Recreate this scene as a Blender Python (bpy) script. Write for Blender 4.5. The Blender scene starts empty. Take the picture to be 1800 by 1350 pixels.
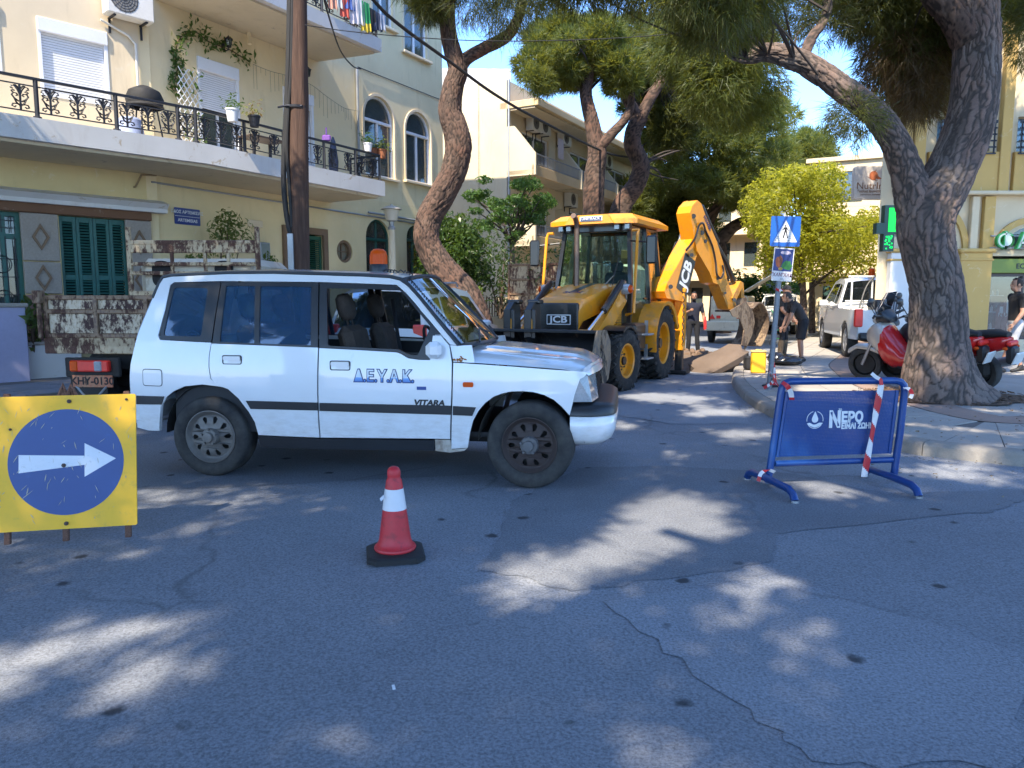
# Street junction with roadworks: settings first, then ground and buildings, vehicles, street things, trees, people
import bpy,bmesh,math,random
import numpy as np
from mathutils import Vector,Matrix,Euler,noise as mnoise
from mathutils.geometry import tessellate_polygon
PI=math.pi
R=math.radians
SC=bpy.context.scene
COL=SC.collection
random.seed(7)
CAM_H,PITCH,FPX=1.55,R(6.58),1300.0
cd=bpy.data.cameras.new('camera')
cam=bpy.data.objects.new('camera',cd)
COL.objects.link(cam)
cam.location=(0,0,CAM_H)
cam.rotation_euler=(PI/2-PITCH,0,0)
cd.sensor_width=36.0
cd.lens=26.0
cd.clip_start,cd.clip_end=0.05,600.0
SC.camera=cam
SUN_EL,SUN_AZ=R(50),R(205)
world=bpy.data.worlds.new('World')
SC.world=world
world.use_nodes=True
_nt=world.node_tree
_sky=_nt.nodes.new('ShaderNodeTexSky')
_sky.sky_type='NISHITA'
_sky.sun_disc=False
_sky.sun_elevation=SUN_EL
_sky.sun_rotation=SUN_AZ
_sky.air_density,_sky.dust_density,_sky.ozone_density=1.0,0.4,10.0
_nt.links.new(_sky.outputs[0],_nt.nodes['Background'].inputs[0])
_nt.nodes['Background'].inputs[1].default_value=0.15
sl=bpy.data.lights.new('sun','SUN')
sl.energy=2.8
sl.angle=R(0.53)
sl.color=(1.0,0.88,0.7)
sun=bpy.data.objects.new('sun',sl)
COL.objects.link(sun)
SUN_DIR=Vector((math.sin(SUN_AZ)*math.cos(SUN_EL),math.cos(SUN_AZ)*math.cos(SUN_EL),math.sin(SUN_EL)))
sun.rotation_euler=SUN_DIR.to_track_quat('Z','Y').to_euler()
sun.location=SUN_DIR*40
vs=SC.view_settings
vs.view_transform='Standard'
vs.look='None'
vs.exposure=2.05
vs.gamma=1.0
vs.use_curve_mapping=False
SC.cycles.max_bounces=8
SC.cycles.transparent_max_bounces=16
SC.cycles.sample_clamp_indirect=4.0
SC.cycles.use_denoising=True
_cp,_sp=math.cos(PITCH),math.sin(PITCH)
CAMP=Vector((0,0,CAM_H))
def ray(u,v):
	x,y=(u-900)/FPX,-(v-675)/FPX
	return Vector((x,_cp+y*_sp,-_sp+y*_cp))
def onplane(u,v,p,n):
	d=ray(u,v); n=Vector(n)
	return CAMP+d*((Vector(p)-CAMP).dot(n)/d.dot(n))
def ground(u,v,z=0.0):
	return onplane(u,v,(0,0,z),(0,0,1))
def at(u,v,y):
	return onplane(u,v,(0,y,0),(0,1,0))
class Frame:
	"""a vertical plane: s runs along it, z up, o outward to the right of its heading"""
	def __init__(self,x,y,deg):
		a=R(deg)
		self.p=Vector((x,y,0)); self.e=Vector((math.sin(a),math.cos(a),0)); self.n=Vector((math.cos(a),-math.sin(a),0))
	def sz(self,u,v,o=0.0):
		q=onplane(u,v,self.p+self.n*o,self.n)
		return ((q-self.p).dot(self.e),q.z)
	def at(self,s,z,o=0.0):
		q=self.p+self.e*s+self.n*o
		return Vector((q.x,q.y,z))
	def M(self,s=0.0,z=0.0,o=0.0):
		q=self.at(s,z,o)
		return Matrix(((self.e.x,0,self.n.x,q.x),(self.e.y,0,self.n.y,q.y),(0,1,0,q.z),(0,0,0,1)))
	def Mz(self,s=0.0,z=0.0,o=0.0):
		q=self.at(s,z,o)
		return Matrix(((self.e.x,-self.n.x,0,q.x),(self.e.y,-self.n.y,0,q.y),(0,0,1,q.z),(0,0,0,1)))
def _in(b,*names):
	for n in names:
		if n in b.inputs:return b.inputs[n]
class NT:
	def __init__(self,name):
		self.m=bpy.data.materials.new(name); self.m.use_nodes=True
		self.t=self.m.node_tree
		self.b=self.t.nodes['Principled BSDF']; self.out=self.t.nodes['Material Output']
	def n(self,typ,**kw):
		x=self.t.nodes.new('ShaderNode'+typ)
		for k,v in kw.items():setattr(x,k,v)
		return x
	def l(self,a,b):self.t.links.new(a,b)
	def coord(self,kind='Object',scale=(1,1,1),loc=(0,0,0),rot=(0,0,0)):
		c=self.n('TexCoord'); mp=self.n('Mapping')
		mp.inputs['Scale'].default_value=scale; mp.inputs['Location'].default_value=loc; mp.inputs['Rotation'].default_value=rot
		if kind=='World':
			g=self.n('NewGeometry'); self.l(g.outputs['Position'],mp.inputs[0])
		else:
			self.l(c.outputs[kind],mp.inputs[0])
		return mp.outputs[0]
	def noise(self,co,scale,detail=4,rough=0.55,dist=0.0):
		x=self.n('TexNoise'); x.inputs['Scale'].default_value=scale; x.inputs['Detail'].default_value=detail
		x.inputs['Roughness'].default_value=rough; x.inputs['Distortion'].default_value=dist
		if co is not None:self.l(co,x.inputs['Vector'])
		return x.outputs[0]
	def vor(self,co,scale,feature='F1',rnd=1.0):
		x=self.n('TexVoronoi',feature=feature); x.inputs['Scale'].default_value=scale; x.inputs['Randomness'].default_value=rnd
		if co is not None:self.l(co,x.inputs['Vector'])
		return x
	def ramp(self,f,*stops,interp='LINEAR'):
		x=self.n('ValToRGB'); x.color_ramp.interpolation=interp
		el=x.color_ramp.elements
		while len(el)<len(stops):el.new(0.5)
		for e,(p,c) in zip(el,stops):
			e.position=p; e.color=(c if len(c)==4 else (*c,1)) if not isinstance(c,(int,float)) else (c,c,c,1)
		self.l(f,x.inputs[0]); return x.outputs[0]
	def mix(self,f,a,b,mode='MIX'):
		x=self.n('Mix',data_type='RGBA',blend_type=mode)
		for s,v in ((x.inputs[0],f),(x.inputs[6],a),(x.inputs[7],b)):
			if isinstance(v,(int,float)):s.default_value=v
			elif isinstance(v,(tuple,list)):s.default_value=(*v[:3],1)
			else:self.l(v,s)
		return x.outputs[2]
	def math(self,op,a,b=0.0):
		x=self.n('Math',operation=op)
		for s,v in ((x.inputs[0],a),(x.inputs[1],b)):
			if isinstance(v,(int,float)):s.default_value=v
			else:self.l(v,s)
		return x.outputs[0]
	def bump(self,h,strength=0.3,dist=0.01,normal=None):
		x=self.n('Bump'); x.inputs['Strength'].default_value=strength; x.inputs['Distance'].default_value=dist
		self.l(h,x.inputs['Height'])
		if normal is not None:self.l(normal,x.inputs['Normal'])
		self.l(x.outputs[0],self.b.inputs['Normal']); return x.outputs[0]
	def col(self,c):
		if isinstance(c,(tuple,list)):self.b.inputs['Base Color'].default_value=(*c[:3],1)
		else:self.l(c,self.b.inputs['Base Color'])
	def rough(self,r):
		if isinstance(r,(int,float)):self.b.inputs['Roughness'].default_value=r
		else:self.l(r,self.b.inputs['Roughness'])
	def set(self,**kw):
		for k,v in kw.items():self.b.inputs[k.replace('_',' ')].default_value=v
def dull(c,k):return tuple(x*k for x in c)
def mat(name,c,rough=0.5,metal=0.0,var=0.12,scale=3.0,bump=0.0,bscale=60.0,coat=0.0,dirt=None,dirt_amt=0.5,spec=0.5):
	t=NT(name); co=t.coord()
	n1=t.noise(co,scale,5,0.6); n2=t.noise(co,scale*9,3,0.5)
	f=t.mix(0.35,n1,n2)
	c2=t.ramp(f,(0.3,dull(c,1-var)),(0.7,tuple(min(1,x*(1+var*0.7)) for x in c)))
	if dirt:
		g=t.ramp(t.noise(co,scale*2.2,8,0.7,0.3),(0.62-dirt_amt*0.25,0),(0.78,1))
		c2=t.mix(g,c2,dirt)
	t.col(c2); t.rough(rough if rough<0.45 else t.ramp(n1,(0.3,rough-0.06),(0.7,min(1,rough+0.06))))
	t.set(Metallic=metal,Coat_Weight=coat); t.b.inputs['Specular IOR Level'].default_value=spec
	if bump:t.bump(t.noise(co,bscale,4,0.6),bump,0.01)
	return t.m
def flat(name,c,rough=0.5,metal=0.0,emit=0.0,coat=0.0):
	t=NT(name); co=t.coord()
	t.col(t.mix(t.noise(co,14,4),dull(c,0.88),c)); t.rough(rough); t.set(Metallic=metal,Coat_Weight=coat)
	if emit:
		t.b.inputs['Emission Color'].default_value=(*c,1); t.b.inputs['Emission Strength'].default_value=emit
	return t.m
def glass(name,tint=(0.8,0.9,0.9),refl=1.0,rough=0.02,tintmix=0.0,body=(0.02,0.03,0.03)):
	"""thin pane: clear with a Fresnel reflection; tintmix adds an opaque body"""
	t=NT(name); t.t.nodes.remove(t.b)
	tr=t.n('BsdfTransparent'); tr.inputs[0].default_value=(*tint,1)
	gl=t.n('BsdfGlossy'); gl.inputs['Roughness'].default_value=rough; gl.inputs[0].default_value=(refl,refl,refl,1)
	fr=t.n('Fresnel'); fr.inputs[0].default_value=1.52
	fm=t.math('MULTIPLY',fr.outputs[0],1.7); fm=t.math('MINIMUM',fm,1.0)
	base=tr.outputs[0]
	if tintmix:
		df=t.n('BsdfDiffuse'); df.inputs[0].default_value=(*body,1)
		mm=t.n('MixShader'); mm.inputs[0].default_value=tintmix; t.l(tr.outputs[0],mm.inputs[1]); t.l(df.outputs[0],mm.inputs[2]); base=mm.outputs[0]
	mx=t.n('MixShader'); t.l(fm,mx.inputs[0]); t.l(base,mx.inputs[1]); t.l(gl.outputs[0],mx.inputs[2])
	t.l(mx.outputs[0],t.out.inputs[0]); return t.m
def rusty(name,paint,amount=0.5,rust=(0.11,0.045,0.025),scale=3.0,streak=(1,1,0.5)):
	t=NT(name); co=t.coord(scale=streak)
	n=t.mix(0.4,t.noise(co,scale,9,0.72,0.4),t.noise(co,scale*5,6,0.7,0.2))
	k=0.5+(0.5-amount)*0.35
	f=t.ramp(n,(k-0.02,0),(k+0.035,1))
	rc=t.ramp(t.noise(co,scale*14,5,0.7),(0.3,dull(rust,0.6)),(0.7,dull(rust,1.5)))
	pc=t.ramp(t.noise(co,scale*2,5),(0.3,dull(paint,0.82)),(0.7,paint))
	halo=t.ramp(n,(k-0.09,0),(k,0.55))
	pc=t.mix(halo,pc,(0.42,0.28,0.15))
	t.col(t.mix(f,pc,rc)); t.rough(t.ramp(f,(0,0.5),(1,0.9)))
	t.bump(t.mix(0.5,f,t.noise(co,scale*20,4)),0.35,0.004); return t.m
def leafmat(name,a,b,trans=(0.5,0.6,0.1),tw=0.35,scale=0.9,rough=0.5):
	"""two-sided leaves: light and dark clumps by noise, plus light passing through"""
	t=NT(name); co=t.coord('World')
	n=t.mix(0.45,t.noise(co,scale,3,0.6),t.noise(co,scale*12,2,0.5))
	c=t.ramp(n,(0.32,a),(0.68,b)); t.col(c); t.rough(rough); t.set(IOR=1.4)
	tl=t.n('BsdfTranslucent'); tc=t.mix(0.75,c,trans); t.l(tc,tl.inputs[0])
	mx=t.n('MixShader'); mx.inputs[0].default_value=tw
	t.l(t.b.outputs[0],mx.inputs[1]); t.l(tl.outputs[0],mx.inputs[2]); t.l(mx.outputs[0],t.out.inputs[0]); return t.m
def rot_to(d):
	return Vector(d).to_track_quat('Z','Y').to_matrix().to_4x4()
def T(x,y,z):return Matrix.Translation((x,y,z))
def RX(a):return Matrix.Rotation(a,4,'X')
def RY(a):return Matrix.Rotation(a,4,'Y')
def RZ(a):return Matrix.Rotation(a,4,'Z')
class MB:
	def __init__(self,M=None):
		self.v,self.f,self.m=[],[],[]; self.M=M
	def add(self,vs,fs,m=0,M=None):
		k=len(self.v)
		if M is not None:vs=[M@Vector(p) for p in vs]
		if self.M is not None:vs=[self.M@Vector(p) for p in vs]
		self.v.extend(tuple(p) for p in vs); self.f.extend(tuple(i+k for i in f) for f in fs); self.m.extend([m]*len(fs)); return self
	def box(self,c,s,M=None,b=0.0,m=0):
		"""box centred at c, full sizes s, chamfer b"""
		x,y,z=s[0]/2,s[1]/2,s[2]/2
		L=Matrix.Translation(c) if M is None else M@Matrix.Translation(c)
		b=min(b,x*.9,y*.9,z*.9)
		if b<=0:
			vs=[(sx*x,sy*y,sz*z) for sz in (-1,1) for sy in (-1,1) for sx in (-1,1)]
			fs=[(0,2,3,1),(4,5,7,6),(0,1,5,4),(2,6,7,3),(0,4,6,2),(1,3,7,5)]
			return self.add(vs,fs,m,L)
		vs,ix=[],{}
		for sx in (-1,1):
			for sy in (-1,1):
				for sz in (-1,1):
					for ax in range(3):
						p=[sx*(x-b),sy*(y-b),sz*(z-b)]
						p[ax]=(sx*x,sy*y,sz*z)[ax]
						ix[(sx,sy,sz,ax)]=len(vs); vs.append(tuple(p))
		fs=[]
		for ax in range(3):
			o=[a for a in range(3) if a!=ax]
			for s1 in (-1,1):
				q=[]
				for (p1,p2) in ((-1,-1),(1,-1),(1,1),(-1,1)):
					k=[0,0,0]; k[ax]=s1; k[o[0]]=p1; k[o[1]]=p2; q.append(ix[(*k,ax)])
				fs.append(tuple(q) if (s1>0)==(ax!=1) else tuple(reversed(q)))
		for ax in range(3):
			o=[a for a in range(3) if a!=ax]
			for p1 in (-1,1):
				for p2 in (-1,1):
					def K(sa,which):
						k=[0,0,0]; k[ax]=sa; k[o[0]]=p1; k[o[1]]=p2; return ix[(*k,o[which])]
					q=(K(-1,0),K(1,0),K(1,1),K(-1,1))
					fs.append(q if (p1*p2>0)==(ax!=1) else tuple(reversed(q)))
		for sx in (-1,1):
			for sy in (-1,1):
				for sz in (-1,1):
					q=tuple(ix[(sx,sy,sz,a)] for a in range(3)); fs.append(q if sx*sy*sz>0 else tuple(reversed(q)))
		return self.add(vs,fs,m,L)
	def tube(self,pts,r,n=8,cap=True,m=0,M=None,flat_y=1.0):
		pts=[Vector(p) for p in pts]; N=len(pts)
		rs=list(r) if isinstance(r,(list,tuple,np.ndarray)) else [r]*N
		vs,fs=[],[]
		prev=None
		for i,p in enumerate(pts):
			d=(pts[min(i+1,N-1)]-pts[max(i-1,0)])
			if d.length<1e-9:d=Vector((0,0,1))
			d.normalize()
			if prev is None:
				u=d.orthogonal().normalized()
				if abs(d.z)<0.95:u=d.cross(Vector((0,0,1))).normalized()
			else:
				u=(prev-d*prev.dot(d)); u=u.normalized() if u.length>1e-6 else d.orthogonal().normalized()
			prev=u; w=d.cross(u)
			for k in range(n):
				a=2*PI*k/n
				vs.append(p+(u*math.cos(a)+w*math.sin(a)*flat_y)*rs[i])
		for i in range(N-1):
			for k in range(n):
				a,b2=i*n+k,i*n+(k+1)%n
				fs.append((a,b2,b2+n,a+n))
		if cap:
			fs.append(tuple(reversed(range(n)))); fs.append(tuple(range((N-1)*n,N*n)))
		return self.add(vs,fs,m,M)
	def cyl(self,a,b,r,r2=None,n=12,m=0,M=None,cap=True):
		return self.tube([a,b],[r,r if r2 is None else r2],n,cap,m,M)
	def lathe(self,prof,n=24,M=None,m=0,a0=0.0,a1=2*PI,close=False):
		"""prof [(r,z)] about local Z"""
		vs,fs=[],[]; full=abs(a1-a0-2*PI)<1e-6; k=n if full else n+1; L=len(prof)
		for i in range(k):
			a=a0+(a1-a0)*i/n; c,s=math.cos(a),math.sin(a)
			vs.extend((r*c,r*s,z) for r,z in prof)
		for i in range(n):
			j=(i+1)%k
			for q in range(L-1 if not close else L):
				q2=(q+1)%L
				fs.append((i*L+q,j*L+q,j*L+q2,i*L+q2))
		return self.add(vs,fs,m,M)
	def prism(self,poly,depth,holes=(),M=None,m=0,side_m=None,z0=0.0):
		"""polygon (CCW) in local XY extruded along local +Z by depth"""
		loops=[list(poly)]+[list(h) for h in holes]
		def area(q):return sum(q[i][0]*q[(i+1)%len(q)][1]-q[(i+1)%len(q)][0]*q[i][1] for i in range(len(q)))
		if area(loops[0])<0:loops[0].reverse()
		for h in loops[1:]:
			if area(h)>0:h.reverse()
		allp=[p for q in loops for p in q]; n=len(allp)
		tri=tessellate_polygon([[Vector((p[0],p[1],0)) for p in q] for q in loops])
		top,bot=[],[]
		for t in tri:
			a,b,c=(allp[i] for i in t)
			cr=(b[0]-a[0])*(c[1]-a[1])-(b[1]-a[1])*(c[0]-a[0])
			if abs(cr)<1e-12:continue
			t=tuple(t) if cr>0 else (t[0],t[2],t[1])
			top.append(tuple(i+n for i in t)); bot.append(tuple(reversed(t)))
		vs=[(p[0],p[1],z0) for p in allp]+[(p[0],p[1],z0+depth) for p in allp]
		sides,k=[],0
		for q in loops:
			L=len(q)
			for i in range(L):
				a,b=k+i,k+(i+1)%L
				sides.append((a,b,b+n,a+n))
			k+=L
		self.add(vs,top+bot+sides,m,M)
		if side_m is not None:
			for i in range(len(self.m)-len(sides),len(self.m)):self.m[i]=side_m
		return self
	def ball(self,c,r,n=12,k=8,M=None,m=0):
		rx,ry,rz=(r,r,r) if isinstance(r,(int,float)) else r
		vs=[(0,0,-rz)]; fs=[]
		for i in range(1,k):
			t=-PI/2+PI*i/k
			for j in range(n):
				a=2*PI*j/n; vs.append((rx*math.cos(t)*math.cos(a),ry*math.cos(t)*math.sin(a),rz*math.sin(t)))
		vs.append((0,0,rz)); e=len(vs)-1
		for j in range(n):
			fs.append((0,1+(j+1)%n,1+j)); fs.append((e,e-n+j,e-n+(j+1)%n))
		for i in range(k-2):
			for j in range(n):
				a=1+i*n+j; b=1+i*n+(j+1)%n; fs.append((a,b,b+n,a+n))
		return self.add(vs,fs,m,(M if M is not None else Matrix())@Matrix.Translation(c))
	def grid(self,fn,us,vs_,m=0,M=None,flip=False):
		V,F=[],[]; nu,nv=len(us),len(vs_)
		for u in us:
			for v in vs_:V.append(fn(u,v))
		for i in range(nu-1):
			for j in range(nv-1):
				a=i*nv+j; q=(a,a+nv,a+nv+1,a+1); F.append(tuple(reversed(q)) if flip else q)
		return self.add(V,F,m,M)
	def build(self,name,mats,parent=None,smooth=35,world=False,kind=None):
		if not isinstance(mats,(list,tuple)):mats=[mats]
		me=bpy.data.meshes.new(name)
		vs=self.v
		if world and parent is not None:
			inv=parent_matrix(parent).inverted(); vs=[tuple(inv@Vector(p)) for p in vs]
		me.from_pydata(vs,[],self.f)
		for q in mats:me.materials.append(q)
		if len(mats)>1:me.polygons.foreach_set('material_index',self.m)
		if smooth:
			me.polygons.foreach_set('use_smooth',[True]*len(me.polygons))
			if smooth<180:me.set_sharp_from_angle(angle=R(smooth))
		me.update()
		o=bpy.data.objects.new(name,me); COL.objects.link(o)
		if parent is not None:o.parent=parent
		if kind:o['kind']=kind
		return o
def parent_matrix(o):
	M=o.matrix_basis.copy()
	while o.parent is not None:
		o=o.parent; M=o.matrix_basis@M
	return M
def tag(o,label,cat,group=None):
	o['label']=label; o['category']=cat
	if group:o['group']=group
	return o
def thing(name,label,cat,loc=(0,0,0),rz=0.0,group=None):
	o=bpy.data.objects.new(name,None); COL.objects.link(o); o.empty_display_size=0.2
	o.location=loc; o.rotation_euler=(0,0,rz); return tag(o,label,cat,group)
KIDS={}
def kids(o):return [c for c in COL.objects if c.parent is o]
def copy_tree(o,label=None,loc=None,rz=None,group=None):
	def rec(src,par):
		c=src.copy(); COL.objects.link(c)
		if par is not None:c.parent=par
		for k in [x for x in list(src.children)]:rec(k,c)
		return c
	bpy.context.view_layer.update()
	r=rec(o,None)
	if label:r['label']=label
	if loc is not None:r.location=loc
	if rz is not None:r.rotation_euler=(0,0,rz)
	if group:r['group']=group
	return r
def inst(o,name=None,loc=None,rot=None,parent=None,mesh_mat=None):
	"""another part sharing o's mesh"""
	c=o.copy(); COL.objects.link(c)
	if name:c.name=name
	if parent is not None:c.parent=parent
	if loc is not None:c.location=loc
	if rot is not None:c.rotation_euler=rot
	return c
def txt(s,size,depth=0.002,space=1.0,bold=0.0,align='CENTER',sx=1.0):
	"""text as mesh data in local XY, centred"""
	cu=bpy.data.curves.new('lettering','FONT'); cu.body=s; cu.size=size; cu.extrude=depth; cu.offset=bold
	cu.align_x=align; cu.align_y='CENTER'; cu.space_character=space; cu.resolution_u=3
	o=bpy.data.objects.new('lettering',cu); COL.objects.link(o)
	bpy.context.view_layer.update()
	me=bpy.data.meshes.new_from_object(o.evaluated_get(bpy.context.evaluated_depsgraph_get()))
	bpy.data.objects.remove(o); bpy.data.curves.remove(cu)
	vs=[(v.co.x*sx,v.co.y,v.co.z) for v in me.vertices]; fs=[tuple(p.vertices) for p in me.polygons]
	bpy.data.meshes.remove(me); return vs,fs
def lettering(s,size,M,m,parent,depth=0.002,bold=0.0,align='CENTER',sx=1.0,space=1.0,name='lettering',world=False):
	b=MB(); vs,fs=txt(s,size,depth,space,bold,align,sx); b.add(vs,fs,0,M)
	return b.build(name,m,parent,smooth=0,world=world)
def rrect(w,h,r,n=4,cx=0.0,cy=0.0):
	pts=[]
	for (sx,sy,a0) in ((1,1,0),(-1,1,PI/2),(-1,-1,PI),(1,-1,1.5*PI)):
		for i in range(n+1):
			a=a0+PI/2*i/n; pts.append((cx+sx*(w/2-r)+r*math.cos(a),cy+sy*(h/2-r)+r*math.sin(a)))
	return pts
def circle(r,n=24,cx=0.0,cy=0.0,ry=None):
	return [(cx+r*math.cos(2*PI*i/n),cy+(ry or r)*math.sin(2*PI*i/n)) for i in range(n)]
def arch(x0,x1,z0,z1,n=12,ry=None):
	"""upright opening with a round head, CCW"""
	r=(x1-x0)/2; h=ry or r
	return [(x0,z0),(x1,z0)]+[(x0+r+r*math.cos(PI*i/n),z1-h+h*math.sin(PI*i/n)) for i in range(n+1)]
def rect(x0,x1,z0,z1):return [(x0,z0),(x1,z0),(x1,z1),(x0,z1)]
def spline(pts,k=6):
	"""Catmull-Rom through the points"""
	P=[Vector(p) for p in pts]; out=[]
	for i in range(len(P)-1):
		a,b,c,d=P[max(i-1,0)],P[i],P[i+1],P[min(i+2,len(P)-1)]
		for j in range(k):
			t=j/k
			out.append(0.5*((2*b)+(c-a)*t+(2*a-5*b+4*c-d)*t*t+(3*b-a-3*c+d)*t**3))
	out.append(P[-1]); return out
def lerp(a,b,t):return a+(b-a)*t
def m_asphalt(nm='asphalt',kk=1.0):
	t=NT(nm); co=t.coord('World')
	big=t.noise(co,0.35,6,0.62,0.3); mid=t.noise(co,2.3,6,0.65); fine=t.noise(co,70,5,0.75); grit=t.vor(co,120)
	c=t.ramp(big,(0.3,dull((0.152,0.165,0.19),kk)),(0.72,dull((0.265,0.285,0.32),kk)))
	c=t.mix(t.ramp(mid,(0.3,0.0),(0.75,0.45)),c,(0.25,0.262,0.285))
	c=t.mix(0.75,c,t.ramp(fine,(0.36,(0.4,0.4,0.4)),(0.5,(0.93,0.93,0.93)),(0.66,(1.4,1.4,1.4))),'MULTIPLY')
	c=t.mix(t.ramp(grit.outputs[0],(0.0,0.5),(0.3,0.0)),c,(0.5,0.49,0.47))
	wob=t.n('VectorMath',operation='ADD'); t.l(co,wob.inputs[0]); nz=t.n('TexNoise'); nz.inputs['Scale'].default_value=9; t.l(co,nz.inputs['Vector'])
	sc=t.n('VectorMath',operation='SCALE'); sc.inputs['Scale'].default_value=0.07; t.l(nz.outputs['Color'],sc.inputs[0]); t.l(sc.outputs[0],wob.inputs[1])
	sp=t.vor(wob.outputs[0],2.9); keep=t.ramp(t.math('FRACT',t.math('MULTIPLY',sp.outputs['Color'],1.0)),(0.38,0),(0.4,1))
	d=t.ramp(sp.outputs['Distance'],(0.075,1),(0.14,0))
	c=t.mix(t.math('MULTIPLY',t.math('MULTIPLY',d,keep),0.85),c,(0.016,0.016,0.018))
	wz=t.n('VectorMath',operation='SCALE'); wz.inputs['Scale'].default_value=0.5; n3=t.n('TexNoise'); n3.inputs['Scale'].default_value=1.6; n3.inputs['Detail'].default_value=5; t.l(co,n3.inputs['Vector']); t.l(n3.outputs['Color'],wz.inputs[0])
	w2=t.n('VectorMath',operation='ADD'); t.l(co,w2.inputs[0]); t.l(wz.outputs[0],w2.inputs[1])
	cr=t.vor(w2.outputs[0],0.42,'DISTANCE_TO_EDGE'); ck=t.ramp(cr.outputs['Distance'],(0.0,1),(0.012,0))
	ck=t.math('MULTIPLY',ck,t.ramp(t.noise(co,0.6,2),(0.48,0),(0.6,1)))
	c=t.mix(t.math('MULTIPLY',ck,0.5),c,(0.06,0.06,0.064))
	t.col(c); t.rough(t.ramp(mid,(0.3,0.78),(0.7,0.92)))
	h=t.mix(0.5,fine,t.ramp(grit.outputs[0],(0,1),(0.5,0))); h=t.mix(t.math('MULTIPLY',ck,0.8),h,(0,0,0))
	t.bump(h,0.4,0.005); return t.m
def m_plaster(name,c,stain=(0.33,0.24,0.13),amt=0.35,patch=None):
	t=NT(name); co=t.coord('World')
	a=t.noise(co,0.7,6,0.6,0.4); b=t.noise(t.coord('World',(2.2,2.2,0.35)),1.3,7,0.68,0.3); f=t.noise(co,90,3)
	x=t.ramp(a,(0.3,dull(c,0.9)),(0.7,dull(c,1.06)))
	x=t.mix(t.math('MULTIPLY',t.ramp(b,(0.55,0),(0.78,1)),amt),x,stain)
	sp=t.ramp(t.noise(co,3.2,9,0.75,0.8),(0.6,0),(0.63,1))
	x=t.mix(t.math('MULTIPLY',sp,0.8 if patch else 0.2),x,patch or (0.75,0.7,0.6))
	t.col(x); t.rough(0.88); t.bump(t.mix(0.3,f,a),0.22,0.01); return t.m
def m_concrete(name,c,amt=0.5):
	t=NT(name); co=t.coord('World'); a=t.noise(co,1.1,8,0.68,0.3); f=t.noise(co,70,4,0.65)
	x=t.ramp(a,(0.28,dull(c,1-amt*0.5)),(0.72,dull(c,1.1))); x=t.mix(0.4,x,t.ramp(f,(0.3,0.55),(0.7,1.0)),'MULTIPLY')
	st=t.ramp(t.noise(co,4.5,6,0.7),(0.64,0),(0.75,0.5)); x=t.mix(st,x,dull(c,0.42))
	t.col(x); t.rough(0.88); t.bump(f,0.4,0.006); return t.m
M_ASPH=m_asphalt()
M_TILE=m_concrete('paving_stone_face',(0.40,0.37,0.33),0.45)
M_KERB=m_concrete('kerb_concrete',(0.33,0.30,0.26),0.6)
M_BED=m_concrete('mortar_bed',(0.16,0.15,0.14),0.5)
M_LOT=m_concrete('pale_concrete',(0.37,0.35,0.32),0.5)
M_PINK=m_concrete('pinkish_pavers',(0.34,0.24,0.19),0.4)
M_BLUTILE=m_concrete('grey_slate_tiles',(0.27,0.27,0.3),0.5)
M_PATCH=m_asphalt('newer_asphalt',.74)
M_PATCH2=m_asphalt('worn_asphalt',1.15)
M_CREAM=m_plaster('cream_plaster',(0.76,0.62,0.37),amt=0.45)
M_CREAM2=m_plaster('pale_plaster',(0.7,0.58,0.4),amt=0.42)
M_YEL=m_plaster('yellow_plaster',(0.66,0.52,0.26),amt=0.25)
M_WHITEP=m_plaster('peeling_white_paint',(0.62,0.6,0.57),stain=(0.3,0.2,0.12),amt=0.25,patch=(0.42,0.33,0.22))
M_SOFFIT=m_plaster('soffit_plaster',(0.62,0.52,0.36),amt=0.3,patch=(0.4,0.33,0.25))
M_FLANK=m_plaster('flank_plaster',(0.56,0.49,0.35),amt=0.3)
M_OCHRE=m_plaster('ochre_plaster',(0.52,0.34,0.11),amt=0.2)
M_CREAMR=m_plaster('ivory_plaster',(0.6,0.5,0.33),amt=0.15)
M_IRON=mat('black_iron',(0.018,0.02,0.028),0.45,0.2,bump=0.1)
M_WPVC=mat('white_pvc',(0.72,0.73,0.75),0.4,var=0.05)
M_WMETAL=mat('white_painted_metal',(0.7,0.7,0.68),0.45,var=0.08)
M_TEAL=mat('teal_painted_wood',(0.025,0.12,0.105),0.5,var=0.25,bump=0.1,dirt=(0.06,0.14,0.12),dirt_amt=0.4)
M_GREENF=mat('dark_green_frame',(0.012,0.07,0.055),0.4)
M_BROWN=m_plaster('brown_stucco',(0.17,0.085,0.045),stain=(0.1,0.06,0.04),amt=0.3)
M_STONE=mat('grey_washed_stone',(0.33,0.29,0.25),0.9,var=0.2,scale=30,bump=0.6,bscale=160)
M_RELIEF=mat('moulding_brown',(0.2,0.13,0.08),0.85,var=0.2)
M_BLACKGLASS=glass('window_glass',tint=(0.35,0.42,0.45),tintmix=0.5,body=(0.11,0.14,0.145))  # pale opaque body stands for reflected light and for curtains behind the panes
M_CURTAIN=mat('curtain_cloth',(0.38,0.29,0.2),0.9,var=0.2)
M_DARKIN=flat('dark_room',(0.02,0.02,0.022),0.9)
M_BLACK=mat('black_rubber',(0.015,0.015,0.016),0.7,bump=0.1)
M_STEEL=mat('galvanised_steel',(0.36,0.38,0.4),0.45,0.6,var=0.15)
M_AC=mat('ac_casing',(0.66,0.64,0.58),0.5,var=0.08,dirt=(0.35,0.3,0.22),dirt_amt=0.2)
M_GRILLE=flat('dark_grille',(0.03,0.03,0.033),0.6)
M_TERRA=mat('terracotta',(0.3,0.11,0.05),0.8,var=0.2)
M_LEAFG=leafmat('green_leaves',(0.02,0.055,0.012),(0.075,0.13,0.03),(0.2,0.35,0.03))
M_SOIL=m_concrete('soil_and_needles',(0.12,0.075,0.045),0.8)
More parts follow.
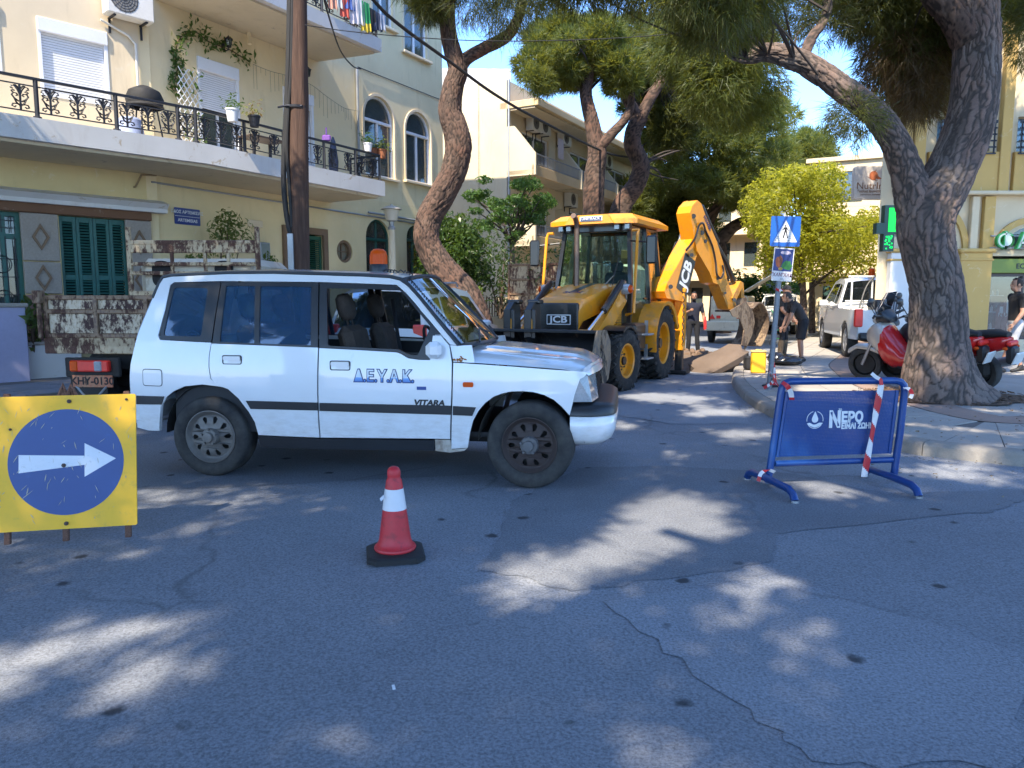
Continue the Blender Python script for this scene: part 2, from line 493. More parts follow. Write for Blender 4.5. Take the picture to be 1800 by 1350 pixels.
def sheet(name,poly,z,m,parent=None,kind='structure',thick=0.0):
	b=MB()
	if thick:b.prism(poly,thick,z0=z-thick)
	else:
		tri=tessellate_polygon([[Vector((p[0],p[1],0)) for p in poly]])
		fs=[]
		for t in tri:
			a,c,d=(poly[i] for i in t)
			cr=(c[0]-a[0])*(d[1]-a[1])-(c[1]-a[1])*(d[0]-a[0]); fs.append(tuple(t) if cr>0 else (t[0],t[2],t[1]))
		b.add([(p[0],p[1],z) for p in poly],fs)
	o=b.build(name,m,parent,smooth=0)
	if kind:o['kind']=kind
	return o
S_=Vector((math.sin(R(28)),math.cos(R(28)),0)); N_=Vector((S_.y,-S_.x,0))
def rough_grid():
	"""the road, gently uneven near the camera"""
	b=MB(); xs=list(np.linspace(-14,16,61)); ys=list(np.linspace(-6,34,81))
	b.grid(lambda x,y:(x,y,0.0025*mnoise.noise((x*.35,y*.35,3))-0.003),xs,ys)
	far=300
	b.add([(-far,-far,-0.02),(far,-far,-0.02),(far,far,-0.02),(-far,far,-0.02)],[(0,1,2,3)])
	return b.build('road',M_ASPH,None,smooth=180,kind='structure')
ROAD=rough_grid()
def wobble(pts,amp,k=5,seed=1):
	rnd=random.Random(seed); out=[]
	for i in range(len(pts)):
		a,c=Vector((*pts[i][:2],0)),Vector((*pts[(i+1)%len(pts)][:2],0))
		for j in range(k):
			p=a.lerp(c,j/k); out.append((p.x+rnd.uniform(-amp,amp),p.y+rnd.uniform(-amp,amp)))
	return out
def gpoly(*px):return [tuple(ground(u,v).xy) for u,v in px]
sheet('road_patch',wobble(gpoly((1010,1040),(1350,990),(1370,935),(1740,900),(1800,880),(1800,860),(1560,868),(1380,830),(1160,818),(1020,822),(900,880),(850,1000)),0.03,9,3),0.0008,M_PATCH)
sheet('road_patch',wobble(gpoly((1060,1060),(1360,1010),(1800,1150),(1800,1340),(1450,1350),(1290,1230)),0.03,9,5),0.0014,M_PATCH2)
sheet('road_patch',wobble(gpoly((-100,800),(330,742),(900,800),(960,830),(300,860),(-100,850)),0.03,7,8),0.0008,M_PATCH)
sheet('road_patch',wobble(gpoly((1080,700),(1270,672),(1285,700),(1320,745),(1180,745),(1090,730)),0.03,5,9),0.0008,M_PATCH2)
KL=[(15.5,4.2),(11,5.1),(7.6,5.95),(5.6,6.42),(4.7,6.75),(4.05,7.25),(3.62,8.0),(3.42,9.0),(3.44,10.2),(3.62,11.6),(3.95,13.2),(4.5,15.0),(5.2,16.9)]
e0=Vector((5.2,16.9,0)); KL=[Vector((*p,0)) for p in KL]+[e0+S_*d for d in (3,8,16,30,60,110)]
KLs=spline(KL,8)
def resample(pts,step,tmax=1e9):
	out=[pts[0].copy()]; acc=0.0
	tot=0.0
	for a,c in zip(pts,pts[1:]):
		L=(c-a).length; p=0.0
		while acc+(L-p)>=step:
			p+=step-acc; acc=0.0; tot+=step; out.append(a.lerp(c,p/L))
			if tot>tmax:return out
		acc+=L-p
	return out
def normals(pts):
	out=[]
	for i in range(len(pts)):
		d=(pts[min(i+1,len(pts)-1)]-pts[max(i-1,0)]).normalized(); out.append(Vector((d.y,-d.x,0)))
	return out
PZ=0.13
def offs(pts,nn,d):return [p+n*d for p,n in zip(pts,nn)]
kn=normals(KLs)
inner=offs(KLs,kn,0.2)
poly=[(p.x,p.y) for p in inner]+[(140,110),(140,3)]
PAVE=sheet('pavement',poly,PZ-0.012,M_BED,thick=0.15)
ks=resample(KLs,0.85,40); kss=normals(ks)
KERB_PROTO=None
rnd=random.Random(11)
for i in range(len(ks)-1):
	g=0.006
	a,c=ks[i].lerp(ks[i+1],g),ks[i+1].lerp(ks[i],g); na,nc=kss[i],kss[i+1]
	dz=rnd.uniform(-0.006,0.006); w=0.21
	prof=[(0.0,-0.05),(0.012,PZ-0.035),(0.04,PZ-0.006),(0.075,PZ),(w,PZ),(w,-0.05)]
	b=MB(); L=len(prof); seg=3
	vs=[];
	for k in range(seg+1):
		p,n=a.lerp(c,k/seg),na.lerp(nc,k/seg).normalized()
		for (o,z) in prof:
			j=rnd.uniform(-0.006,0.006) if 0<o<w else 0
			vs.append(p+n*(o+j)+Vector((0,0,z+dz*(z>0)+j*.5)))
	fs=[(k*L+q,(k+1)*L+q,(k+1)*L+q+1,k*L+q+1) for k in range(seg) for q in range(L-1)]
	fs+=[tuple(range(L-1,-1,-1)),tuple(range(seg*L,seg*L+L))]
	b.add(vs,fs); b.build('kerb_stone',M_KERB,PAVE,smooth=40)
ts=resample(KLs,0.56,34); tn=normals(ts)
for row in range(3):
	o0,o1=0.225+row*0.56,0.225+(row+1)*0.56-0.012
	for i in range(len(ts)-1):
		a0,a1=ts[i]+tn[i]*o0,ts[i]+tn[i]*o1; c0,c1=ts[i+1]+tn[i+1]*o0,ts[i+1]+tn[i+1]*o1
		if (c1-a1).length<0.1:continue
		q=[a0.lerp(c0,.012),c0.lerp(a0,.012),c1.lerp(a1,.012),a1.lerp(c1,.012)]
		z=PZ+rnd.uniform(-0.003,0.003); b=MB()
		top=[Vector((p.x,p.y,z+rnd.uniform(-0.0015,0.0015))) for p in q]; bot=[Vector((p.x,p.y,z-0.04)) for p in q]
		b.add(bot+top,[(4,5,6,7),(0,1,5,4),(1,2,6,5),(2,3,7,6),(3,0,4,7)])
		b.build('paving_stone',M_TILE,PAVE,smooth=0)
strip0,strip1=offs(KLs,kn,1.92),offs(KLs,kn,2.5)
sheet('paver_strip',[(p.x,p.y) for p in strip0[:-20]]+[(p.x,p.y) for p in reversed(strip1[:-20])],PZ,M_PINK)
sheet('parking_area',[(p.x,p.y) for p in offs(KLs,kn,2.5)]+[(140,110),(140,6)],PZ-0.004,M_LOT)
LP=[(-16,1.6),(-7.4,10.55),(-6.3,12.2)]; e1=Vector((-6.3,12.2,0)); d30=Vector((.5,.866,0))
LP=[Vector((*p,0)) for p in LP]+[e1+d30*d for d in (3,8,14,30,80)]
PAVL=sheet('pavement',[(p.x,p.y) for p in reversed(LP)]+[(-60,1.6),(-60,80)],0.12,M_BED,thick=0.14)
lk=resample(LP,0.8,30); lkn=normals(lk)
for row in range(3):
	for i in range(len(lk)-1):
		if i*.8<6:continue
		o0,o1=-(0.0+row*0.55+(0.01 if row else 0)),-((row+1)*0.55)
		q=[lk[i]+lkn[i]*o0,lk[i]+lkn[i]*o1,lk[i+1]+lkn[i+1]*o1,lk[i+1]+lkn[i+1]*o0]
		cc=sum(q,Vector())/4; q=[cc.lerp(p,0.975) for p in q]; z=0.135+rnd.uniform(-.004,.004); b=MB()
		b.add([Vector((p.x,p.y,z-.13)) for p in q]+[Vector((p.x,p.y,z)) for p in q],[(7,6,5,4),(4,5,1,0),(5,6,2,1),(6,7,3,2),(7,4,0,3)])
		b.build('paving_stone',M_BLUTILE,PAVL,smooth=0)
pp=ground(1655,697,PZ)
sheet('tree_pit',wobble([(pp.x+1.25*math.cos(a),pp.y+0.95*math.sin(a)) for a in np.linspace(0,2*PI,10)[:-1]],0.09,4,4),PZ+0.012,M_SOIL)
def litter(name,n,cx,cy,rx,ry,z,m,size,seed):
	rr=random.Random(seed); b=MB()
	for _ in range(n):
		a,q=rr.uniform(0,2*PI),math.sqrt(rr.random()); x,y=cx+rx*q*math.cos(a),cy+ry*q*math.sin(a)
		h=rr.uniform(0,2*PI); L,w=size*rr.uniform(.5,1.4),size*rr.uniform(.1,.5); t=rr.uniform(-.3,.3)
		b.add([(-L,-w,0.0),(L*.8,-w*.7,L*t),(L,w,L*abs(t)+.004),(-L*.7,w,w*.8)],[(0,1,2,3)],0,T(x,y,z+rr.uniform(0.003,0.02))@RZ(h))
	return b.build(name,m,None,smooth=0,kind='stuff')
litter('bark_litter',900,pp.x,pp.y,1.3,1.0,PZ+0.012,mat('dry_bark_bits',(0.16,0.1,0.065),0.9,var=0.6,scale=20),0.03,3)
litter('dry_leaf_litter',260,6.2,9.0,3.0,2.2,PZ+0.004,mat('dry_needles',(0.22,0.14,0.07),0.9,var=0.5,scale=20),0.018,5)
litter('gutter_litter',420,4.2,9.3,1.1,4.5,0.006,mat('gutter_grit',(0.2,0.16,0.11),0.95,var=0.5,scale=20),0.014,6)
CX,CY=-0.483*15.2,15.2
FA,FB=Frame(CX,CY,43),Frame(CX,CY,30)
SA0,SB1=-14.0,FB.sz(779,300)[0]
house=thing('corner_house','cream corner house with wrought iron balconies and arched windows on the left','house',(CX,CY,0))
ZTOP=11.6
def zat(fr,u,v,o=0.0):return fr.sz(u,v,o)[1]
def sat(fr,u,o=0.0):return fr.sz(u,500,o)[0]
Z1=zat(FB,345,250,1.75)
Z2=zat(FB,679,76,1.7)
ZG=zat(FA,272,372)
def px_rect(fr,u0,u1,vt,vb,ref='l',o=0.0):
	s0,s1=sat(fr,u0,o),sat(fr,u1,o); u=u0 if ref=='l' else u1
	return (s0,s1,zat(fr,u,vb,o),zat(fr,u,vt,o))
WA=[px_rect(FA,96,214,36,171),px_rect(FA,-120,33,14,132,'r')]
DB=[px_rect(FB,364,434,104,258),px_rect(FB,508,560,172,297,'r')]
ARB=[px_rect(FB,646,697,163,306),px_rect(FB,717,760,191,317)]
ARB2=[px_rect(FB,664,699,-64,57,'r'),px_rect(FB,717,756,-40,92)]
GB=[px_rect(FB,505,570,413,560,'r'),px_rect(FB,645,687,383,560),px_rect(FB,716,744,395,560)]
RW_C=FB.sz(606,442); RW_R=abs(FB.sz(606,422)[1]-RW_C[1])
def wall(name,fr,outer,holes,m,th=0.28):
	b=MB(); b.prism(outer,th,holes,fr.M(0,0,-th)); return b.build(name,m,house,smooth=30,world=True)
ZJ=Z1-0.15
wall('upper_wall',FA,rect(SA0,0.0,ZJ,ZTOP),[rect(*WA[0]),rect(*WA[1])],M_CREAM2)
wall('upper_wall',FB,rect(0.0,SB1,ZJ,ZTOP),[rect(*DB[0]),rect(*DB[1])]+[arch(*q) for q in ARB+ARB2],M_CREAM)
ZL0=zat(FA,135,380)
DA=px_rect(FA,-60,45,374,560,'r'); SHA=px_rect(FA,111,227,384,560)
wall('ground_wall',FA,rect(SA0,0.0,-0.05,ZJ-0.002),[rect(DA[0],DA[1],0.3,ZL0),rect(SHA[0],SHA[1],0.8,ZL0)],M_YEL)
wall('ground_wall',FB,rect(0.0,SB1,-0.05,ZJ-0.002),[rect(GB[0][0],GB[0][1],0.3,GB[0][3]),arch(GB[1][0],GB[1][1],0.3,GB[1][3]),arch(GB[2][0],GB[2][1],0.3,GB[2][3]),circle(RW_R,24,*RW_C)],M_YEL if False else m_plaster('warm_plaster',(0.74,0.6,0.34),amt=0.25))
b=MB(); b.box((0,0,0),(9,0.25,ZTOP),FB.Mz(SB1-0.125,ZTOP/2,-4.6)@RZ(PI/2)); b.build('end_wall',M_CREAM,house,world=True)
b=MB(); b.prism([tuple(FA.at(SA0,0,0.3).xy),tuple(FB.at(0,0,.3).xy),tuple(FB.at(SB1,0,.3).xy),tuple(FB.at(SB1,0,-9).xy),tuple(FA.at(SA0,0,-9).xy)],0.2,z0=ZTOP); b.build('roof',M_CREAM2,house,world=True)
b=MB(); b.box((0,0,0),(0.3,0.3,ZTOP),FA.Mz(0.06,ZTOP/2,-0.152)); b.build('corner_post',M_CREAM,house,world=True)
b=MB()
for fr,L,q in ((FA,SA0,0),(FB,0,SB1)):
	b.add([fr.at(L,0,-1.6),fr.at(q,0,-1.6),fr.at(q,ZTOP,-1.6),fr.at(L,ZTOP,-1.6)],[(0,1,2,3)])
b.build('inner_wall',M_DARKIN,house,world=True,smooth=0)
b=MB(); s0,s1=SA0,sat(FA,273,.12)
b.box(((s0+s1)/2,-0.07,(ZL0+ZG)/2),(s1-s0,0.14,ZG-ZL0),FA.Mz(),0.015); b.build('lintel_band',M_BROWN,house,world=True)
zc0,zc1=zat(FA,150,361,.45),zat(FA,150,345,.45)
b=MB(); s1=sat(FA,303,.3)
b.prism([(-.25,0),(-.25,zc1-zc0-.09),(-.3,zc1-zc0-.05),(-.36,zc1-zc0),(0.0,zc1-zc0+.1),(0,0)],s1-SA0,(),FA.Mz(SA0,zc0,0)@Matrix(((0,0,1,0),(1,0,0,0),(0,1,0,0),(0,0,0,1)))); b.build('ledge',M_WHITEP,house,world=True)
def pier(u0,u1,vt,name='stone_pier'):
	a0,a1=sat(FA,u0,.1),sat(FA,u1,.1); w=a1-a0
	p=MB(); rows=[(-0.05,1.62),(1.64,2.22),(2.24,ZL0-0.004)]
	mats=[M_PINKST,M_STONE,M_STONE]
	root=None
	for (z0,z1),mm in zip(rows,mats):
		q=MB(); q.box(((a0+a1)/2,-0.045,(z0+z1)/2),(w,0.09,z1-z0),FA.Mz(),0.012)
		o=q.build(name,mm,house,world=True)
		zc,hh,hw=(z0+z1)/2 if z0>1 else z1-0.22,0.24,0.14
		if z0<1:zc=z1-0.3
		d=MB(); d.prism([(0,hh),(-hw,0),(0,-hh),(hw,0)],0.03,[[(0,hh-.07),(-hw+.045,0),(0,-hh+.07),(hw-.045,0)]],FA.M((a0+a1)/2,zc,0.088))
		x=d.build('diamond_moulding',M_RELIEF,None,smooth=0); x.parent=o
		M=house.matrix_basis.inverted()
		x.data.transform(M)
M_PINKST=mat('pink_washed_stone',(0.34,0.2,0.17),0.9,var=0.2,scale=30,bump=0.6,bscale=160)
bpy.context.view_layer.update()
pier(45,110,378); pier(228,272,388); pier(-130,-62,378)
def shutter_leaf(fr,s0,s1,z0,z1,o,m,n=24,name='shutter'):
	b=MB(); w=s1-s0; fw=min(0.06,w*.2); M=fr.Mz()
	b.box((s0+fw/2,-o,(z0+z1)/2),(fw,0.035,z1-z0),M,.004); b.box((s1-fw/2,-o,(z0+z1)/2),(fw,0.035,z1-z0),M,.004)
	zm=z0+(z1-z0)*0.5
	for z in (z0+.05,zm,z1-.05):b.box(((s0+s1)/2,-o,z),(w-2*fw,0.033,0.1),M,.004)
	p=b.build(name,m,house,world=True)
	sl_=MB()
	for (q0,q1) in ((z0+.1,zm-.05),(zm+.05,z1-.1)):
		k=max(3,int((q1-q0)/0.052))
		for i in range(k):
			z=q0+(i+.5)*(q1-q0)/k
			L=fr.Mz((s0+s1)/2,z,o)@RX(R(38))
			sl_.box((0,0,0),(w-2*fw,0.045,0.009),L)
	x=sl_.build('louvre',m,None,smooth=0); x.data.transform(house.matrix_basis.inverted()); x.parent=p; x['kind']='stuff'
w=(SHA[1]-SHA[0])/4
for i in range(4):shutter_leaf(FA,SHA[0]+i*w+.004,SHA[0]+(i+1)*w-.004,0.82,ZL0-.01,-0.06,M_TEAL)
b=MB(); M=FA.Mz(); d0,d1=DA[0],DA[1]; zd=zat(FA,20,415)
for s in (d0+.04,d1-.04,d1-.62,d0+.62):b.box((s,0.1,(0.3+ZL0)/2),(.08,.07,ZL0-.3),M,.01)
for z in (ZL0-.04,zd,1.2,.36):b.box(((d0+d1)/2,0.1,z),(d1-d0,.068,.09),M,.01)
door=b.build('front_door',M_TEAL,house,world=True)
b=MB(); b.box(((d0+d1)/2,0.12,(ZL0+.3)/2),(d1-d0,.01,ZL0-.3),M); x=b.build('pane',M_BLACKGLASS,None); x.data.transform(house.matrix_basis.inverted()); x.parent=door
g=MB()
cx=d1-.33
for zz in np.arange(1.3,zd-.1,.32):g.box((cx,.055,zz),(.5,.012,.014),M)
for sx in (-.22,-.08,.08,.22):g.box((cx+sx,.055,(1.3+zd)/2),(.014,.012,zd-1.3),M)
g.tube([FA.at(cx+.15*math.cos(a),zd-.5+.15*math.sin(a),-.045) for a in np.linspace(0,2*PI,17)],.009,5)
g.tube([FA.at(cx+.15*math.cos(a),1.55+.15*math.sin(a),-.045) for a in np.linspace(0,2*PI,17)],.009,5)
for zz in (zd+.15,zd+.28):g.box((d1-.45,.055,zz),(.7,.012,.014),M)
for sx in (-.7,-.55,-.3,-.15):g.box((d1+sx,.055,(zd+ZL0)/2),(.014,.012,.3),M)
x=g.build('door_grille',M_IRON,None,smooth=0); x.data.transform(house.matrix_basis.inverted()); x.parent=door
def roller(fr,s0,s1,z0,z1,drop,box_h=.24,name='window'):
	"""frame, box, lowered slats; glass sashes show below the slats"""
	M=fr.Mz(); b=MB(); fw=.06
	for s in (s0+fw/2,s1-fw/2):b.box((s,.03,(z0+z1)/2),(fw,.09,z1-z0),M,.006)
	b.box(((s0+s1)/2,.02,z1-box_h/2),(s1-s0-.002,.12,box_h),M,.01)
	b.box(((s0+s1)/2,.03,z0+.03),(s1-s0-2*fw,.085,.06),M,.006)
	p=b.build(name,M_WPVC,house,world=True)
	zt,zb=z1-box_h,max(z0+.06,z1-box_h-drop); sl_=MB(); n=int((zt-zb)/.045)
	for i in range(n):
		z=zb+(i+.5)*(zt-zb)/n
		sl_.box(((s0+s1)/2,.055,z),(s1-s0-2*fw-.004,.014,(zt-zb)/n-.006),M,.005)
	x=sl_.build('roller_slats',M_WPVC,None,smooth=30); x.data.transform(house.matrix_basis.inverted()); x.parent=p; x['kind']='stuff'
	if zb>z0+.2:
		g=MB(); g.box(((s0+s1)/2,.115,(z0+zb)/2),(s1-s0-2*fw,.006,zb-z0),M); x=g.build('pane',M_BLACKGLASS,None); x.data.transform(house.matrix_basis.inverted()); x.parent=p
		f=MB()
		for s in (s0+fw+.03,(s0+s1)/2,s1-fw-.03):f.box((s,.1,(z0+zb)/2),(.05,.05,zb-z0-.06),M,.005)
		x=f.build('sash',M_WPVC,None); x.data.transform(house.matrix_basis.inverted()); x.parent=p
	return p
roller(FA,*WA[0],9); roller(FA,*WA[1],9)
roller(FB,*DB[0],(DB[0][3]-DB[0][2])*.42,.26); roller(FB,*DB[1],.12,.26)
def sub(x,p):x.data.transform(parent_matrix(house).inverted()); x.parent=p; return x
def arched(fr,s0,s1,z0,z1,m_frame,m_glass=M_BLACKGLASS,bars=True,trim=True,curtain=False):
	r=(s1-s0)/2; fw=.055; out=arch(s0,s1,z0,z1,14); inn=arch(s0+fw,s1-fw,z0+fw,z1-fw,14); zt=z1-r-.04
	b=MB(); b.prism(out,.07,[inn],fr.M(0,0,-.14)); M=fr.Mz()
	b.box(((s0+s1)/2,.1,zt),(s1-s0-2*fw+.01,.09,.08),M,.01)
	b.box(((s0+s1)/2,.1,(z0+zt)/2),(.07,.06,zt-z0-.06),M,.006)
	if bars==2:b.box(((s0+s1)/2,.1,zt+r/2),(.05,.06,r-.06),M,.006)
	p=b.build('window',m_frame,house,world=True)
	g=MB(); g.prism(inn,.006,(),fr.M(0,0,-.12)); sub(g.build('pane',m_glass,None),p)
	if curtain:
		c=MB(); n=22
		c.grid(lambda u,v:fr.at(lerp(s0,s0+r*.95,u),lerp(z0,zt,v),-.3+.02*math.sin(u*40)),list(np.linspace(0,1,n)),[0,1]); sub(c.build('curtain',M_CURTAIN,None),p)
	if trim:
		t=MB(); k=.07; zs=z1-r
		oo=[(s1+k,z0-.0)]+[((s0+s1)/2+(r+k)*math.cos(PI*i/14),zs+(r+k)*math.sin(PI*i/14)) for i in range(15)]+[(s0-k,z0)]
		ii=[(s0,z0)]+[((s0+s1)/2-r*math.cos(PI*i/14),zs+r*math.sin(PI*i/14)) for i in range(15)]+[(s1,z0)]
		t.prism(oo+ii,.025,(),fr.M(0,0,.0)); t.box(((s0+s1)/2,-.05,z0-.045),(s1-s0+.26,.14,.07),M,.01)
		sub(t.build('window_trim',M_CREAM2,None,smooth=30),p)
	return p
for i,q in enumerate(ARB):arched(FB,*q,M_WPVC,curtain=(i==1))
for q in ARB2:arched(FB,*q,M_WPVC)
M_GG=glass('green_tinted_glass',(0.5,0.6,0.6),tintmix=.4,body=(.12,.11,.1))
arched(FB,GB[1][0],GB[1][1],.3,GB[1][3],M_GREENF,M_GG,2,False); arched(FB,GB[2][0],GB[2][1],.3,GB[2][3],M_GREENF,M_GG,2,False)
q=GB[0]; b=MB(); b.prism(rect(q[0]-.12,q[1]+.12,.25,q[3]+.14),.07,[rect(q[0]+.03,q[1]-.03,.2501+.05,q[3]-.02)],FB.M(0,0,.0)); b.build('door_surround',M_RELIEF,house,world=True)
for i in range(2):
	w=(q[1]-q[0]-.06)/2; shutter_leaf(FB,q[0]+.03+i*w+.003,q[0]+.03+(i+1)*w-.003,.32,q[3]-.05,-.05,mat('green_shutter_paint',(.015,.09,.05),.5,var=.2))
b=MB(); b.prism(circle(RW_R+.03,28,*RW_C),.09,[circle(RW_R-.07,28,*RW_C)],FB.M(0,0,-.12)); rw=b.build('round_window',M_RELIEF,house,world=True)
b=MB(); b.prism(circle(RW_R-.06,28,*RW_C),.01,(),FB.M(0,0,-.16)); sub(b.build('pane',glass('frosted_pane',(.6,.6,.55),tintmix=.6,body=(.4,.36,.28),rough=.2),None),rw)
b=MB()
for k in (0,1):
	b.box((RW_C[0],.13,RW_C[1]),((.03,.03,2*RW_R-.14),(2*RW_R-.14,.03,.03))[k],FB.Mz())
sub(b.build('glazing_bar',M_RELIEF,None),rw)
def offset_pt(oa,ob):
	"""where A offset oa meets B offset ob"""
	p,q=FA.p+FA.n*oa,FB.p+FB.n*ob; d,e=FA.e,FB.e; w=q-p
	t=(w.x*e.y-w.y*e.x)/(d.x*e.y-d.y*e.x); return p+d*t
OA,OB=1.72,1.78
KN=offset_pt(OA,OB); sAk=(KN-FA.p).dot(FA.e); sBk=(KN-FB.p).dot(FB.e)
SBE=sat(FB,680,OB)
SL=0.36
b=MB()
pl=[FA.at(SA0,0,OA),KN,FB.at(SBE,0,OB),FB.at(SBE,0,0.0),FB.at(0,0,0),FA.at(SA0,0,0.0)]
b.prism([tuple(p.xy) for p in pl],SL,z0=Z1-SL); b.build('balcony_slab',M_WHITEP,house,world=True)
b=MB(); ins=[FA.at(SA0,0,OA-.12),offset_pt(OA-.12,OB-.12),FB.at(SBE-.12,0,OB-.12),FB.at(SBE-.12,0,0.004),FB.at(0,0,0.004),FA.at(SA0,0,0.004)]
b.prism([tuple(p.xy) for p in ins],.06,z0=Z1-SL-.055); b.build('balcony_soffit',M_SOFFIT,house,world=True)
SB2=sat(FB,679,OB); SB20=0.35
b=MB(); b.prism([tuple(p.xy) for p in (FB.at(SB20,0,OB),FB.at(SB2,0,OB),FB.at(SB2-.3,0,0),FB.at(SB20,0,0))],.3,z0=Z2-.3); b.build('balcony_slab',M_WHITEP,house,world=True)
b=MB(); b.prism([tuple(p.xy) for p in (FB.at(SB20+.1,0,OB-.15),FB.at(SB2-.1,0,OB-.15),FB.at(SB2-.35,0,.004),FB.at(SB20+.1,0,.004))],.05,z0=Z2-.345); b.build('balcony_soffit',M_SOFFIT,house,world=True)
def spiral(cx,cz,r0,a0,turns,sgn,n=12):
	return [(cx+sgn*r0*(1-.75*i/n)*math.cos(a0+turns*2*PI*i/n),0,cz+r0*(1-.75*i/n)*math.sin(a0+turns*2*PI*i/n)) for i in range(n+1)]
def ornament_mesh():
	b=MB(); t=.0165
	b.tube([(0,0,0.0),(0,0,.60)],t*1.3,4)
	for s in (-1,1):
		b.tube([(0,0,.34),(s*.03,0,.46),(s*.075,0,.555),(s*.125,0,.55),(s*.135,0,.50),(s*.10,0,.485)],t,4)
		b.tube([(0,0,.47),(s*.03,0,.54),(s*.06,0,.58),(s*.09,0,.57)],t,4)
		b.tube([(s*.02,0,.19),(s*.09,0,.26),(s*.125,0,.33),(s*.10,0,.385),(s*.05,0,.38),(s*.035,0,.335),(s*.065,0,.32)],t,4)
		b.tube([(0,0,.10),(s*.06,0,.13),(s*.115,0,.12),(s*.13,0,.065),(s*.09,0,.04),(s*.07,0,.075)],t,4)
		b.tube([(s*.10,0,.385),(s*.125,0,.43),(s*.10,0,.455),(s*.075,0,.43)],t,4)
		b.tube([(0,0,.08),(s*.06,0,.16),(s*.09,0,.26)],t,4)
	return b
RH=zat(FA,0,125,OA-.08)-Z1
def railing(name,posts,end_ret=None,first=None):
	"""posts: world points along the edge at floor level; bays between them get scroll ornaments"""
	b=MB(); H=RH
	for p,nx in zip(posts,posts[1:]):
		d=(nx-p).normalized(); L=(nx-p).length
		Mx=Matrix(((d.x,-d.y,0,p.x),(d.y,d.x,0,p.y),(0,0,1,p.z),(0,0,0,1)))
		b.box((L/2,0,H-.02),(L+.02,.055,.045),Mx,.006)
		b.box((L/2,0,H-.14),(L,.018,.02),Mx); b.box((L/2,0,.1),(L,.018,.02),Mx)
	for p in posts:b.box((p.x,p.y,p.z+H/2-.02),(.055,.055,H-.04),None,.006); b.box((p.x,p.y,p.z+.02),(.1,.1,.04),None,.01)
	r=b.build(name,M_IRON,house,world=True)
	global ORN
	for p,nx in zip(posts,posts[1:]):
		d=(nx-p); L=d.length; d.normalize(); n=max(1,round(L/.42)); ang=math.atan2(d.y,d.x); k=(H-.26)/.60
		for i in range(n):
			q=p+d*(L*(i+.5)/n)-Vector(house.location)
			if ORN is None:
				ORN=ornament_mesh().build('scroll_ornament',M_IRON,None,smooth=50); o=ORN
			else:o=ORN.copy(); COL.objects.link(o)
			o.parent=r; o.location=(q.x,q.y,q.z+.11); o.rotation_euler=(0,0,ang); o.scale=(.92,1,k)
	return r
ORN=None
oa,ob=OA-.09,OB-.09
def PA(u):return FA.at(sat(FA,u,oa),Z1,oa)
def PB(u):return FB.at(sat(FB,u,ob),Z1,ob)
railing('railing',[FA.at(SA0+1,Z1,oa),FA.at(-9.5,Z1,oa),PA(-90),PA(87),PA(222),PA(327),PB(357),PB(440),PB(507),PB(576),PB(630),PB(671),FB.at(sat(FB,671,ob),Z1,.75)])
def PB2(s):return FB.at(s,Z2,ob)
sE=SB2-.1
railing('railing',[PB2(SB20+.1),PB2(lerp(SB20,sE,.2)),PB2(lerp(SB20,sE,.4)),PB2(lerp(SB20,sE,.62)),PB2(lerp(SB20,sE,.82)),PB2(sE),FB.at(sE,Z2,.75)])
b=MB(); s=sat(FB,636,.06); b.tube([FB.at(s,Z1,.06),FB.at(s,zat(FB,636,122,.06),.06)],.035,8); b.build('drain_pipe',M_STEEL,house,world=True)
b=MB(); b.tube([FB.at(.1,Z1-SL-.2,.03),FB.at(SB1-.1,Z1-SL-.28,.03)],.022,6); b.tube([FB.at(sat(FB,650,.05),Z1-SL-.16,.06),FB.at(SB1-.05,Z1-SL-.2,.06)],.03,6)
b.build('conduit',M_STEEL,house,world=True)
b=MB(); zz=zat(FB,640,122,.03); b.tube([FB.at(lerp(sat(FB,636),SB1,t),zz-.25*t*0,.03) for t in (0,.5,1)],.012,5); b.build('wall_cable',M_IRON,house,world=True)
b=MB(); b.tube([FA.at(-.25,ZG+.45,.03),FA.at(-.22,Z1-.7,.03),FA.at(-.1,Z1-.45,.05),FB.at(.2,Z1-.42,.05)],.02,6); b.build('wall_cable',mat('old_cable',(.3,.22,.12),.8),house,world=True)
b=MB(); s=sat(FA,262,.05); b.tube([FA.at(sat(FA,205,.05),zat(FA,205,43),.05),FA.at(sat(FA,250,.05),zat(FA,250,70),.05),FA.at(s,zat(FA,262,85),.05),FA.at(s,zat(FA,265,165),.05)],.025,8); b.build('drain_hose',M_AC,house,world=True)
b=MB(); s=sat(FB,452,.08); b.tube([FB.at(s,zat(FB,451,24),.1),FB.at(s,zat(FB,451,60),.12),FB.at(s-.05,zat(FB,449,88),.2)],.05,8); b.build('spout_pipe',M_CREAM,house,world=True)
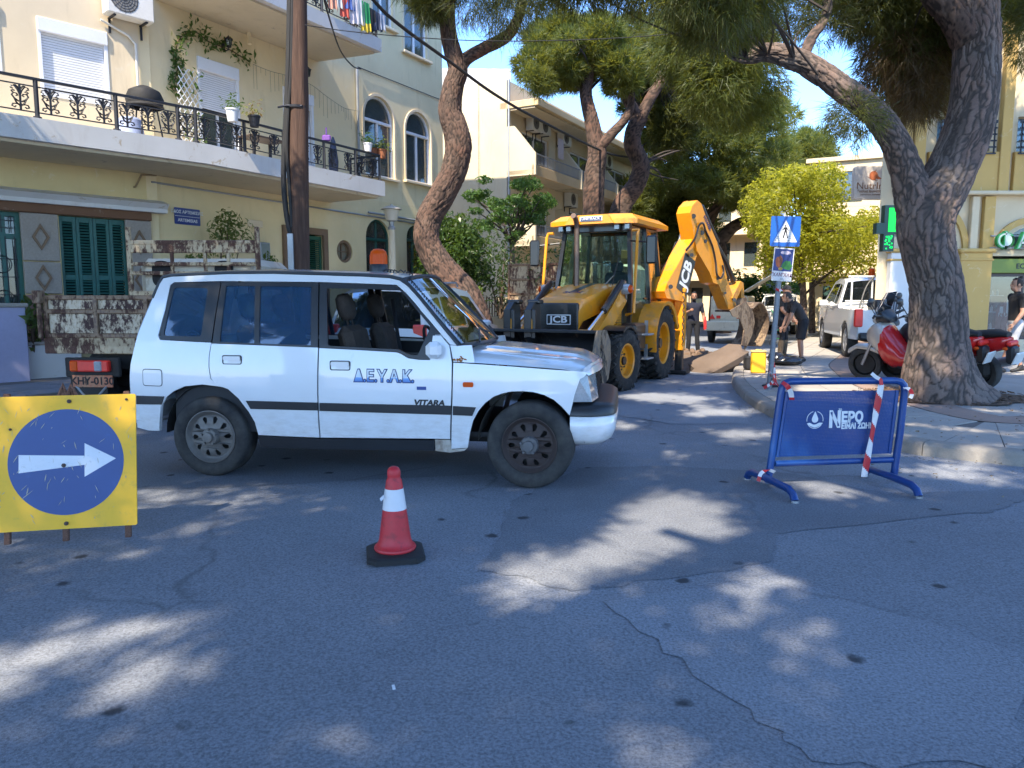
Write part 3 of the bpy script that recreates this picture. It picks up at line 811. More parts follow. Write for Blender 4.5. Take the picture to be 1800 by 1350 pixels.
def ac_unit(name,label,w,h,d,M,group=None,side=False):
	"""M: local X along the wall, Y inward, Z up, origin at the back bottom centre; front faces -Y"""
	r=thing(name,label,'air conditioner',(0,0,0),0,group); r.matrix_basis=M; r.rotation_mode='XYZ'
	b=MB(); b.box((0,-d/2-.06,h/2+.06),(w,d,h),None,.02); b.build('casing',M_AC,r)
	b=MB(); fr=h*.42; cx=-w*.14
	for k in range(1,6):
		rr=fr*k/5.5; b.tube([(cx+rr*math.cos(a),-d-.063,h/2+.06+rr*math.sin(a)) for a in np.linspace(0,2*PI,25)],.006,4,False)
	for a in np.linspace(0,PI,9)[:-1]:b.tube([(cx-fr*math.cos(a),-d-.063,h/2+.06-fr*math.sin(a)),(cx+fr*math.cos(a),-d-.063,h/2+.06+fr*math.sin(a))],.005,4,False)
	b.build('fan_grille',M_GRILLE,r,smooth=0)
	b=MB(); b.prism(circle(fr*.98,24),.003,(),T(cx,-d-.0605,h/2+.06)@RX(PI/2)); b.build('fan_shade_disc',flat('fan_shadow_grey',(.22,.21,.19),.8),r,smooth=0)  # flat grey disc painted as the shade behind the fan grille
	for s in (-1,1):
		b=MB(); b.box((s*w*.34,-d*.55,.045),(.045,d*1.1,.03),None,.004); b.box((s*w*.34,-.02,-.08),(.04,.03,.28),None,.004); b.build('bracket',M_IRON,r)
	return r
q=FA.sz(223,42,.1)
ac_unit('air_conditioner','cream air conditioner with round fan grille on wall beside the closed roller shutter',.85,.62,.3,FA.Mz(q[0],q[1],0.0))
def lantern(u,v,fr,label):
	s,z=fr.sz(u,v,.2); r=thing('wall_lantern',label,'lantern',fr.at(s,z,0.0),0,'black wall lanterns on the house'); r.matrix_basis=fr.Mz(s,z,0)
	b=MB(); b.box((0,-.015,-.02),(.09,.03,.16),None,.01); b.tube([(0,-.02,-.06),(0,-.12,-.12),(0,-.2,-.1),(0,-.2,-.06)],.012,6); b.build('bracket',M_IRON,r)
	b=MB()
	for a in range(6):b.tube([(.05*math.cos(a*PI/3),-.2+.05*math.sin(a*PI/3),-.05),(.075*math.cos(a*PI/3),-.2+.075*math.sin(a*PI/3),.1)],.007,4)
	b.lathe([(.0,.2),(.015,.17),(.05,.14),(.1,.1),(.09,.095)],6,T(0,-.2,0)); b.lathe([(.0,-.06),(.055,-.06),(.05,-.04)],6,T(0,-.2,0)); b.build('lantern_cage',M_IRON,r)
	b=MB(); b.lathe([(.045,-.04),(.068,.095)],6,T(0,-.2,0)); b.build('lantern_glass',M_BLACKGLASS,r)
lantern(402,78,FB,'black wall lantern above the creeper beside the half open roller shutter'); lantern(541,130,FB,'black wall lantern partly hidden behind the wooden utility pole')
s,z=FB.sz(329,381); pl_=thing('street_name_plate','small blue street name plate with white Greek and Latin lettering on yellow wall','street sign',FB.at(s,z,0))
pl_.matrix_basis=FB.M(s,z,.002)
b=MB(); b.prism(rrect(.62,.34,.02),.012); b.build('plate',mat('blue_enamel',(.02,.045,.22),.3),pl_)
b=MB(); b.prism(rect(-.3,.3,-.004,.004),.002,z0=.012); b.build('divider',M_WPVC,pl_)
lettering('ΟΔΟΣ ΑΡΤΕΜΙΣΙΑΣ',.085,T(0,.085,.013),M_WPVC,pl_,.001,.002); lettering('ARTEMISIAS',.09,T(0,-.085,.013),M_WPVC,pl_,.001,.002)
s,z=FB.sz(333,152,.25); r=thing('trellis','white lattice trellis with a green climber behind the iron balcony railing','trellis',FB.at(s,Z1,.3)); r.matrix_basis=FB.Mz(s,Z1,.25)
b=MB(); th_=z-Z1+.35; w=.62
for i in range(-8,9):
	for sg in (-1,1):
		x0=i*.13; pts=[(x0+sg*t,t*1.35) for t in np.linspace(-1.3,1.3,40)]; pts=[p for p in pts if abs(p[0])<w/2 and 0<p[1]+.4<th_]
		if len(pts)>1:b.tube([(pts[0][0],sg*.006,pts[0][1]+.4),(pts[-1][0],sg*.006,pts[-1][1]+.4)],.011,4)
b.build('lattice',M_WPVC,r,smooth=0)
def leaf_cloud(n,pfn,size,seed,fold=.25,up=0.2):
	"""n folded leaves placed by pfn(rng) -> (point, outward)"""
	rr=random.Random(seed); b=MB(); V,F=[],[]
	for _ in range(n):
		p,o=pfn(rr); o=Vector(o)+Vector((rr.gauss(0,.6),rr.gauss(0,.6),rr.gauss(0,.6)+up)); o=o.normalized() if o.length>1e-4 else Vector((0,0,1))
		d=o.cross(Vector((rr.gauss(0,1),rr.gauss(0,1),rr.gauss(0,1)))); d=d.normalized() if d.length>1e-4 else o.orthogonal(); w=o.cross(d)
		L=size*rr.uniform(.6,1.35); W=L*.36; p=Vector(p); k=len(V)
		V+=[p-d*L,p+w*W-o*W*fold*0+o*W*fold,p+d*L-o*L*.15,p-w*W+o*W*fold]
		F+=[(k,k+1,k+2),(k,k+2,k+3)]
	b.add(V,F); return b
cre=[FB.at(*FB.sz(u,v,.06),.06) for u,v in ((311,158),(306,150),(312,120),(309,105),(312,75),(325,60),(345,57),(365,72),(385,80),(405,88),(425,100),(440,108))]
crs=spline(cre,6)
r=tag((lambda o:o)(bpy.data.objects.new('creeper',None)),'thin green creeper trained up the wall and over the half open shutter','creeper'); COL.objects.link(r); r.location=cre[0]
b=MB(); b.tube(crs,.012,5); b.build('stem',mat('creeper_stem',(.12,.08,.04),.9),r,world=True)
leaf_cloud(520,lambda g:(g.choice(crs)+Vector((g.gauss(0,.1),g.gauss(0,.06),g.gauss(0,.1))),(.8,-.5,.1)),.065,4).build('foliage',M_LEAFG,r,world=True,smooth=0)
leaf_cloud(60,lambda g:(FB.at(s+g.uniform(-.3,.3),Z1+g.uniform(.3,th_),.33),(.8,-.5,.1)),.07,9).build('climber',M_LEAFG,None,smooth=0); cl=COL.objects['climber']; cl['kind']='stuff'; cl.data.transform(r.matrix_basis.inverted()); cl.parent=r
fl=[FB.at(*FB.sz(u,v,.1),.1) for u,v in ((445,113),(475,125),(505,133),(545,148),(575,170),(600,187),(612,192),(632,195))]
b=MB(); fs_=spline(fl,8); b.tube(fs_,.006,4); rr=random.Random(2)
for p in fs_[::2]:b.tube([p,p+Vector((0,0,-rr.uniform(.1,.55)))],.004,4)
tag(b.build('icicle_lights',mat('light_string',(.25,.22,.16),.7),None,smooth=0),'unlit string of icicle lights hanging along the wall above the balcony','light string')
def pot_plant(u,v,fr,o,zb,label,m_pot,lm,ps=.13,fol=.22,n=90,lab='plant pots along the balcony',leaf=.05):
	s=sat(fr,u,o); r=thing('potted_plant',label,'plant pot',fr.at(s,zb,o),0,lab)
	b=MB(); b.lathe([(0,0),(ps*.7,0),(ps*.95,ps*1.6),(ps*1.05,ps*1.6),(ps*1.05,ps*1.85),(ps*.9,ps*1.85),(ps*.85,ps*1.5),(0,ps*1.5)],14); b.build('pot',m_pot,r)
	leaf_cloud(n,lambda g:((g.gauss(0,fol*.45),g.gauss(0,fol*.45),ps*1.8+abs(g.gauss(0,fol*.6))),(0,0,1)),leaf,int(u)).build('foliage',lm,r,smooth=0); return r
zr=Z1+RH
pot_plant(421,190,FB,ob+.12,zr-.12,'white pot of bushy green plant hung on the railing by the half open shutter',M_WPVC,M_LEAFG)
pot_plant(458,210,FB,ob+.12,zr-.12,'dark pot with dry reddish plant on the railing left of the utility pole',M_IRON,leafmat('dry_red_leaves',(.12,.05,.03),(.2,.09,.05)),.12,.2,60)
pot_plant(652,270,FB,ob,zr+.002,'white pot leftmost of three on the balcony end railing',M_WPVC,M_LEAFG,.11,.18)
pot_plant(664,272,FB,ob-.28,zr+.002,'terracotta pot in the middle of three on the balcony end railing',M_TERRA,M_LEAFG,.11,.14,60)
pot_plant(676,275,FB,ob-.1,zr-.05,'terracotta pot with spreading plant at the corner of the balcony end railing',M_TERRA,leafmat('dusty_leaves',(.03,.05,.015),(.1,.13,.04)),.12,.25,110)
pos=FA.at(sat(FA,272,1.1),Z1,1.1); r=thing('barbecue_grill','barbecue under a black cover standing behind the iron balcony railing','barbecue',pos,R(40))
b=MB(); b.lathe([(0,.38),(.1,.37),(.27,.28),(.33,.14),(.31,.04),(.33,0),(.28,-.02)],18,T(0,0,.62)); b.build('cover',mat('black_cover_cloth',(.012,.012,.013),.75,bump=.5,bscale=12),r)
b=MB()
for a in range(3):b.tube([(.2*math.cos(a*2.1),.2*math.sin(a*2.1),.62),(.3*math.cos(a*2.1),.3*math.sin(a*2.1),0)],.014,6)
b.build('stand',M_IRON,r)
pos=FA.at(sat(FA,245,1.0),Z1,1.0); r=thing('stool','rounded pale blue plastic stool on balcony floor beside the covered barbecue','stool',pos)
b=MB(); b.lathe([(0,.4),(.16,.4),(.2,.36),(.22,.2),(.25,0),(.22,0),(.18,.3)],16); b.build('seat',mat('pale_blue_plastic',(.3,.36,.55),.5),r)
pos=FB.at(sat(FB,470,1.1),Z1,1.1); r=thing('balcony_table','low dark wooden table with bench on balcony left of the utility pole','table',pos,R(60))
b=MB(); b.box((0,0,.5),(.9,.5,.04),None,.008); b.build('tabletop',mat('dark_wood',(.06,.04,.03),.6),r)
for sx in (-1,1):
	for sy in (-1,1):b=MB(); b.box((sx*.4,sy*.2,.24),(.05,.05,.48)); b.build('leg',M_IRON,r)
pos=FB.at(sat(FB,592,1.4),Z1,1.4); r=thing('folded_parasol','folded blue grey parasol leaning inside balcony railing right of the utility pole','parasol',pos)
b=MB(); b.lathe([(0,0),(.1,.02),(.12,.3),(.06,.75),(.02,.86),(0,.87)],10); b.build('canopy',mat('blue_grey_cloth',(.06,.075,.12),.9),r)
pos=FB.at(sat(FB,581,ob),zr,ob); r=thing('cleaning_brush','purple cleaning brush standing on the balcony railing','brush',pos)
b=MB(); b.box((0,0,.07),(.2,.06,.14),None,.03); b.build('head',mat('purple_plastic',(.16,.06,.3),.5),r); b=MB(); b.tube([(0,0,.13),(0,0,.3)],.018,8); b.build('handle',mat('purple_plastic_grip',(.12,.05,.25),.5),r)
cols=[((.62,.3,.2),.5),((.6,.58,.52),.42),((.7,.12,.08),.55),((.08,.14,.4),.34),((.66,.6,.62),.6),((.68,.66,.64),.56),((.03,.3,.1),.66),((.02,.02,.025),.5),((.05,.06,.1),.42),((.35,.4,.5),.36)]
names=[('peach','towel'),('cream','vest'),('red','shirt'),('blue','shirt'),('pinkish white','towel'),('white','sheet'),('green and yellow','shirt'),('black','trousers'),('dark blue','shorts'),('pale blue','shorts')]
rr=random.Random(5); us=[598,608,618,626,634,643,652,664,673,681]
for (c,L),(cn,kd),u in zip(cols,names,us):
	o_=ob+(.1 if u<660 else .06); s=min(sat(FB,u,o_),SB2+.05); z0=Z2+RH+(.02 if u<660 else -.05)
	b=MB(); w=.13; ph=rr.uniform(0,6)
	b.grid(lambda x,y:FB.at(s+x*w*(1+.25*y),z0-y*L*(1+.06*math.sin(5*x+ph)),o_+.015+.035*math.sin(x*7+ph)*y+.004*math.sin(9*y)),list(np.linspace(-1,1,15)),list(np.linspace(0,1,8)))
	if 'yellow' in cn:
		nf=len(b.f); b.m=[1 if (i%7)>=5 else 0 for i in range(nf)]
		o=b.build('hanging_laundry',[mat('cloth_'+cn.replace(' ','_'),c,.9),mat('cloth_yellow',(.7,.5,.05),.9)],None,smooth=180)
	else:o=b.build('hanging_laundry',mat('cloth_'+cn.replace(' ','_'),c,.9,bump=.2),None,smooth=180)
	tag(o,cn+' '+kd+' drying over the railing of the upper balcony','laundry','laundry drying on the upper balcony')
r=thing('garden_wall','low white painted garden wall with stone coping below the teal shutters','garden wall',FA.at(-1.6,0,.35))
s0,s1=sat(FA,34,.5),sat(FA,136,.5); zt=zat(FA,60,607,.5)
b=MB(); b.box(((s0+s1)/2,-.35,zt/2),(s1-s0,.25,zt),FA.Mz(),.01); b.build('wall_face',M_WHITEP,r,world=True)
b=MB(); b.box(((s0+s1)/2,-.35,zt+.03),(s1-s0+.04,.32,.055),FA.Mz(),.012); b.build('coping',M_STONE,r,world=True)
r=thing('gate_pier','pale lilac square gate pier with grey cap at left edge','gate pier',FA.at(-3,0,.9))
s1=sat(FA,41,.75); s0=s1-1.1; zt=zat(FA,20,540,.75)
b=MB(); b.box(((s0+s1)/2,-.62,zt/2),(s1-s0,.3,zt),FA.Mz(),.012); b.build('pier_shaft',mat('lilac_paint',(.34,.33,.46),.8,var=.1),r,world=True)
b=MB(); b.box(((s0+s1)/2,-.62,zt+.035),(s1-s0+.08,.38,.07),FA.Mz(),.015); b.build('cap',M_STONE,r,world=True)
def bush(name,label,cat,base,w,h,n,size,lm,seed,group=None,stem=True,z0=.25):
	r=thing(name,label,cat,base,0,group); rr=random.Random(seed); cl=[(Vector((rr.gauss(0,w*.28),rr.gauss(0,w*.28),h*rr.uniform(z0,.9))),w*rr.uniform(.18,.32)) for _ in range(max(5,int(n/110)))]
	def pf(g):
		c,q=g.choice(cl); d=Vector((g.gauss(0,1),g.gauss(0,1),g.gauss(0,1))).normalized(); return c+d*q*g.uniform(.55,1.05),d
	leaf_cloud(n,pf,size,seed).build('foliage',lm,r,smooth=0)
	if stem:
		b=MB()
		for c,q in cl[:9]:b.tube([(0,0,0),(c.x*.3,c.y*.3,c.z*.5),tuple(c)],[.03,.02,.008],5)
		b.build('stem',M_BARKB,r)
	return r
M_BARKB=mat('brown_twigs',(.1,.065,.04),.9,var=.3)
p=FA.at(sat(FA,52,.5),zt*0+.75,.45); bush('broad_leaved_plant','dark broad leaved plant growing behind low white garden wall','plant',(p.x,p.y,.6),.9,.95,160,.11,leafmat('dark_broad_leaves',(.015,.04,.012),(.045,.085,.025)),3)
p=FB.at(sat(FB,388,.8),.1,.8); bush('young_shrub','upright green shrub growing above the rusty truck by the yellow wall','shrub',p,1.1,zat(FB,385,352,.8),700,.06,leafmat('olive_leaves',(.03,.06,.02),(.1,.14,.045)),14,z0=.55)
p=FB.at(sat(FB,470,.5),.1,.5); bush('young_shrub','thin low shrub beside the meter box behind the truck headboard','shrub',p,.6,zat(FB,475,435,.5),140,.06,M_LEAFG,15,z0=.6)
s,z=FB.sz(465,442,.1); r=thing('meter_box','small grey meter box on the yellow wall left of the utility pole','meter box',FB.at(s,z,0)); r.matrix_basis=FB.Mz(s,z,0)
b=MB(); b.box((0,-.07,0),(.3,.14,.42),None,.015); b.build('casing',M_STEEL,r); b=MB(); b.box((0,-.142,.02),(.24,.006,.32),None,.002); b.build('door',mat('grey_green_paint',(.2,.24,.22),.5),r)
s,z=FB.sz(450,393,.06); r=thing('vent_cover','small cream vent cover on the yellow wall above the truck','vent',FB.at(s,z,0)); r.matrix_basis=FB.Mz(s,z,0)
b=MB(); b.box((0,-.03,0),(.42,.05,.16),None,.01); b.build('cover',M_CREAM2,r)
c2=at(891,500,28.5)
F2=Frame(c2.x,c2.y,28.5); APT=thing('apartment_block','cream apartment block with tiers of fenced balconies beyond the leaning pine','apartment building',(c2.x,c2.y,0))
bpA=lambda name,b,m,sm=30:b.build(name,m,APT,smooth=sm,world=True)
OBL=1.15; L2=30.0
zE=zat(F2,937,171,OBL); zEb=zat(F2,937,184,OBL)
zF=[zat(F2,937,300,OBL)]; st=(zEb-zF[0]); zF+=[zF[0]-st-.25,zF[0]-2*st-.5]
zFlank=zat(F2,891,140)
FL=Frame(c2.x,c2.y,118.5)
b=MB(); b.box((-6.5,.14,zFlank/2),(13,.28,zFlank),FL.Mz()); bpA('flank_wall',b,M_FLANK)
M_SHED=mat('grey_corrugated_sheet',(.5,.5,.5),.6,var=.1)
zs0,zs1=zFlank+.01,zat(FL,860,87)
b=MB(); n=90
b.grid(lambda i,z:FL.at(-12.6+i*12.6/n,lerp(zs0,zs1-(.0 if i<n*.62 else (i-n*.62)/(n*.38)*(zs1-zat(FL,893,117))),z),-.3+.025*math.sin(i*PI*.5)),list(range(n+1)),[0,1]); bpA('roof_shed',b,M_SHED)
holes=[]; DS=4.6
for z in zF:
	for k in range(6):s=1.0+k*DS; holes.append((s+.2,s+2.6,max(.05,z+.08),z+.08+st*.74))
b=MB(); b.prism(rect(0.29,L2,0,zFlank),.25,[rect(*h) for h in holes],F2.M(0,0,-.25)); bpA('street_wall',b,M_CREAM2)
for (s0,s1,z0,z1) in holes:
	b=MB(); M=F2.Mz()
	for s in (s0+.03,(s0+s1)/2,s1-.03):b.box((s,.12,(z0+z1)/2),(.06,.06,z1-z0-.1),M)
	for z in (z0+.03,z1-.03):b.box(((s0+s1)/2,.12,z),(s1-s0,.065,.06),M)
	w=bpA('window',b,M_WPVC,0); g=MB(); g.box(((s0+s1)/2,.14,(z0+z1)/2),(s1-s0,.01,z1-z0),M); g.v=[tuple(Vector(p)-c2.to_3d()*0-Vector((c2.x,c2.y,0))) for p in g.v]; g.build('pane',M_BLACKGLASS,w,smooth=0)
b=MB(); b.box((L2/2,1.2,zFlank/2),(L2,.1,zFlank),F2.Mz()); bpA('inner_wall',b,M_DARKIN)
b=MB(); b.box((L2/2,(-OBL-.15+.3)/2-.0,(zE+zEb)/2),(L2,OBL+.45,zE-zEb),F2.Mz(),.02); bpA('eave_slab',b,m_plaster('stained_fascia',(.6,.45,.25),amt=.5))
b=MB(); b.box((L2/2,-OBL/2-.05,zEb-.03),(L2-.1,OBL-.1,.05),F2.Mz()); bpA('eave_soffit',b,M_SOFFIT)
M_PEACH=m_plaster('peach_parapet',(.62,.44,.24),amt=.3)
M_RAILG=mat('grey_rail',(.3,.31,.34),.5,.3)
for z in zF:
	b=MB(); b.box((L2/2,-OBL/2,z),(L2,OBL-.02,.16),F2.Mz(),.01); bpA('balcony_slab',b,M_SOFFIT)
	hp=zat(F2,937,293,OBL)-zat(F2,937,312,OBL)
	b=MB(); b.box((L2/2,-OBL+.05,z+.06),(L2,.1,hp),F2.Mz(),.01); bpA('parapet_band',b,M_PEACH)
	for k in range(8):
		s=.0+k*DS*.93; b=MB(); e=-.06
		b.prism([(0,0),(OBL+.06,0),(OBL+.06,st*.34),(OBL+.02,st*.34),(.30,st*.78),(0,st*.78)],.12,(),F2.Mz(s,z-.12,0)@Matrix(((0,0,1,0),(-1,0,0,0),(0,1,0,0),(0,0,0,1)))); bpA('balcony_fin',b,M_FLANK,20)
		if k<7:
			b=MB(); z1=z+.06+hp/2; hh=st*.34-hp+.02; M=F2.Mz(s+.13,z1,OBL-.05); w=DS*.93-.14
			b.box((w/2,0,hh),(w,.035,.035),M); b.box((w/2,0,.06),(w,.02,.02),M)
			for q in np.arange(.08,w,.12):b.box((q,0,hh/2),(.014,.014,hh),M)
			o=bpA('balcony_rail',b,M_RAILG,0); o['kind']='stuff'
b=MB(); b.tube([F2.at(.02,0,.08),F2.at(.02,zFlank,.08)],.05,6); bpA('drain_pipe',b,M_STEEL)
for i,(u,v,lab) in enumerate(((942,220,'cream air conditioner leftmost of the upper pair under the apartment eave'),(958,226,'cream air conditioner right of the upper pair under the apartment eave'),(995,246,'single cream air conditioner under the apartment eave between pair and pine'),(1070,287,'cream air conditioner under the eave right of the pale pine trunk'),(1007,354,'cream air conditioner on the lower balcony wall above the digger roof'))):
	s,z=F2.sz(u,v,.3); ac_unit('air_conditioner',lab,.8,.6,.32,F2.Mz(s,z-.3,0),'air conditioners on the apartment block')
s,z=F2.sz(986,262,OBL-.3); b=MB(); b.grid(lambda x,y:F2.at(s+x*.3,z+.4-y*.8,OBL-.3+.04*math.sin(6*x)),list(np.linspace(-1,1,9)),[0,.5,1]); tag(b.build('hanging_laundry',mat('white_and_rust_cloth',(.5,.4,.36),.9),None,smooth=180),'pale cloth hung to dry on the top balcony of the apartment block','laundry')
def block(name,label,x0,x1,y0,y1,h,m,floors,cols,mw=M_BLACKGLASS,side_left=True,deg=0,roof=True):
	cx,cy=(x0+x1)/2,(y0+y1)/2; r=thing(name,label,'building',(cx,cy,0),R(-deg)); w,d=x1-x0,y1-y0; fh=h/floors
	def face(M,W):
		n=max(1,int(cols*W/w+.5)); hs=[]
		for f in range(floors):
			for k in range(n):s=-W/2+(k+.5)*W/n; hs.append((s-W/n*.24,s+W/n*.24,f*fh+fh*.28,f*fh+fh*.82))
		b=MB(); b.prism(rect(-W/2,W/2,0,h),.2,[rect(*q) for q in hs],M@T(0,0,-.2)); b.build('wall',m,r,smooth=0)
		for q in hs:
			b=MB(); cxx,cz=(q[0]+q[1])/2,(q[2]+q[3])/2; b.prism(rect(*q),.02,(),M@T(0,0,-.15)); b.build('window',mw,r,smooth=0)
		for f in range(1,floors):b=MB(); b.box((0,f*fh,.35),(W*.9,.14,.9),M); b.box((0,f*fh+.45,.78),(W*.9,.04,.04),M); b.box((0,f*fh+.22,.78),(W*.9,.03,.03),M); b.build('balcony',m,r,smooth=0)
	Mf=Matrix(((1,0,0,0),(0,0,-1,-d/2),(0,1,0,0),(0,0,0,1))); face(Mf,w)
	Ms=Matrix(((0,0,-1,-w/2),(-1,0,0,0),(0,1,0,0),(0,0,0,1))) if side_left else Matrix(((0,0,1,w/2),(1,0,0,0),(0,1,0,0),(0,0,0,1)))
	face(Ms,d-.41)
	b=MB(); b.box((0,0,h+.1),(w+.3,d+.3,.2)); b.build('roof',m,r,smooth=0)
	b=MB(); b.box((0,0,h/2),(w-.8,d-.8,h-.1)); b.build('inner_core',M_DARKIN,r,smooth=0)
	return r
M_WHT=m_plaster('white_render',(.7,.69,.66),amt=.15)
block('apartment_building','white block with balcony windows far up the street beneath the pines',14.0,24,60,72,11.5,M_WHT,4,4,deg=20)
block('apartment_building','pale building half hidden behind the pines right of the digger boom',12.6,17.4,46,54,8.2,M_CREAM2,3,3,deg=28)
block('apartment_building','cream building at the far end of the street under the umbrella pine',30,44,82,94,9,M_CREAM2,3,5,deg=25)
block('apartment_building','narrow cream building with balconies behind the pharmacy cross',16.6,26,33,46,7.9,M_CREAMR,3,3,deg=28)
block('apartment_building','low cream house in the gap between the corner house and the apartment block',-14,-5,40,48,6,M_FLANK,2,3,deg=28,side_left=False)
FP=Frame(9.2,18.2,90); PH=thing('pharmacy_building','ochre and ivory corner building with pharmacy shop front behind the big pine','shop building',(9.2,18.2,0))
pb=lambda name,b,m,sm=30:b.build(name,m,PH,smooth=sm,world=True)
ps=lambda u,o=0.0:FP.sz(u,500,o)[0]
pz=lambda v,o=0.0:zat(FP,1700,v,o)
sL,sR_=ps(1563),ps(2300); zTop=pz(-60); z_l=pz(341); z_sill=pz(268); z_cap=pz(445); z_sb,z_st=pz(597),pz(483)
win_up=[(ps(1630),ps(1722),pz(272),pz(205)),(ps(1768),ps(1860),pz(272),pz(205)),(ps(1920),ps(2010),pz(272),pz(205))]
shop=(ps(1733),ps(1872),z_sb,pz(450)); shop2=(ps(1950),ps(2090),z_sb,pz(450))
arc1=(ps(1765),ps(1850),pz(432),pz(398))
b=MB(); b.prism(rect(sL,sR_,z_l,zTop),.3,[rect(*q) for q in win_up],FP.M(0,0,-.3)); pb('upper_wall',b,M_CREAMR)
b=MB(); b.prism(rect(sL,sR_,-.05,z_l-.002),.3,[rect(*shop),rect(*shop2),arch(arc1[0],arc1[1],arc1[2],arc1[3],12,arc1[3]-arc1[2])],FP.M(0,0,-.3)); pb('ground_wall',b,M_CREAMR)
for u0,u1,v0,v1,o in ((1563,1590,341,60,.10),(1594,1613,341,-60,.16),(1648,1664,341,-60,.16),(1742,1760,341,-60,.16),(1700,1713,446,345,.14),(1722,1741,446,345,.14),(1880,1900,341,-60,.16)):
	b=MB(); b.box(((ps(u0,o)+ps(u1,o))/2,-o/2,(pz(v0,o)+pz(v1,o))/2),(ps(u1,o)-ps(u0,o),o,pz(v1,o)-pz(v0,o)),FP.Mz(),.012); pb('pilaster',b,M_OCHRE if u0!=1700 else M_CREAMR)
for u0,u1 in ((1615,1646),(1666,1740),(1762,1878),(1903,2050)):
	b=MB(); b.box(((ps(u0)+ps(u1))/2,-.06,(z_l+z_sill)/2+.02),(ps(u1)-ps(u0),.12,z_sill-z_l-.04),FP.Mz(),.01); pb('balcony_parapet',b,M_OCHRE)
b=MB(); b.box(((sL+sR_)/2,-.13,z_l),(sR_-sL,.26,.09),FP.Mz(),.02); pb('string_course',b,M_CREAMR)
for q in win_up:
	b=MB()
	for k in range(6):b.box(((q[0]+q[1])/2,-.17,lerp(q[2],q[3]-.15,k/5)),(q[1]-q[0]+.1,.03,.035 if k<5 else .07),FP.Mz())
	for s in (q[0],q[1]):b.box((s,-.17,(q[2]+q[3])/2-.08),(.03,.03,q[3]-q[2]-.15),FP.Mz())
	pb('balcony_rail',b,M_IRON,0); b=MB(); b.box(((q[0]+q[1])/2,.25,(q[2]+q[3])/2),(q[1]-q[0],.02,q[3]-q[2]),FP.Mz()); pb('window',b,M_BLACKGLASS,0)
for u0,u1 in ((1686,1742),(1564,1600)):
	o=.2; b=MB(); b.box(((ps(u0,o)+ps(u1,o))/2,-o/2,z_cap/2),(ps(u1,o)-ps(u0,o),o,z_cap),FP.Mz(),.015); pb('pillar',b,M_OCHRE if u0>1600 else M_WHT)
	b=MB(); b.box(((ps(u0,o)+ps(u1,o))/2,-o/2-.02,z_cap+.05),(ps(u1,o)-ps(u0,o)+.12,o+.06,.1),FP.Mz(),.03); b.box(((ps(u0,o)+ps(u1,o))/2,-o/2-.01,z_cap-.17),(ps(u1,o)-ps(u0,o)+.05,o+.03,.05),FP.Mz(),.015); pb('capital',b,M_OCHRE)
def arch_band(s0,s1,z0,z1,w,m,nm='arch_moulding'):
	r=(s1-s0)/2; cx=(s0+s1)/2; h=z1-z0; oo=[(cx+(r+w)*math.cos(PI*i/18),z0+(h+w)*math.sin(PI*i/18)) for i in range(19)]; ii=[(cx-r*math.cos(PI*i/18),z0+h*math.sin(PI*i/18)) for i in range(19)]
	b=MB(); b.prism(oo+ii,.07,(),FP.M(0,0,0)); pb(nm,b,m)
arch_band(ps(1752),ps(1862),pz(432),pz(392),.14,M_OCHRE); arch_band(ps(1600),ps(1686),pz(445),pz(372),.14,M_OCHRE)
M_SHOPG=glass('shop_glass',(.75,.8,.8),tintmix=.05)
def shopfront(q):
	M=FP.Mz(); b=MB()
	for s in (q[0]+.03,q[1]-.03,lerp(q[0],q[1],.5)):b.box((s,.12,(q[2]+q[3])/2),(.06,.08,q[3]-q[2]),M,.006)
	for z in (q[2]+.04,z_st):b.box(((q[0]+q[1])/2,.12,z),(q[1]-q[0],.075,.08),M,.006)
	w=pb('shop_window',b,mat('dark_bronze_frame',(.06,.05,.05),.4,.4)); g=MB(); g.box(((q[0]+q[1])/2,.15,(q[2]+z_st)/2),(q[1]-q[0],.01,z_st-q[2]),M); g.v=[tuple(Vector(p)-Vector(PH.location)) for p in g.v]; g.build('pane',M_SHOPG,w,smooth=0)
shopfront(shop); shopfront(shop2)
b=MB(); b.box(((arc1[0]+arc1[1])/2,.15,(arc1[2]+arc1[3])/2),(arc1[1]-arc1[0],.01,arc1[3]-arc1[2]+.02),FP.Mz()); pb('fanlight',b,M_BLACKGLASS,0)
b=MB()
for q in (shop,shop2):
	b.add([FP.at(q[0]-.3,z_sb-.2,-2.2),FP.at(q[1]+.3,z_sb-.2,-2.2),FP.at(q[1]+.3,z_l,-2.2),FP.at(q[0]-.3,z_l,-2.2)],[(0,1,2,3)]); b.add([FP.at(q[0]-.3,z_sb-.02,-2.2),FP.at(q[1]+.3,z_sb-.02,-2.2),FP.at(q[1]+.3,z_sb-.02,-.3),FP.at(q[0]-.3,z_sb-.02,-.3)],[(0,1,2,3)])
	for s in (q[0]-.3,q[1]+.3):b.add([FP.at(s,z_sb-.2,-2.2),FP.at(s,z_sb-.2,-.3),FP.at(s,z_l,-.3),FP.at(s,z_l,-2.2)],[(0,1,2,3)])
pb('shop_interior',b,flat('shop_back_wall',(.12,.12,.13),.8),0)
M_GREENB=mat('olive_green_fascia',(.14,.2,.02),.4,var=.05)
for q in (shop,shop2):
	b=MB(); zg0,zg1=pz(480),pz(455); b.box(((q[0]+q[1])/2,.02,(zg0+zg1)/2),(q[1]-q[0],.1,zg1-zg0),FP.Mz(),.01); o=pb('fascia_board',b,M_GREENB)
	x=lettering('ECZANE  PHARMACY',.17,FP.M(ps(1769)+1.0 if q is shop else (q[0]+q[1])/2,(zg0+zg1)/2-.01,.035),M_IRON,None,.002,.004); x.data.transform(Matrix.Translation(-Vector(PH.location))); x.parent=o
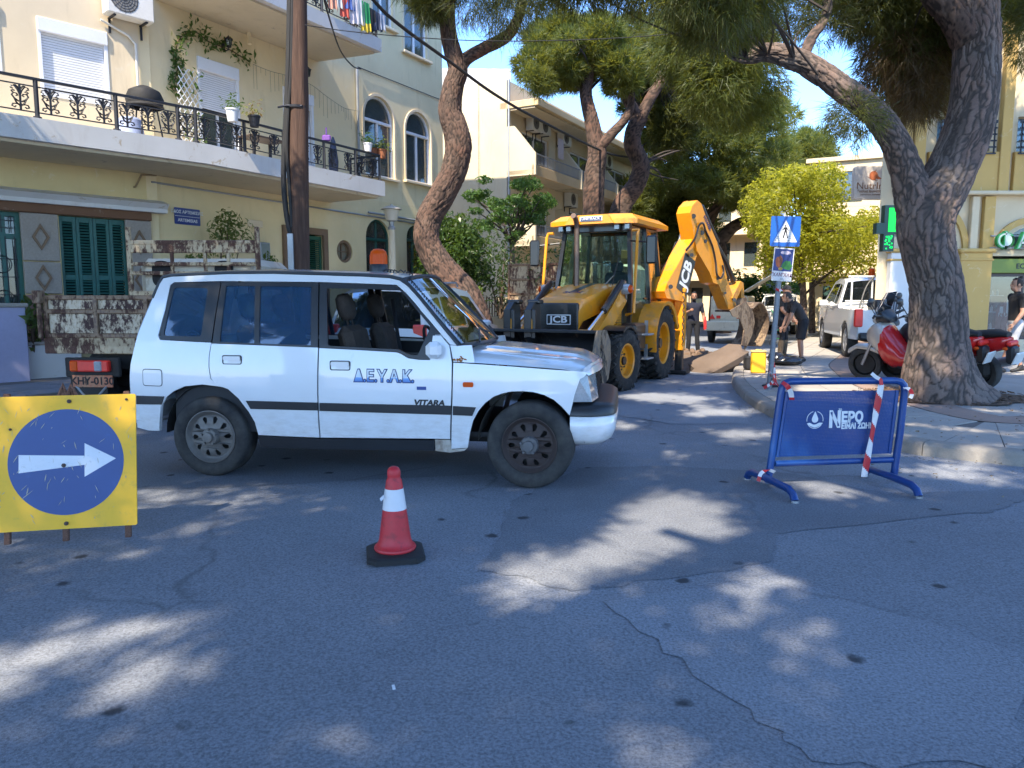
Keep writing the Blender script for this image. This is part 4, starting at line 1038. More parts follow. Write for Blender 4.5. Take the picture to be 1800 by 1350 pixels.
b=MB(); b.box(((sL+sR_)/2,-.12,.1),(sR_-sL,.24,.3),FP.Mz(),.02); pb('plinth',b,M_STONE)
FS_=Frame(9.2+sL,18.2,32); b=MB(); b.box((8,.15,zTop/2-.3),(16,.3,zTop-.6),FS_.Mz()); pb('side_wall',b,M_CREAMR)
b=MB(); b.prism([(9.2+sL,18.2),(9.2+sR_,18.2),(9.2+sR_,31),(17.2+sL,31)],.2,z0=zTop); pb('roof',b,M_CREAMR)
rr=random.Random(8)
for k in range(3):
	sx=lerp(shop[0],shop[1],.12+.1*k*.6); r=thing('display_shelf',('upper','middle','lower')[2-k]+' glass display shelf with small bottles in the pharmacy window','shelf',FP.at(shop[0]+.45,lerp(z_sb+.25,z_st-.5,k/2),-.7))
	b=MB(); b.box((0,0,0),(.75,.3,.02)); b.build('shelf_board',M_STEEL,r)
	for i in range(6):b=MB(); h=rr.uniform(.12,.22); b.lathe([(0,0),(.035,0),(.035,h*.7),(.015,h*.8),(.015,h),(0,h)],8,T(-.3+i*.12,0,.01)); b.build('bottle',mat('product_%d'%(i%4),[(.5,.5,.48),(.1,.25,.3),(.4,.1,.08),(.3,.28,.2)][i%4],.4),r)
sd0,sd1=ps(1752,-.6),ps(1792,-.6); zd0,zd1=pz(590,-.6),pz(522,-.6); r=thing('striped_display','red brown kiosk display with striped gable inside the pharmacy window','display stand',FP.at((sd0+sd1)/2,zd0,-.6))
w=sd1-sd0; h=zd1-zd0
b=MB(); b.prism([(-w/2,0),(w/2,0),(w/2,h*.62),(0,h),(-w/2,h*.62)],.12,(),RX(PI/2)@T(0,0,-.06)); b.build('kiosk_front',mat('red_brown_card',(.25,.06,.04),.6),r)
for k in range(-3,4):
	if k%2:continue
	b=MB(); x=k*w/7; hh=h*(1-.38*abs(x)/(w/2))-.03; b.prism(rect(x-w/14,x+w/14,h*.58,hh),.01,(),RX(PI/2)@T(0,0,.06)); b.build('stripe',M_WPVC,r)
b=MB(); b.prism(arch(-w*.28,w*.28,.02,h*.5),.012,(),RX(PI/2)@T(0,0,.06)); b.build('door',mat('brick_red_card',(.32,.08,.05),.6),r); lettering('N U X E',.14,RX(PI/2)@T(0,h*.54,.075),M_WPVC,r,.002)
FS=.22; zc=(pz(412,FS)+pz(438,FS))/2
r=thing('pharmacy_letters','green rimmed Greek pharmacy lettering on rails above the shop window','shop sign',FP.at(ps(1760,FS),zc,FS))
M_GNEON=mat('green_letter_rim',(.02,.3,.08),.3); M_PALEG=mat('pale_letter_face',(.45,.55,.47),.4)
b=MB(); L=ps(1960,FS)-ps(1740,FS)
for dz in (-.14,.14):b.tube([Vector((-.3,.06,dz)),Vector((L-.3,.06,dz))],.018,6)
b.build('mounting_rail',M_STEEL,r)
lettering('ΦΑΡΜΑΚΕΙΟ',.5,T(-.22,.0,0)@RX(PI/2),M_GNEON,r,.05,.02,align='LEFT',space=1.25); lettering('ΦΑΡΜΑΚΕΙΟ',.5,T(-.22,-.056,0)@RX(PI/2),M_PALEG,r,.002,-.004,align='LEFT',space=1.25)
yc=15.6; cc=at(1560,402,yc); r=thing('pharmacy_cross','lit green pharmacy cross sign sticking out beside the pine trunk','shop sign',cc,0)
a_=abs(at(1545,402,yc).x-at(1576,402,yc).x)/2+.08; zz=(at(1560,362,yc).z-at(1560,443,yc).z)/2
def cross(a,z,t):return [(-t,-z),(t,-z),(t,-t),(a,-t),(a,t),(t,t),(t,z),(-t,z),(-t,t),(-a,t),(-a,-t),(-t,-t)]
b=MB(); b.prism(cross(a_,zz,a_*.42),.16,(),RX(PI/2)@T(0,0,-.08)); b.build('cross_case',mat('dark_green_case',(.01,.06,.04),.4),r)
b=MB(); b.prism(rect(-a_*.1,a_*.5,zz*-.15,zz*.88),.006,(),RX(PI/2)@T(0,0,.081)); b.build('lit_panel',flat('green_led',(.0,.42,.03),.4,emit=.8),r,smooth=0)
b=MB()
rr=random.Random(4)
for k in range(26):x,z=rr.uniform(-.3,.3)*a_,-zz*rr.uniform(.3,.92); b.box((x,-.082,z),(.03,.006,.03))
b.build('led_dots',flat('green_led_dots',(.0,.42,.06),.4,emit=.8),r,smooth=0,kind='stuff')
b=MB(); b.tube([(a_*.3,0,zz*.6),(1.3,.6,zz*.6+.0)],.025,6); b.tube([(a_*.3,0,-zz*.3),(1.3,.6,-zz*.3)],.025,6); b.build('bracket',M_STEEL,r)
yc=19.5; tl_,br_=at(1501,293,yc),at(1566,351,yc); w,h=br_.x-tl_.x,tl_.z-br_.z; r=thing('shop_sign','square pale projecting sign with orange fruit emblem and brown lettering','shop sign',((tl_.x+br_.x)/2,yc,(tl_.z+br_.z)/2))
b=MB(); b.prism(rrect(w,h,.06),.16,(),RX(PI/2)@T(0,0,-.08)); b.build('sign_case',mat('pale_backlit_face',(.62,.56,.5),.5),r)
MS=RX(PI/2)@T(0,0,.0825)
b=MB(); b.prism(circle(.11,16,-.02,h*.22),.003,(),MS); b.prism([(.03,h*.25),(.2,h*.12),(.1,h*.1),(.0,h*.16)],.004,(),MS); b.prism([(-.1,h*.14),(-.2,h*.2),(-.05,h*.08),(.1,h*.06)],.005,(),MS); b.prism([(-.02,h*.34),(.05,h*.4),(.02,h*.33)],.003,(),MS); b.build('fruit_emblem',mat('orange_brown_print',(.4,.12,.05),.5),r,smooth=0)
M_BRPR=mat('brown_print',(.2,.1,.05),.5); lettering('NutrInfo',.24,MS@T(0,-h*.1,0),M_BRPR,r,.002,.0,sx=1.05); lettering('Τούλια Κωνσταντίνα',.085,MS@T(0,-h*.26,0),M_BRPR,r,.002,.002); lettering('Διαιτολόγος Διατροφολόγος',.05,MS@T(0,-h*.36,0),M_BRPR,r,.002)
b=MB(); b.tube([(w/2,0,h*.3),(w/2+.9,0,h*.3)],.03,6); b.tube([(w/2,0,-h*.3),(w/2+.9,0,-h*.3)],.03,6); b.build('bracket',M_STEEL,r)
p_=at(1557,485,22); r=thing('red_shop_sign','tall red shop sign far behind the scooters','shop sign',p_); b=MB(); b.box((0,0,0),(.16,.9,1.0),None,.03); b.build('panel',mat('red_sign_face',(.4,.02,.02),.4),r); b=MB(); b.tube([(0,.3,-2.6),(0,.3,-.4)],.05,6); b.build('post',M_STEEL,r)
def cut_grid(poly,holes,ds,dz):
	"""flat polygon with holes, cut by a grid so that it can follow a curved body; returns verts (s,z), faces"""
	b=MB(); loops=[list(poly)]+[list(h) for h in holes]
	allp=[p for q in loops for p in q]
	tri=tessellate_polygon([[Vector((p[0],p[1],0)) for p in q] for q in loops])
	bm=bmesh.new(); vs=[bm.verts.new((p[0],p[1],0)) for p in allp]
	for t in tri:
		a,c,d=(allp[i] for i in t); cr=(c[0]-a[0])*(d[1]-a[1])-(c[1]-a[1])*(d[0]-a[0])
		if abs(cr)<1e-10:continue
		try:bm.faces.new([vs[i] for i in (t if cr>0 else (t[0],t[2],t[1]))])
		except ValueError:pass
	xs=[p[0] for p in allp]; zs=[p[1] for p in allp]
	for x in np.arange(math.ceil(min(xs)/ds)*ds,max(xs),ds):
		bmesh.ops.bisect_plane(bm,geom=bm.verts[:]+bm.edges[:]+bm.faces[:],plane_co=(x,0,0),plane_no=(1,0,0))
	for z in np.arange(math.ceil(min(zs)/dz)*dz,max(zs),dz):
		bmesh.ops.bisect_plane(bm,geom=bm.verts[:]+bm.edges[:]+bm.faces[:],plane_co=(0,z,0),plane_no=(0,1,0))
	bm.verts.index_update()
	V=[(v.co.x,v.co.y) for v in bm.verts]; F=[tuple(v.index for v in f.verts) for f in bm.faces]
	E=[(e.verts[0].index,e.verts[1].index) if e.link_loops[0].vert==e.verts[0] else (e.verts[1].index,e.verts[0].index) for e in bm.edges if len(e.link_faces)==1]
	bm.free(); return V,F,E
def soften(poly,r,k=3):
	"""round the corners of a polygon"""
	out=[]; n=len(poly)
	for i in range(n):
		p,a,c=Vector(poly[i]),Vector(poly[i-1]),Vector(poly[(i+1)%n]); la,lc=(a-p).length,(c-p).length
		d=min(r,la*.45,lc*.45); q0,q1=p+(a-p)*(d/la),p+(c-p)*(d/lc)
		for j in range(k+1):
			t=j/k; w=q0*(1-t)**2+p*2*t*(1-t)+q1*t*t; out.append((w.x,w.y))
	return out
class Skin:
	"""body side: point (s, z) lies at y = side * (W - inset(s, z)); h lifts it off the surface"""
	def __init__(self,root,W,inset):self.root,self.W,self.inset=root,W,inset
	def pt(self,s,z,h=0.0,side=-1):return Vector((s,side*(self.W-self.inset(s,z)+h),z))
	def panel(self,name,poly,m,holes=(),h=0.0,rim=0.022,side=-1,parent=None,ds=.14,dz=.09):
		V,F,E=cut_grid(poly,holes,ds,dz); b=MB(); vs=[self.pt(s,z,h,side) for s,z in V]; n=len(vs)
		fs=F if side<0 else [tuple(reversed(f)) for f in F]
		b.add(vs,fs)
		o=b.build(name,m,parent or self.root,smooth=180)
		if rim:
			r=MB(); rv=[self.pt(s,z,h-.0005,side) for s,z in V]+[self.pt(s,z,h-rim,side) for s,z in V]
			r.add(rv,[((a,c,c+n,a+n) if side>0 else (c,a,a+n,c+n)) for a,c in E])
			me=o.data; k=len(me.vertices)
			bm=bmesh.new(); bm.from_mesh(me); nv=[bm.verts.new(p) for p in rv]
			for a,c in E:
				f=bm.faces.new([nv[c],nv[a],nv[a+n],nv[c+n]] if side<0 else [nv[a],nv[c],nv[c+n],nv[a+n]]); f.smooth=False
			for v in [v for v in bm.verts if not v.link_faces]:bm.verts.remove(v)
			bm.to_mesh(me); bm.free()
		return o
	def text(self,s,size,cs,cz,m,h=0.003,side=-1,bold=0.0,sx=1.0,name='lettering',slant=0.0,space=1.0,parent=None):
		vs,fs=txt(s,size,0.0008,space,bold,sx=sx); b=MB()
		b.add([self.pt(cs+(x+slant*y)*(1 if side<0 else -1),cz+y,h+z,side) for x,y,z in vs],fs)
		return b.build(name,m,parent or self.root,smooth=0)
def wheel(root,c,R_,w,rim_r,m_rim,side=-1,style='slots',steer=0.0,hub=None,m_tyre=None,name='wheel',tread=0):
	"""a wheel is a part with tyre and rim below it; its face looks to side*Y"""
	e=bpy.data.objects.new(name,None); COL.objects.link(e); e.parent=root; e.location=c; e.rotation_euler=(0,0,steer)
	Mx=RX(PI/2) if side<0 else RX(-PI/2)
	b=MB(); h=w/2; r=R_
	b.lathe([(rim_r,h*.72),(rim_r+.012,h*.82),(rim_r+(r-rim_r)*.35,h*.98),(r*.93,h*.96),(r*.975,h*.86),(r,h*.62),(r,-h*.62),(r*.975,-h*.86),(r*.93,-h*.96),(rim_r,-h*.8)],44,Mx)
	if tread:
		for i in range(tread):
			a=2*PI*i/tread
			for sgn in (-1,1):
				L=Mx@RZ(a+(PI/tread if sgn>0 else 0))@T(r*1.0,0,sgn*h*.48)@RX(sgn*R(42)); b.box((0,0,0),(.07,.055,h*1.15),L,.008)
	b.build('tyre',m_tyre or M_TYRE,e,smooth=40)
	b=MB()
	if style=='slots':
		outer=circle(rim_r*.9,40); holes=[]
		for i in range(10):
			a=2*PI*i/10; q=[]
			for (rr_,da) in ((.50,.05),(.60,-.08),(.74,-.07),(.80,.06),(.74,.19),(.60,.14)):q.append((rim_r*rr_*math.cos(a+da),rim_r*rr_*math.sin(a+da)))
			holes.append(q)
		k=len(b.v); b.prism(outer,.008,holes,None); dish=lambda p:(p[0],p[1],p[2]+h*.52+.05*(1-(math.hypot(p[0],p[1])/rim_r)**2)-.02)
		b.v=[tuple(Mx@Vector(dish(p))) for p in b.v]
		b.lathe([(rim_r*.8,h*.5),(rim_r*.93,h*.6),(rim_r*1.02,h*.84),(rim_r*.99,h*.86),(rim_r*.88,h*.62)],40,Mx)
		b.lathe([(rim_r*.98,h*.7),(rim_r*.86,0),(rim_r*.86,-h*.7)],40,Mx)
		b.build('rim',m_rim,e,smooth=40)
		b=MB(); b.lathe([(rim_r*.34,h*.55),(rim_r*.33,h*.62+.03),(rim_r*.3,h*.66+.04),(rim_r*.2,h*.66+.045),(rim_r*.18,h*.66+.07),(0,h*.66+.075)],24,Mx)
		for i in range(5):
			a=2*PI*i/5+.3; b.cyl(Mx@Vector((rim_r*.29*math.cos(a),rim_r*.29*math.sin(a),h*.6)),Mx@Vector((rim_r*.29*math.cos(a),rim_r*.29*math.sin(a),h*.66+.06)),.011,n=6)
		b.build('hub_cap',hub or m_rim,e,smooth=40)
	elif style=='spokes':
		b.lathe([(rim_r*.72,-h*.3),(rim_r*.9,h*.5),(rim_r*1.0,h*.8),(rim_r*1.03,h*.78)],32,Mx)
		for i in range(6):
			a=2*PI*i/6; L=Mx@RZ(a); b.prism([(rim_r*.12,-.035),(rim_r*.93,-.055),(rim_r*.93,.055),(rim_r*.12,.035)],.03,(),L@T(0,0,h*.5))
		b.lathe([(0,h*.72),(rim_r*.2,h*.7),(rim_r*.24,h*.5)],16,Mx); b.build('rim',m_rim,e,smooth=40)
	else:
		b.lathe([(rim_r*1.03,h*.78),(rim_r*.97,h*.8),(rim_r*.9,h*.7),(rim_r*.88,h*.12),(rim_r*.8,h*.05),(rim_r*.36,h*.1),(rim_r*.34,h*.3),(rim_r*.2,h*.34),(0,h*.34)],40,Mx)
		b.build('rim',m_rim,e,smooth=40)
		b=MB(); b.lathe([(rim_r*.4,h*.09),(rim_r*.4,h*.26),(rim_r*.26,h*.3),(rim_r*.24,h*.52),(0,h*.54)],20,Mx)
		for i in range(8):
			a=2*PI*i/8; b.cyl(Mx@Vector((rim_r*.52*math.cos(a),rim_r*.52*math.sin(a),h*.05)),Mx@Vector((rim_r*.52*math.cos(a),rim_r*.52*math.sin(a),h*.22)),.018,n=6)
		b.build('hub',hub,e,smooth=40)
	b=MB(); b.lathe([(rim_r*.86,-h*.35),(.05,-h*.3),(0,-h*.3)],24,Mx); b.build('brake_drum',M_UNDER,e,smooth=40)
	return e
def m_tyre():
	t=NT('tyre_rubber'); co=t.coord(); a=t.noise(co,6,5,.65); c=t.ramp(a,(.35,(.016,.016,.017)),(.7,(.06,.056,.05)))
	t.col(c); t.rough(.82); t.bump(t.noise(co,40,3),.2,.004); return t.m
M_TYRE=m_tyre()
M_UNDER=mat('dusty_underbody',(.03,.028,.026),.9,var=.3)
def m_carpaint(name,c,dirt=(.36,.31,.23),da=.5):
	t=NT(name); co=t.coord(); n=t.noise(co,2.2,6,.65,.3); n2=t.noise(t.coord(scale=(1,1,3)),7,6,.7)
	sp=t.n('SeparateXYZ'); t.l(t.coord(),sp.inputs[0])
	low=t.ramp(sp.outputs[2],(.35,1),(.8,0)); f=t.math('MULTIPLY',low,t.ramp(n2,(.42,0),(.75,da)))
	x=t.ramp(n,(.3,dull(c,.95)),(.7,c)); x=t.mix(f,x,dirt)
	x=t.mix(t.ramp(t.noise(co,11,8,.75),(.8,0),(.84,.3)),x,(.4,.36,.3)); t.col(x); t.rough(t.ramp(n,(.3,.27),(.7,.33))); t.set(Coat_Weight=1.0,Coat_Roughness=.04); return t.m
M_WPAINT=m_carpaint('white_car_paint',(.74,.75,.76))
M_BLKTRIM=mat('black_plastic_trim',(.018,.02,.024),.42,var=.25)
M_CARGLASS=glass('car_glass',tint=(.45,.58,.7),tintmix=.5,body=(.035,.1,.2))  # opaque blue body stands in for the sky reflected in the panes
M_CLEARGLASS=glass('windscreen_glass',tint=(.8,.86,.86))
M_SEAT=mat('patterned_seat_cloth',(.06,.045,.035),.95,var=.6,scale=14)
M_INT=flat('dark_interior_plastic',(.018,.018,.02),.7)
M_AMBER=mat('amber_plastic',(.62,.075,.003),.35,var=.15,spec=.2)
M_REDL=mat('red_lamp_plastic',(.75,.03,.02),.3,var=.15,coat=.1)
M_LENS=mat('clear_lamp_lens',(.3,.32,.34),.12,var=.3,scale=12,coat=1.0)
M_CHROME=flat('chrome',(.7,.7,.72),.15,1.0)
M_BLUEP=mat('blue_print',(.012,.03,.13),.5)
Pr,Pf=ground(368,838),ground(931,860)
dv=(Pf-Pr); HD=math.degrees(math.atan2(dv.x,dv.y)); WB=dv.length
mid=(Pr+Pf)/2; FV=Frame(mid.x,mid.y,HD); VW=.88
def vins(s,z):
	a=.03*((.75-z)/.35)**2 if z<.75 else (.035*((z-.75)/.42)**2 if z<1.17 else .035+.15*((z-1.17)/.62)+.03*((z-1.17)/.62)**2)
	f=.16*max(0,(s-1.45)/.75)**2.2+.07*max(0,(-s-1.6)/.6)**2
	return a+f
ctr=FV.at(0,0,-VW)
VIT=thing('estate_car','white estate car with blue Greek lettering and amber beacon standing across the road','car',ctr,R(90-HD))
SK=Skin(VIT,VW,vins)
def V2(u,v,h=0.0):
	s,z=FV.sz(u,v,h)
	for _ in range(6):s,z=FV.sz(u,v,h-vins(s,max(.2,z)))
	return (s,z)
def VP(*px):return [V2(u,v) for u,v in px]
def both(name,px,m,holes=(),h=0.0,rim=.022,soft=0.0,hsoft=.03,**kw):
	poly=VP(*px); hs=[soften(VP(*q),hsoft) for q in holes]
	if soft:poly=soften(poly,soft)
	for sd in (-1,1):o=SK.panel(name,poly,m,hs,h,rim,sd,**kw)
	return o
both('body_side',[(244,752),(230,700),(228,661),(229.6,640),(236,612),(243.6,584),(267,528),(278,500),(286,489.5),(302,486.5),(400,482),(480,481.5),(561,484),(640,486.5),(684,489),(702,493),(716,503),(735,522),(768,563),(804,607),(791,605.5),(776,588),(728,531),(713,514),(697,500.5),(660,499),(561,495.5),(388,494),(306,496),(299,501),(290,545),(277.5,590),(281,597.5),(371,602.5),(367,625),(366.5,645),(369.5,665),(379,674.5),(399,682),(386.7,679.5),(355.6,675.7),(324.5,679),(306,687),(293,697),(285,712),(282,735),(281.5,753)],M_WPAINT)
both('quarter_window_frame',[(300,497.5),(387.5,495.5),(370.5,601.5),(279.5,596.5)],M_BLKTRIM,[[(305.5,505),(365,506.5),(352.5,591.6),(286,590)]],-.006,soft=.02)
both('quarter_glass',[(304,504),(366,505.5),(353,592.6),(285,591)],M_CARGLASS,h=-.014,rim=0)
DR=[(371.8,604),(465,607.5),(558.8,611.2),(561.4,769),(505,767),(454.2,764.6),(448,742),(437.5,724),(419,700),(401,684),(380,676),(371,665),(368,645),(368.5,625)]
both('rear_door',DR,M_WPAINT)
both('rear_door_frame',[(389,495.6),(559.3,497.2),(558.4,610.4),(372.6,603.2)],M_BLKTRIM,[[(397,502.2),(448,503),(446.5,603.6),(385.5,601)],[(457,503),(547,504),(546,607),(455,604.2)]],-.005,hsoft=.012)
both('rear_door_glass',[(395,501),(549,503),(548,608),(384,602)],M_CARGLASS,h=-.016,rim=0)
both('front_door',[(561.2,612),(630,615.5),(697,619.5),(704,622),(717,629.8),(735,632.5),(756,633),(761,590),(775,590),(789.5,607.5),(794,637),(793.4,686),(791,772),(763,771),(563.8,769)],M_WPAINT)
both('front_door_frame',[(561.8,497.2),(660,500.5),(696,502),(712,515),(727,532.5),(774,588),(761,588.5),(755,632),(735,631.6),(717,628.8),(704,621),(697,618.6),(630,614.7),(561,611.2)],M_BLKTRIM,[[(574,506.5),(640,508),(702,509.5),(712,520),(757,575),(745,600),(734,625),(718,623.5),(701,614.5),(576,608)]],-.005,hsoft=.02)
both('fender',[(797,637.6),(835,640),(900,644.4),(1000,651.8),(1024,653),(1034,655),(1026,663),(1019.5,666),(1010,694),(1004,720),(1001,730),(987,714.5),(974,703),(956,694),(937,689),(918.7,687.4),(900,688),(884.5,691),(868,697),(853,708),(841,722),(831.6,739),(826,760),(823.8,776),(822,787),(793.5,789),(795.5,700)],M_WPAINT)
both('cowl_panel',[(791.5,607),(805,608),(829,606.5),(834.4,637.8),(797,635.6)],M_WPAINT)
both('sill',[(453.6,766),(505,769),(562,771.4),(763,774),(764,792),(562,789.5),(459,786.5)],M_BLKTRIM,h=.004,rim=.06)
both('rocker_end',[(764,773.2),(791,774),(793.5,790.5),(821,788.5),(815,793),(790,796),(765,793)],mat('rusty_white_rocker',(.5,.45,.38),.7,dirt=(.12,.06,.03),dirt_amt=.8),h=-.01)
for px in ([(433,704.2),(559.2,707.6),(559.2,721.2),(441.5,718.6)],[(562.4,708),(793.4,713),(793.4,729),(562.4,722)],[(796.6,713.4),(837,716),(830.5,730.8),(796.6,729.4)],[(241,695.2),(289,696.6),(284.5,711),(241,710.4)]):
	both('rubbing_strip',px,M_BLKTRIM,h=.012,rim=.014)
both('bumper_side',[(241,712),(284,712.4),(281.3,757),(262,756),(243,751)],M_WPAINT,h=.012,rim=.04)
for sd in (-1,1):
	b=MB(); rl=[V2(*p) for p in ((268,524),(279,498),(287,486.5),(302,483.8),(400,479.6),(480,479),(561,481),(640,483.6),(686,486.3),(705,491),(718,501),(738,523),(770,563),(806,607))]
	b.tube([SK.pt(s,z,-.005,sd) for s,z in rl],.017,6); b.build('drip_rail',M_BLKTRIM,VIT)
	s,z=V2(823,676); b=MB(); q=rrect(.085,.04,.01,3,s,z); b.prism([(p[0],p[1]) for p in q],.014,(),Matrix(((1,0,0,0),(0,0,sd,sd*(VW-vins(s,z)-.002)),(0,1,0,0),(0,0,0,1)))); b.build('side_indicator',M_AMBER,VIT)
	for (u0,v0,u1,v1) in ((391,624,425,641),(580,633.5,616,651.5)):
		a,c=V2(u0,v0),V2(u1,v1); cx,cz=(a[0]+c[0])/2,(a[1]+c[1])/2; w,h_=abs(c[0]-a[0]),abs(c[1]-a[1]); Q=Matrix(((1,0,0,cx),(0,0,sd,sd*(VW-vins(cx,cz)-.001)),(0,1,0,cz),(0,0,0,1)))
		b=MB(); b.prism(rrect(w,h_,.018),.006,[rrect(w*.9,h_*.8,.012)],Q); b.build('handle_surround',M_BLKTRIM,VIT)
		b=MB(); b.prism(rrect(w*.88,h_*.4,.01,3,0,h_*.16),.014,(),Q); b.prism(rrect(w*.6,h_*.34,.008,3,w*.1,-h_*.18),.005,(),Q); b.build('door_handle',M_WPAINT,VIT)
a,c=V2(250.5,648),V2(286,679.5); cx,cz,w,h_=(a[0]+c[0])/2,(a[1]+c[1])/2,abs(c[0]-a[0]),abs(c[1]-a[1])
o=SK.panel('filler_flap_gap',soften(rect(cx-w/2,cx+w/2,cz-h_/2,cz+h_/2),.03),M_BLKTRIM,(),.0015,0); SK.panel('filler_flap',soften(rect(cx-w/2+.007,cx+w/2-.007,cz-h_/2+.007,cz+h_/2-.007),.026),M_WPAINT,(),.004,.003)
def m_grad_letters():
	t=NT('blue_shaded_letters'); sp=t.n('SeparateXYZ'); t.l(t.coord(),sp.inputs[0]); z=V2(675,663)[1]
	t.col(t.ramp(t.math('MULTIPLY',t.math('SUBTRACT',sp.outputs[2],z-.045),11.0),(0.0,(.03,.12,.42)),(.42,(.16,.36,.7)),(.46,(.6,.7,.8)),(.95,(.7,.74,.78)))); t.rough(.4); return t.m
c=V2(675,662.5); wl=V2(729,663)[0]-V2(622,662)[0]
vs_,_=txt('Δ.Ε.Υ.Α.Κ.',.1); k=wl/(max(p[0] for p in vs_)-min(p[0] for p in vs_)); hcap=abs(V2(650,652)[1]-V2(650,672)[1])
SZ=hcap/.7
vs_,_=txt('Δ.Ε.Υ.Α.Κ.',SZ); k=wl/(max(p[0] for p in vs_)-min(p[0] for p in vs_))*.97
SK.text('Δ.Ε.Υ.Α.Κ.',SZ,c[0],c[1],M_BLUEP,.002,bold=.0085,sx=k); SK.text('Δ.Ε.Υ.Α.Κ.',SZ,c[0],c[1],m_grad_letters(),.005,bold=.001,sx=k)
c=V2(741,682.5); SK.panel('inventory_sticker',rect(c[0]-.04,c[0]+.04,c[1]-.014,c[1]+.014),mat('blue_sticker',(.02,.06,.25),.5),(),.003,0)
c=V2(755,708.5); SK.text('VITARA',.065,c[0],c[1],M_BLKTRIM,.003,bold=.003,slant=.25,sx=1.18)
c=V2(808,632.5); b=MB(); rr=random.Random(3)
for _ in range(16):x,z,r_=c[0]+rr.gauss(0,.028),c[1]+rr.gauss(0,.008),rr.uniform(.005,.014); b.add([SK.pt(x+r_*math.cos(a),z+r_*.7*math.sin(a),.002) for a in np.linspace(0,2*PI,7)[:-1]],[tuple(range(6))])
b.build('rust_blister',mat('orange_rust',(.32,.12,.025),.9,var=.4,scale=30),VIT,smooth=0,kind='stuff')
zr0=lambda s:np.interp(s,RXs,RZs)
rpts=sorted(V2(*p) for p in ((286,488),(302,484.5),(400,480.5),(480,480),(561,482),(640,484.6),(686,487.2),(706,492)))
RXs,RZs=[p[0] for p in rpts],[p[1] for p in rpts]
def roofp(s,t):
	z=float(zr0(s)); y=t*(VW-vins(s,z)-.005); return (s+.04*(1-t*t)*(s>RXs[-1]-.15),y,z+.055*(1-abs(t)**2.4))
b=MB(); b.grid(roofp,list(np.linspace(RXs[0],RXs[-1],26)),list(np.linspace(-1,1,19))); b.build('roof',M_WPAINT,VIT,smooth=180)
TW,BW=V2(706,492),V2(806,608)
def screenp(a,t):
	s=lerp(TW[0],BW[0],a); z=lerp(TW[1],BW[1],a); y=t*(VW-vins(s,z)-.03); return (s+.13*(1-t*t)*lerp(.5,1,a),y,z+.05*(1-t*t)*(1-a))
b=MB(); b.grid(screenp,list(np.linspace(0.02,.985,9)),list(np.linspace(-.97,.97,17))); b.build('windscreen',M_CLEARGLASS,VIT,smooth=180)
b=MB()
for path in ([screenp(a,-.985) for a in np.linspace(0,1,9)],[screenp(a,.985) for a in np.linspace(0,1,9)],[screenp(0.0,t) for t in np.linspace(-1,1,13)],[screenp(1.0,t) for t in np.linspace(-1,1,13)]):b.tube(path,.02,6)
b.build('windscreen_seal',M_BLKTRIM,VIT)
b=MB()
for (t0,t1) in ((-.62,-.05),(.1,.66)):b.tube([Vector(screenp(1.0,t0))+Vector((.03,0,.015)),Vector(screenp(.84,lerp(t0,t1,.6)))+Vector((.02,0,.03)),Vector(screenp(.9,t1))+Vector((.02,0,.02))],.01,5)
b.build('wiper',M_BLKTRIM,VIT)
hs=[V2(*p) for p in ((830,612),(835,638),(900,642.5),(960,647),(1010,651),(1024,651.5))]
s0h,s1h=V2(816,608)[0],V2(1028,652)[0]; hx,hz=[p[0] for p in hs[1:]],[p[1] for p in hs[1:]]
def hoodp(s,t):
	zb=float(np.interp(s,hx,hz)); y=t*(VW-vins(s,zb)-.004); f=(s-s0h)/(s1h-s0h)
	cr=.105*(1-.35*f); q=abs(t); sh=(1-q**5); z=zb+cr*sh*(1-.0*q)-(.07*max(0,(f-.8)/.2)**2*(1-q*.5))
	z+=.018*(1 if q<.45 else max(0,1-(q-.45)/.06))*min(1,f/.15)*(1-max(0,(f-.85)/.15))
	return (s+.11*(1-t*t)*f,y,z)
b=MB(); b.grid(hoodp,list(np.linspace(s0h,s1h,26)),list(np.linspace(-1,1,45))); b.build('bonnet',M_WPAINT,VIT,smooth=180)
sF=FV.sz(1072,720,-.25)[0]-.04
zl0,zl1=V2(1040,705)[1],V2(1025,660)[1]
for sd in (-1,1):
	y0=VW-vins(s1h,.9)-.01
	b=MB(); P0=[(s1h-.07,sd*(y0+.0),zl1+.005),(s1h+.02,sd*(y0-.04),zl1),(s1h+.07,sd*(y0-.3),zl1),(s1h+.02,sd*(y0-.3),zl0-.02),(s1h+.02,sd*(y0-.01),zl0-.02),(s1h-.1,sd*(y0+.02),zl0-.02)]
	b.add([P0[0],P0[1],P0[2],(s1h+.1,sd*(y0-.3),zl0-.01),(s1h+.06,sd*(y0-.025),zl0-.01),(s1h-.1,sd*(y0+.015),zl0-.01),(s1h-.2,sd*(y0-.3),zl1),(s1h-.2,sd*(y0-.3),zl0)],[(0,1,4,5),(1,2,3,4),(0,6,2,1),(5,4,3,7),(0,5,7,6)])
	b.build('headlight',M_LENS,VIT,smooth=0)
b=MB(); b.box((s1h+.03,0,(zl0+zl1)/2-.02),(.06,2*y0-.62,zl1-zl0+.02),None,.01)
for k in range(5):b.box((s1h+.07,0,zl0+.02+k*(zl1-zl0-.04)/4),(.03,2*y0-.62,.012))
b.build('grille',M_BLKTRIM,VIT)
b=MB(); zt=zl1+.0
b.grid(lambda t,a:(lerp(s1h-.02+.105*(1-t*t),s1h+.03+.09*(1-t*t),a),t*(y0+.005),lerp(float(hz[-1])+.0+.04*(1-t**6),zl1,a)),list(np.linspace(-1,1,25)),list(np.linspace(0,1,5))); b.build('nose_panel',M_WPAINT,VIT,smooth=180)
zb0,zb1,zb2=V2(1012,783)[1],V2(1004,733)[1],V2(1004,719)[1]
sB=V2(1002,730)[0]
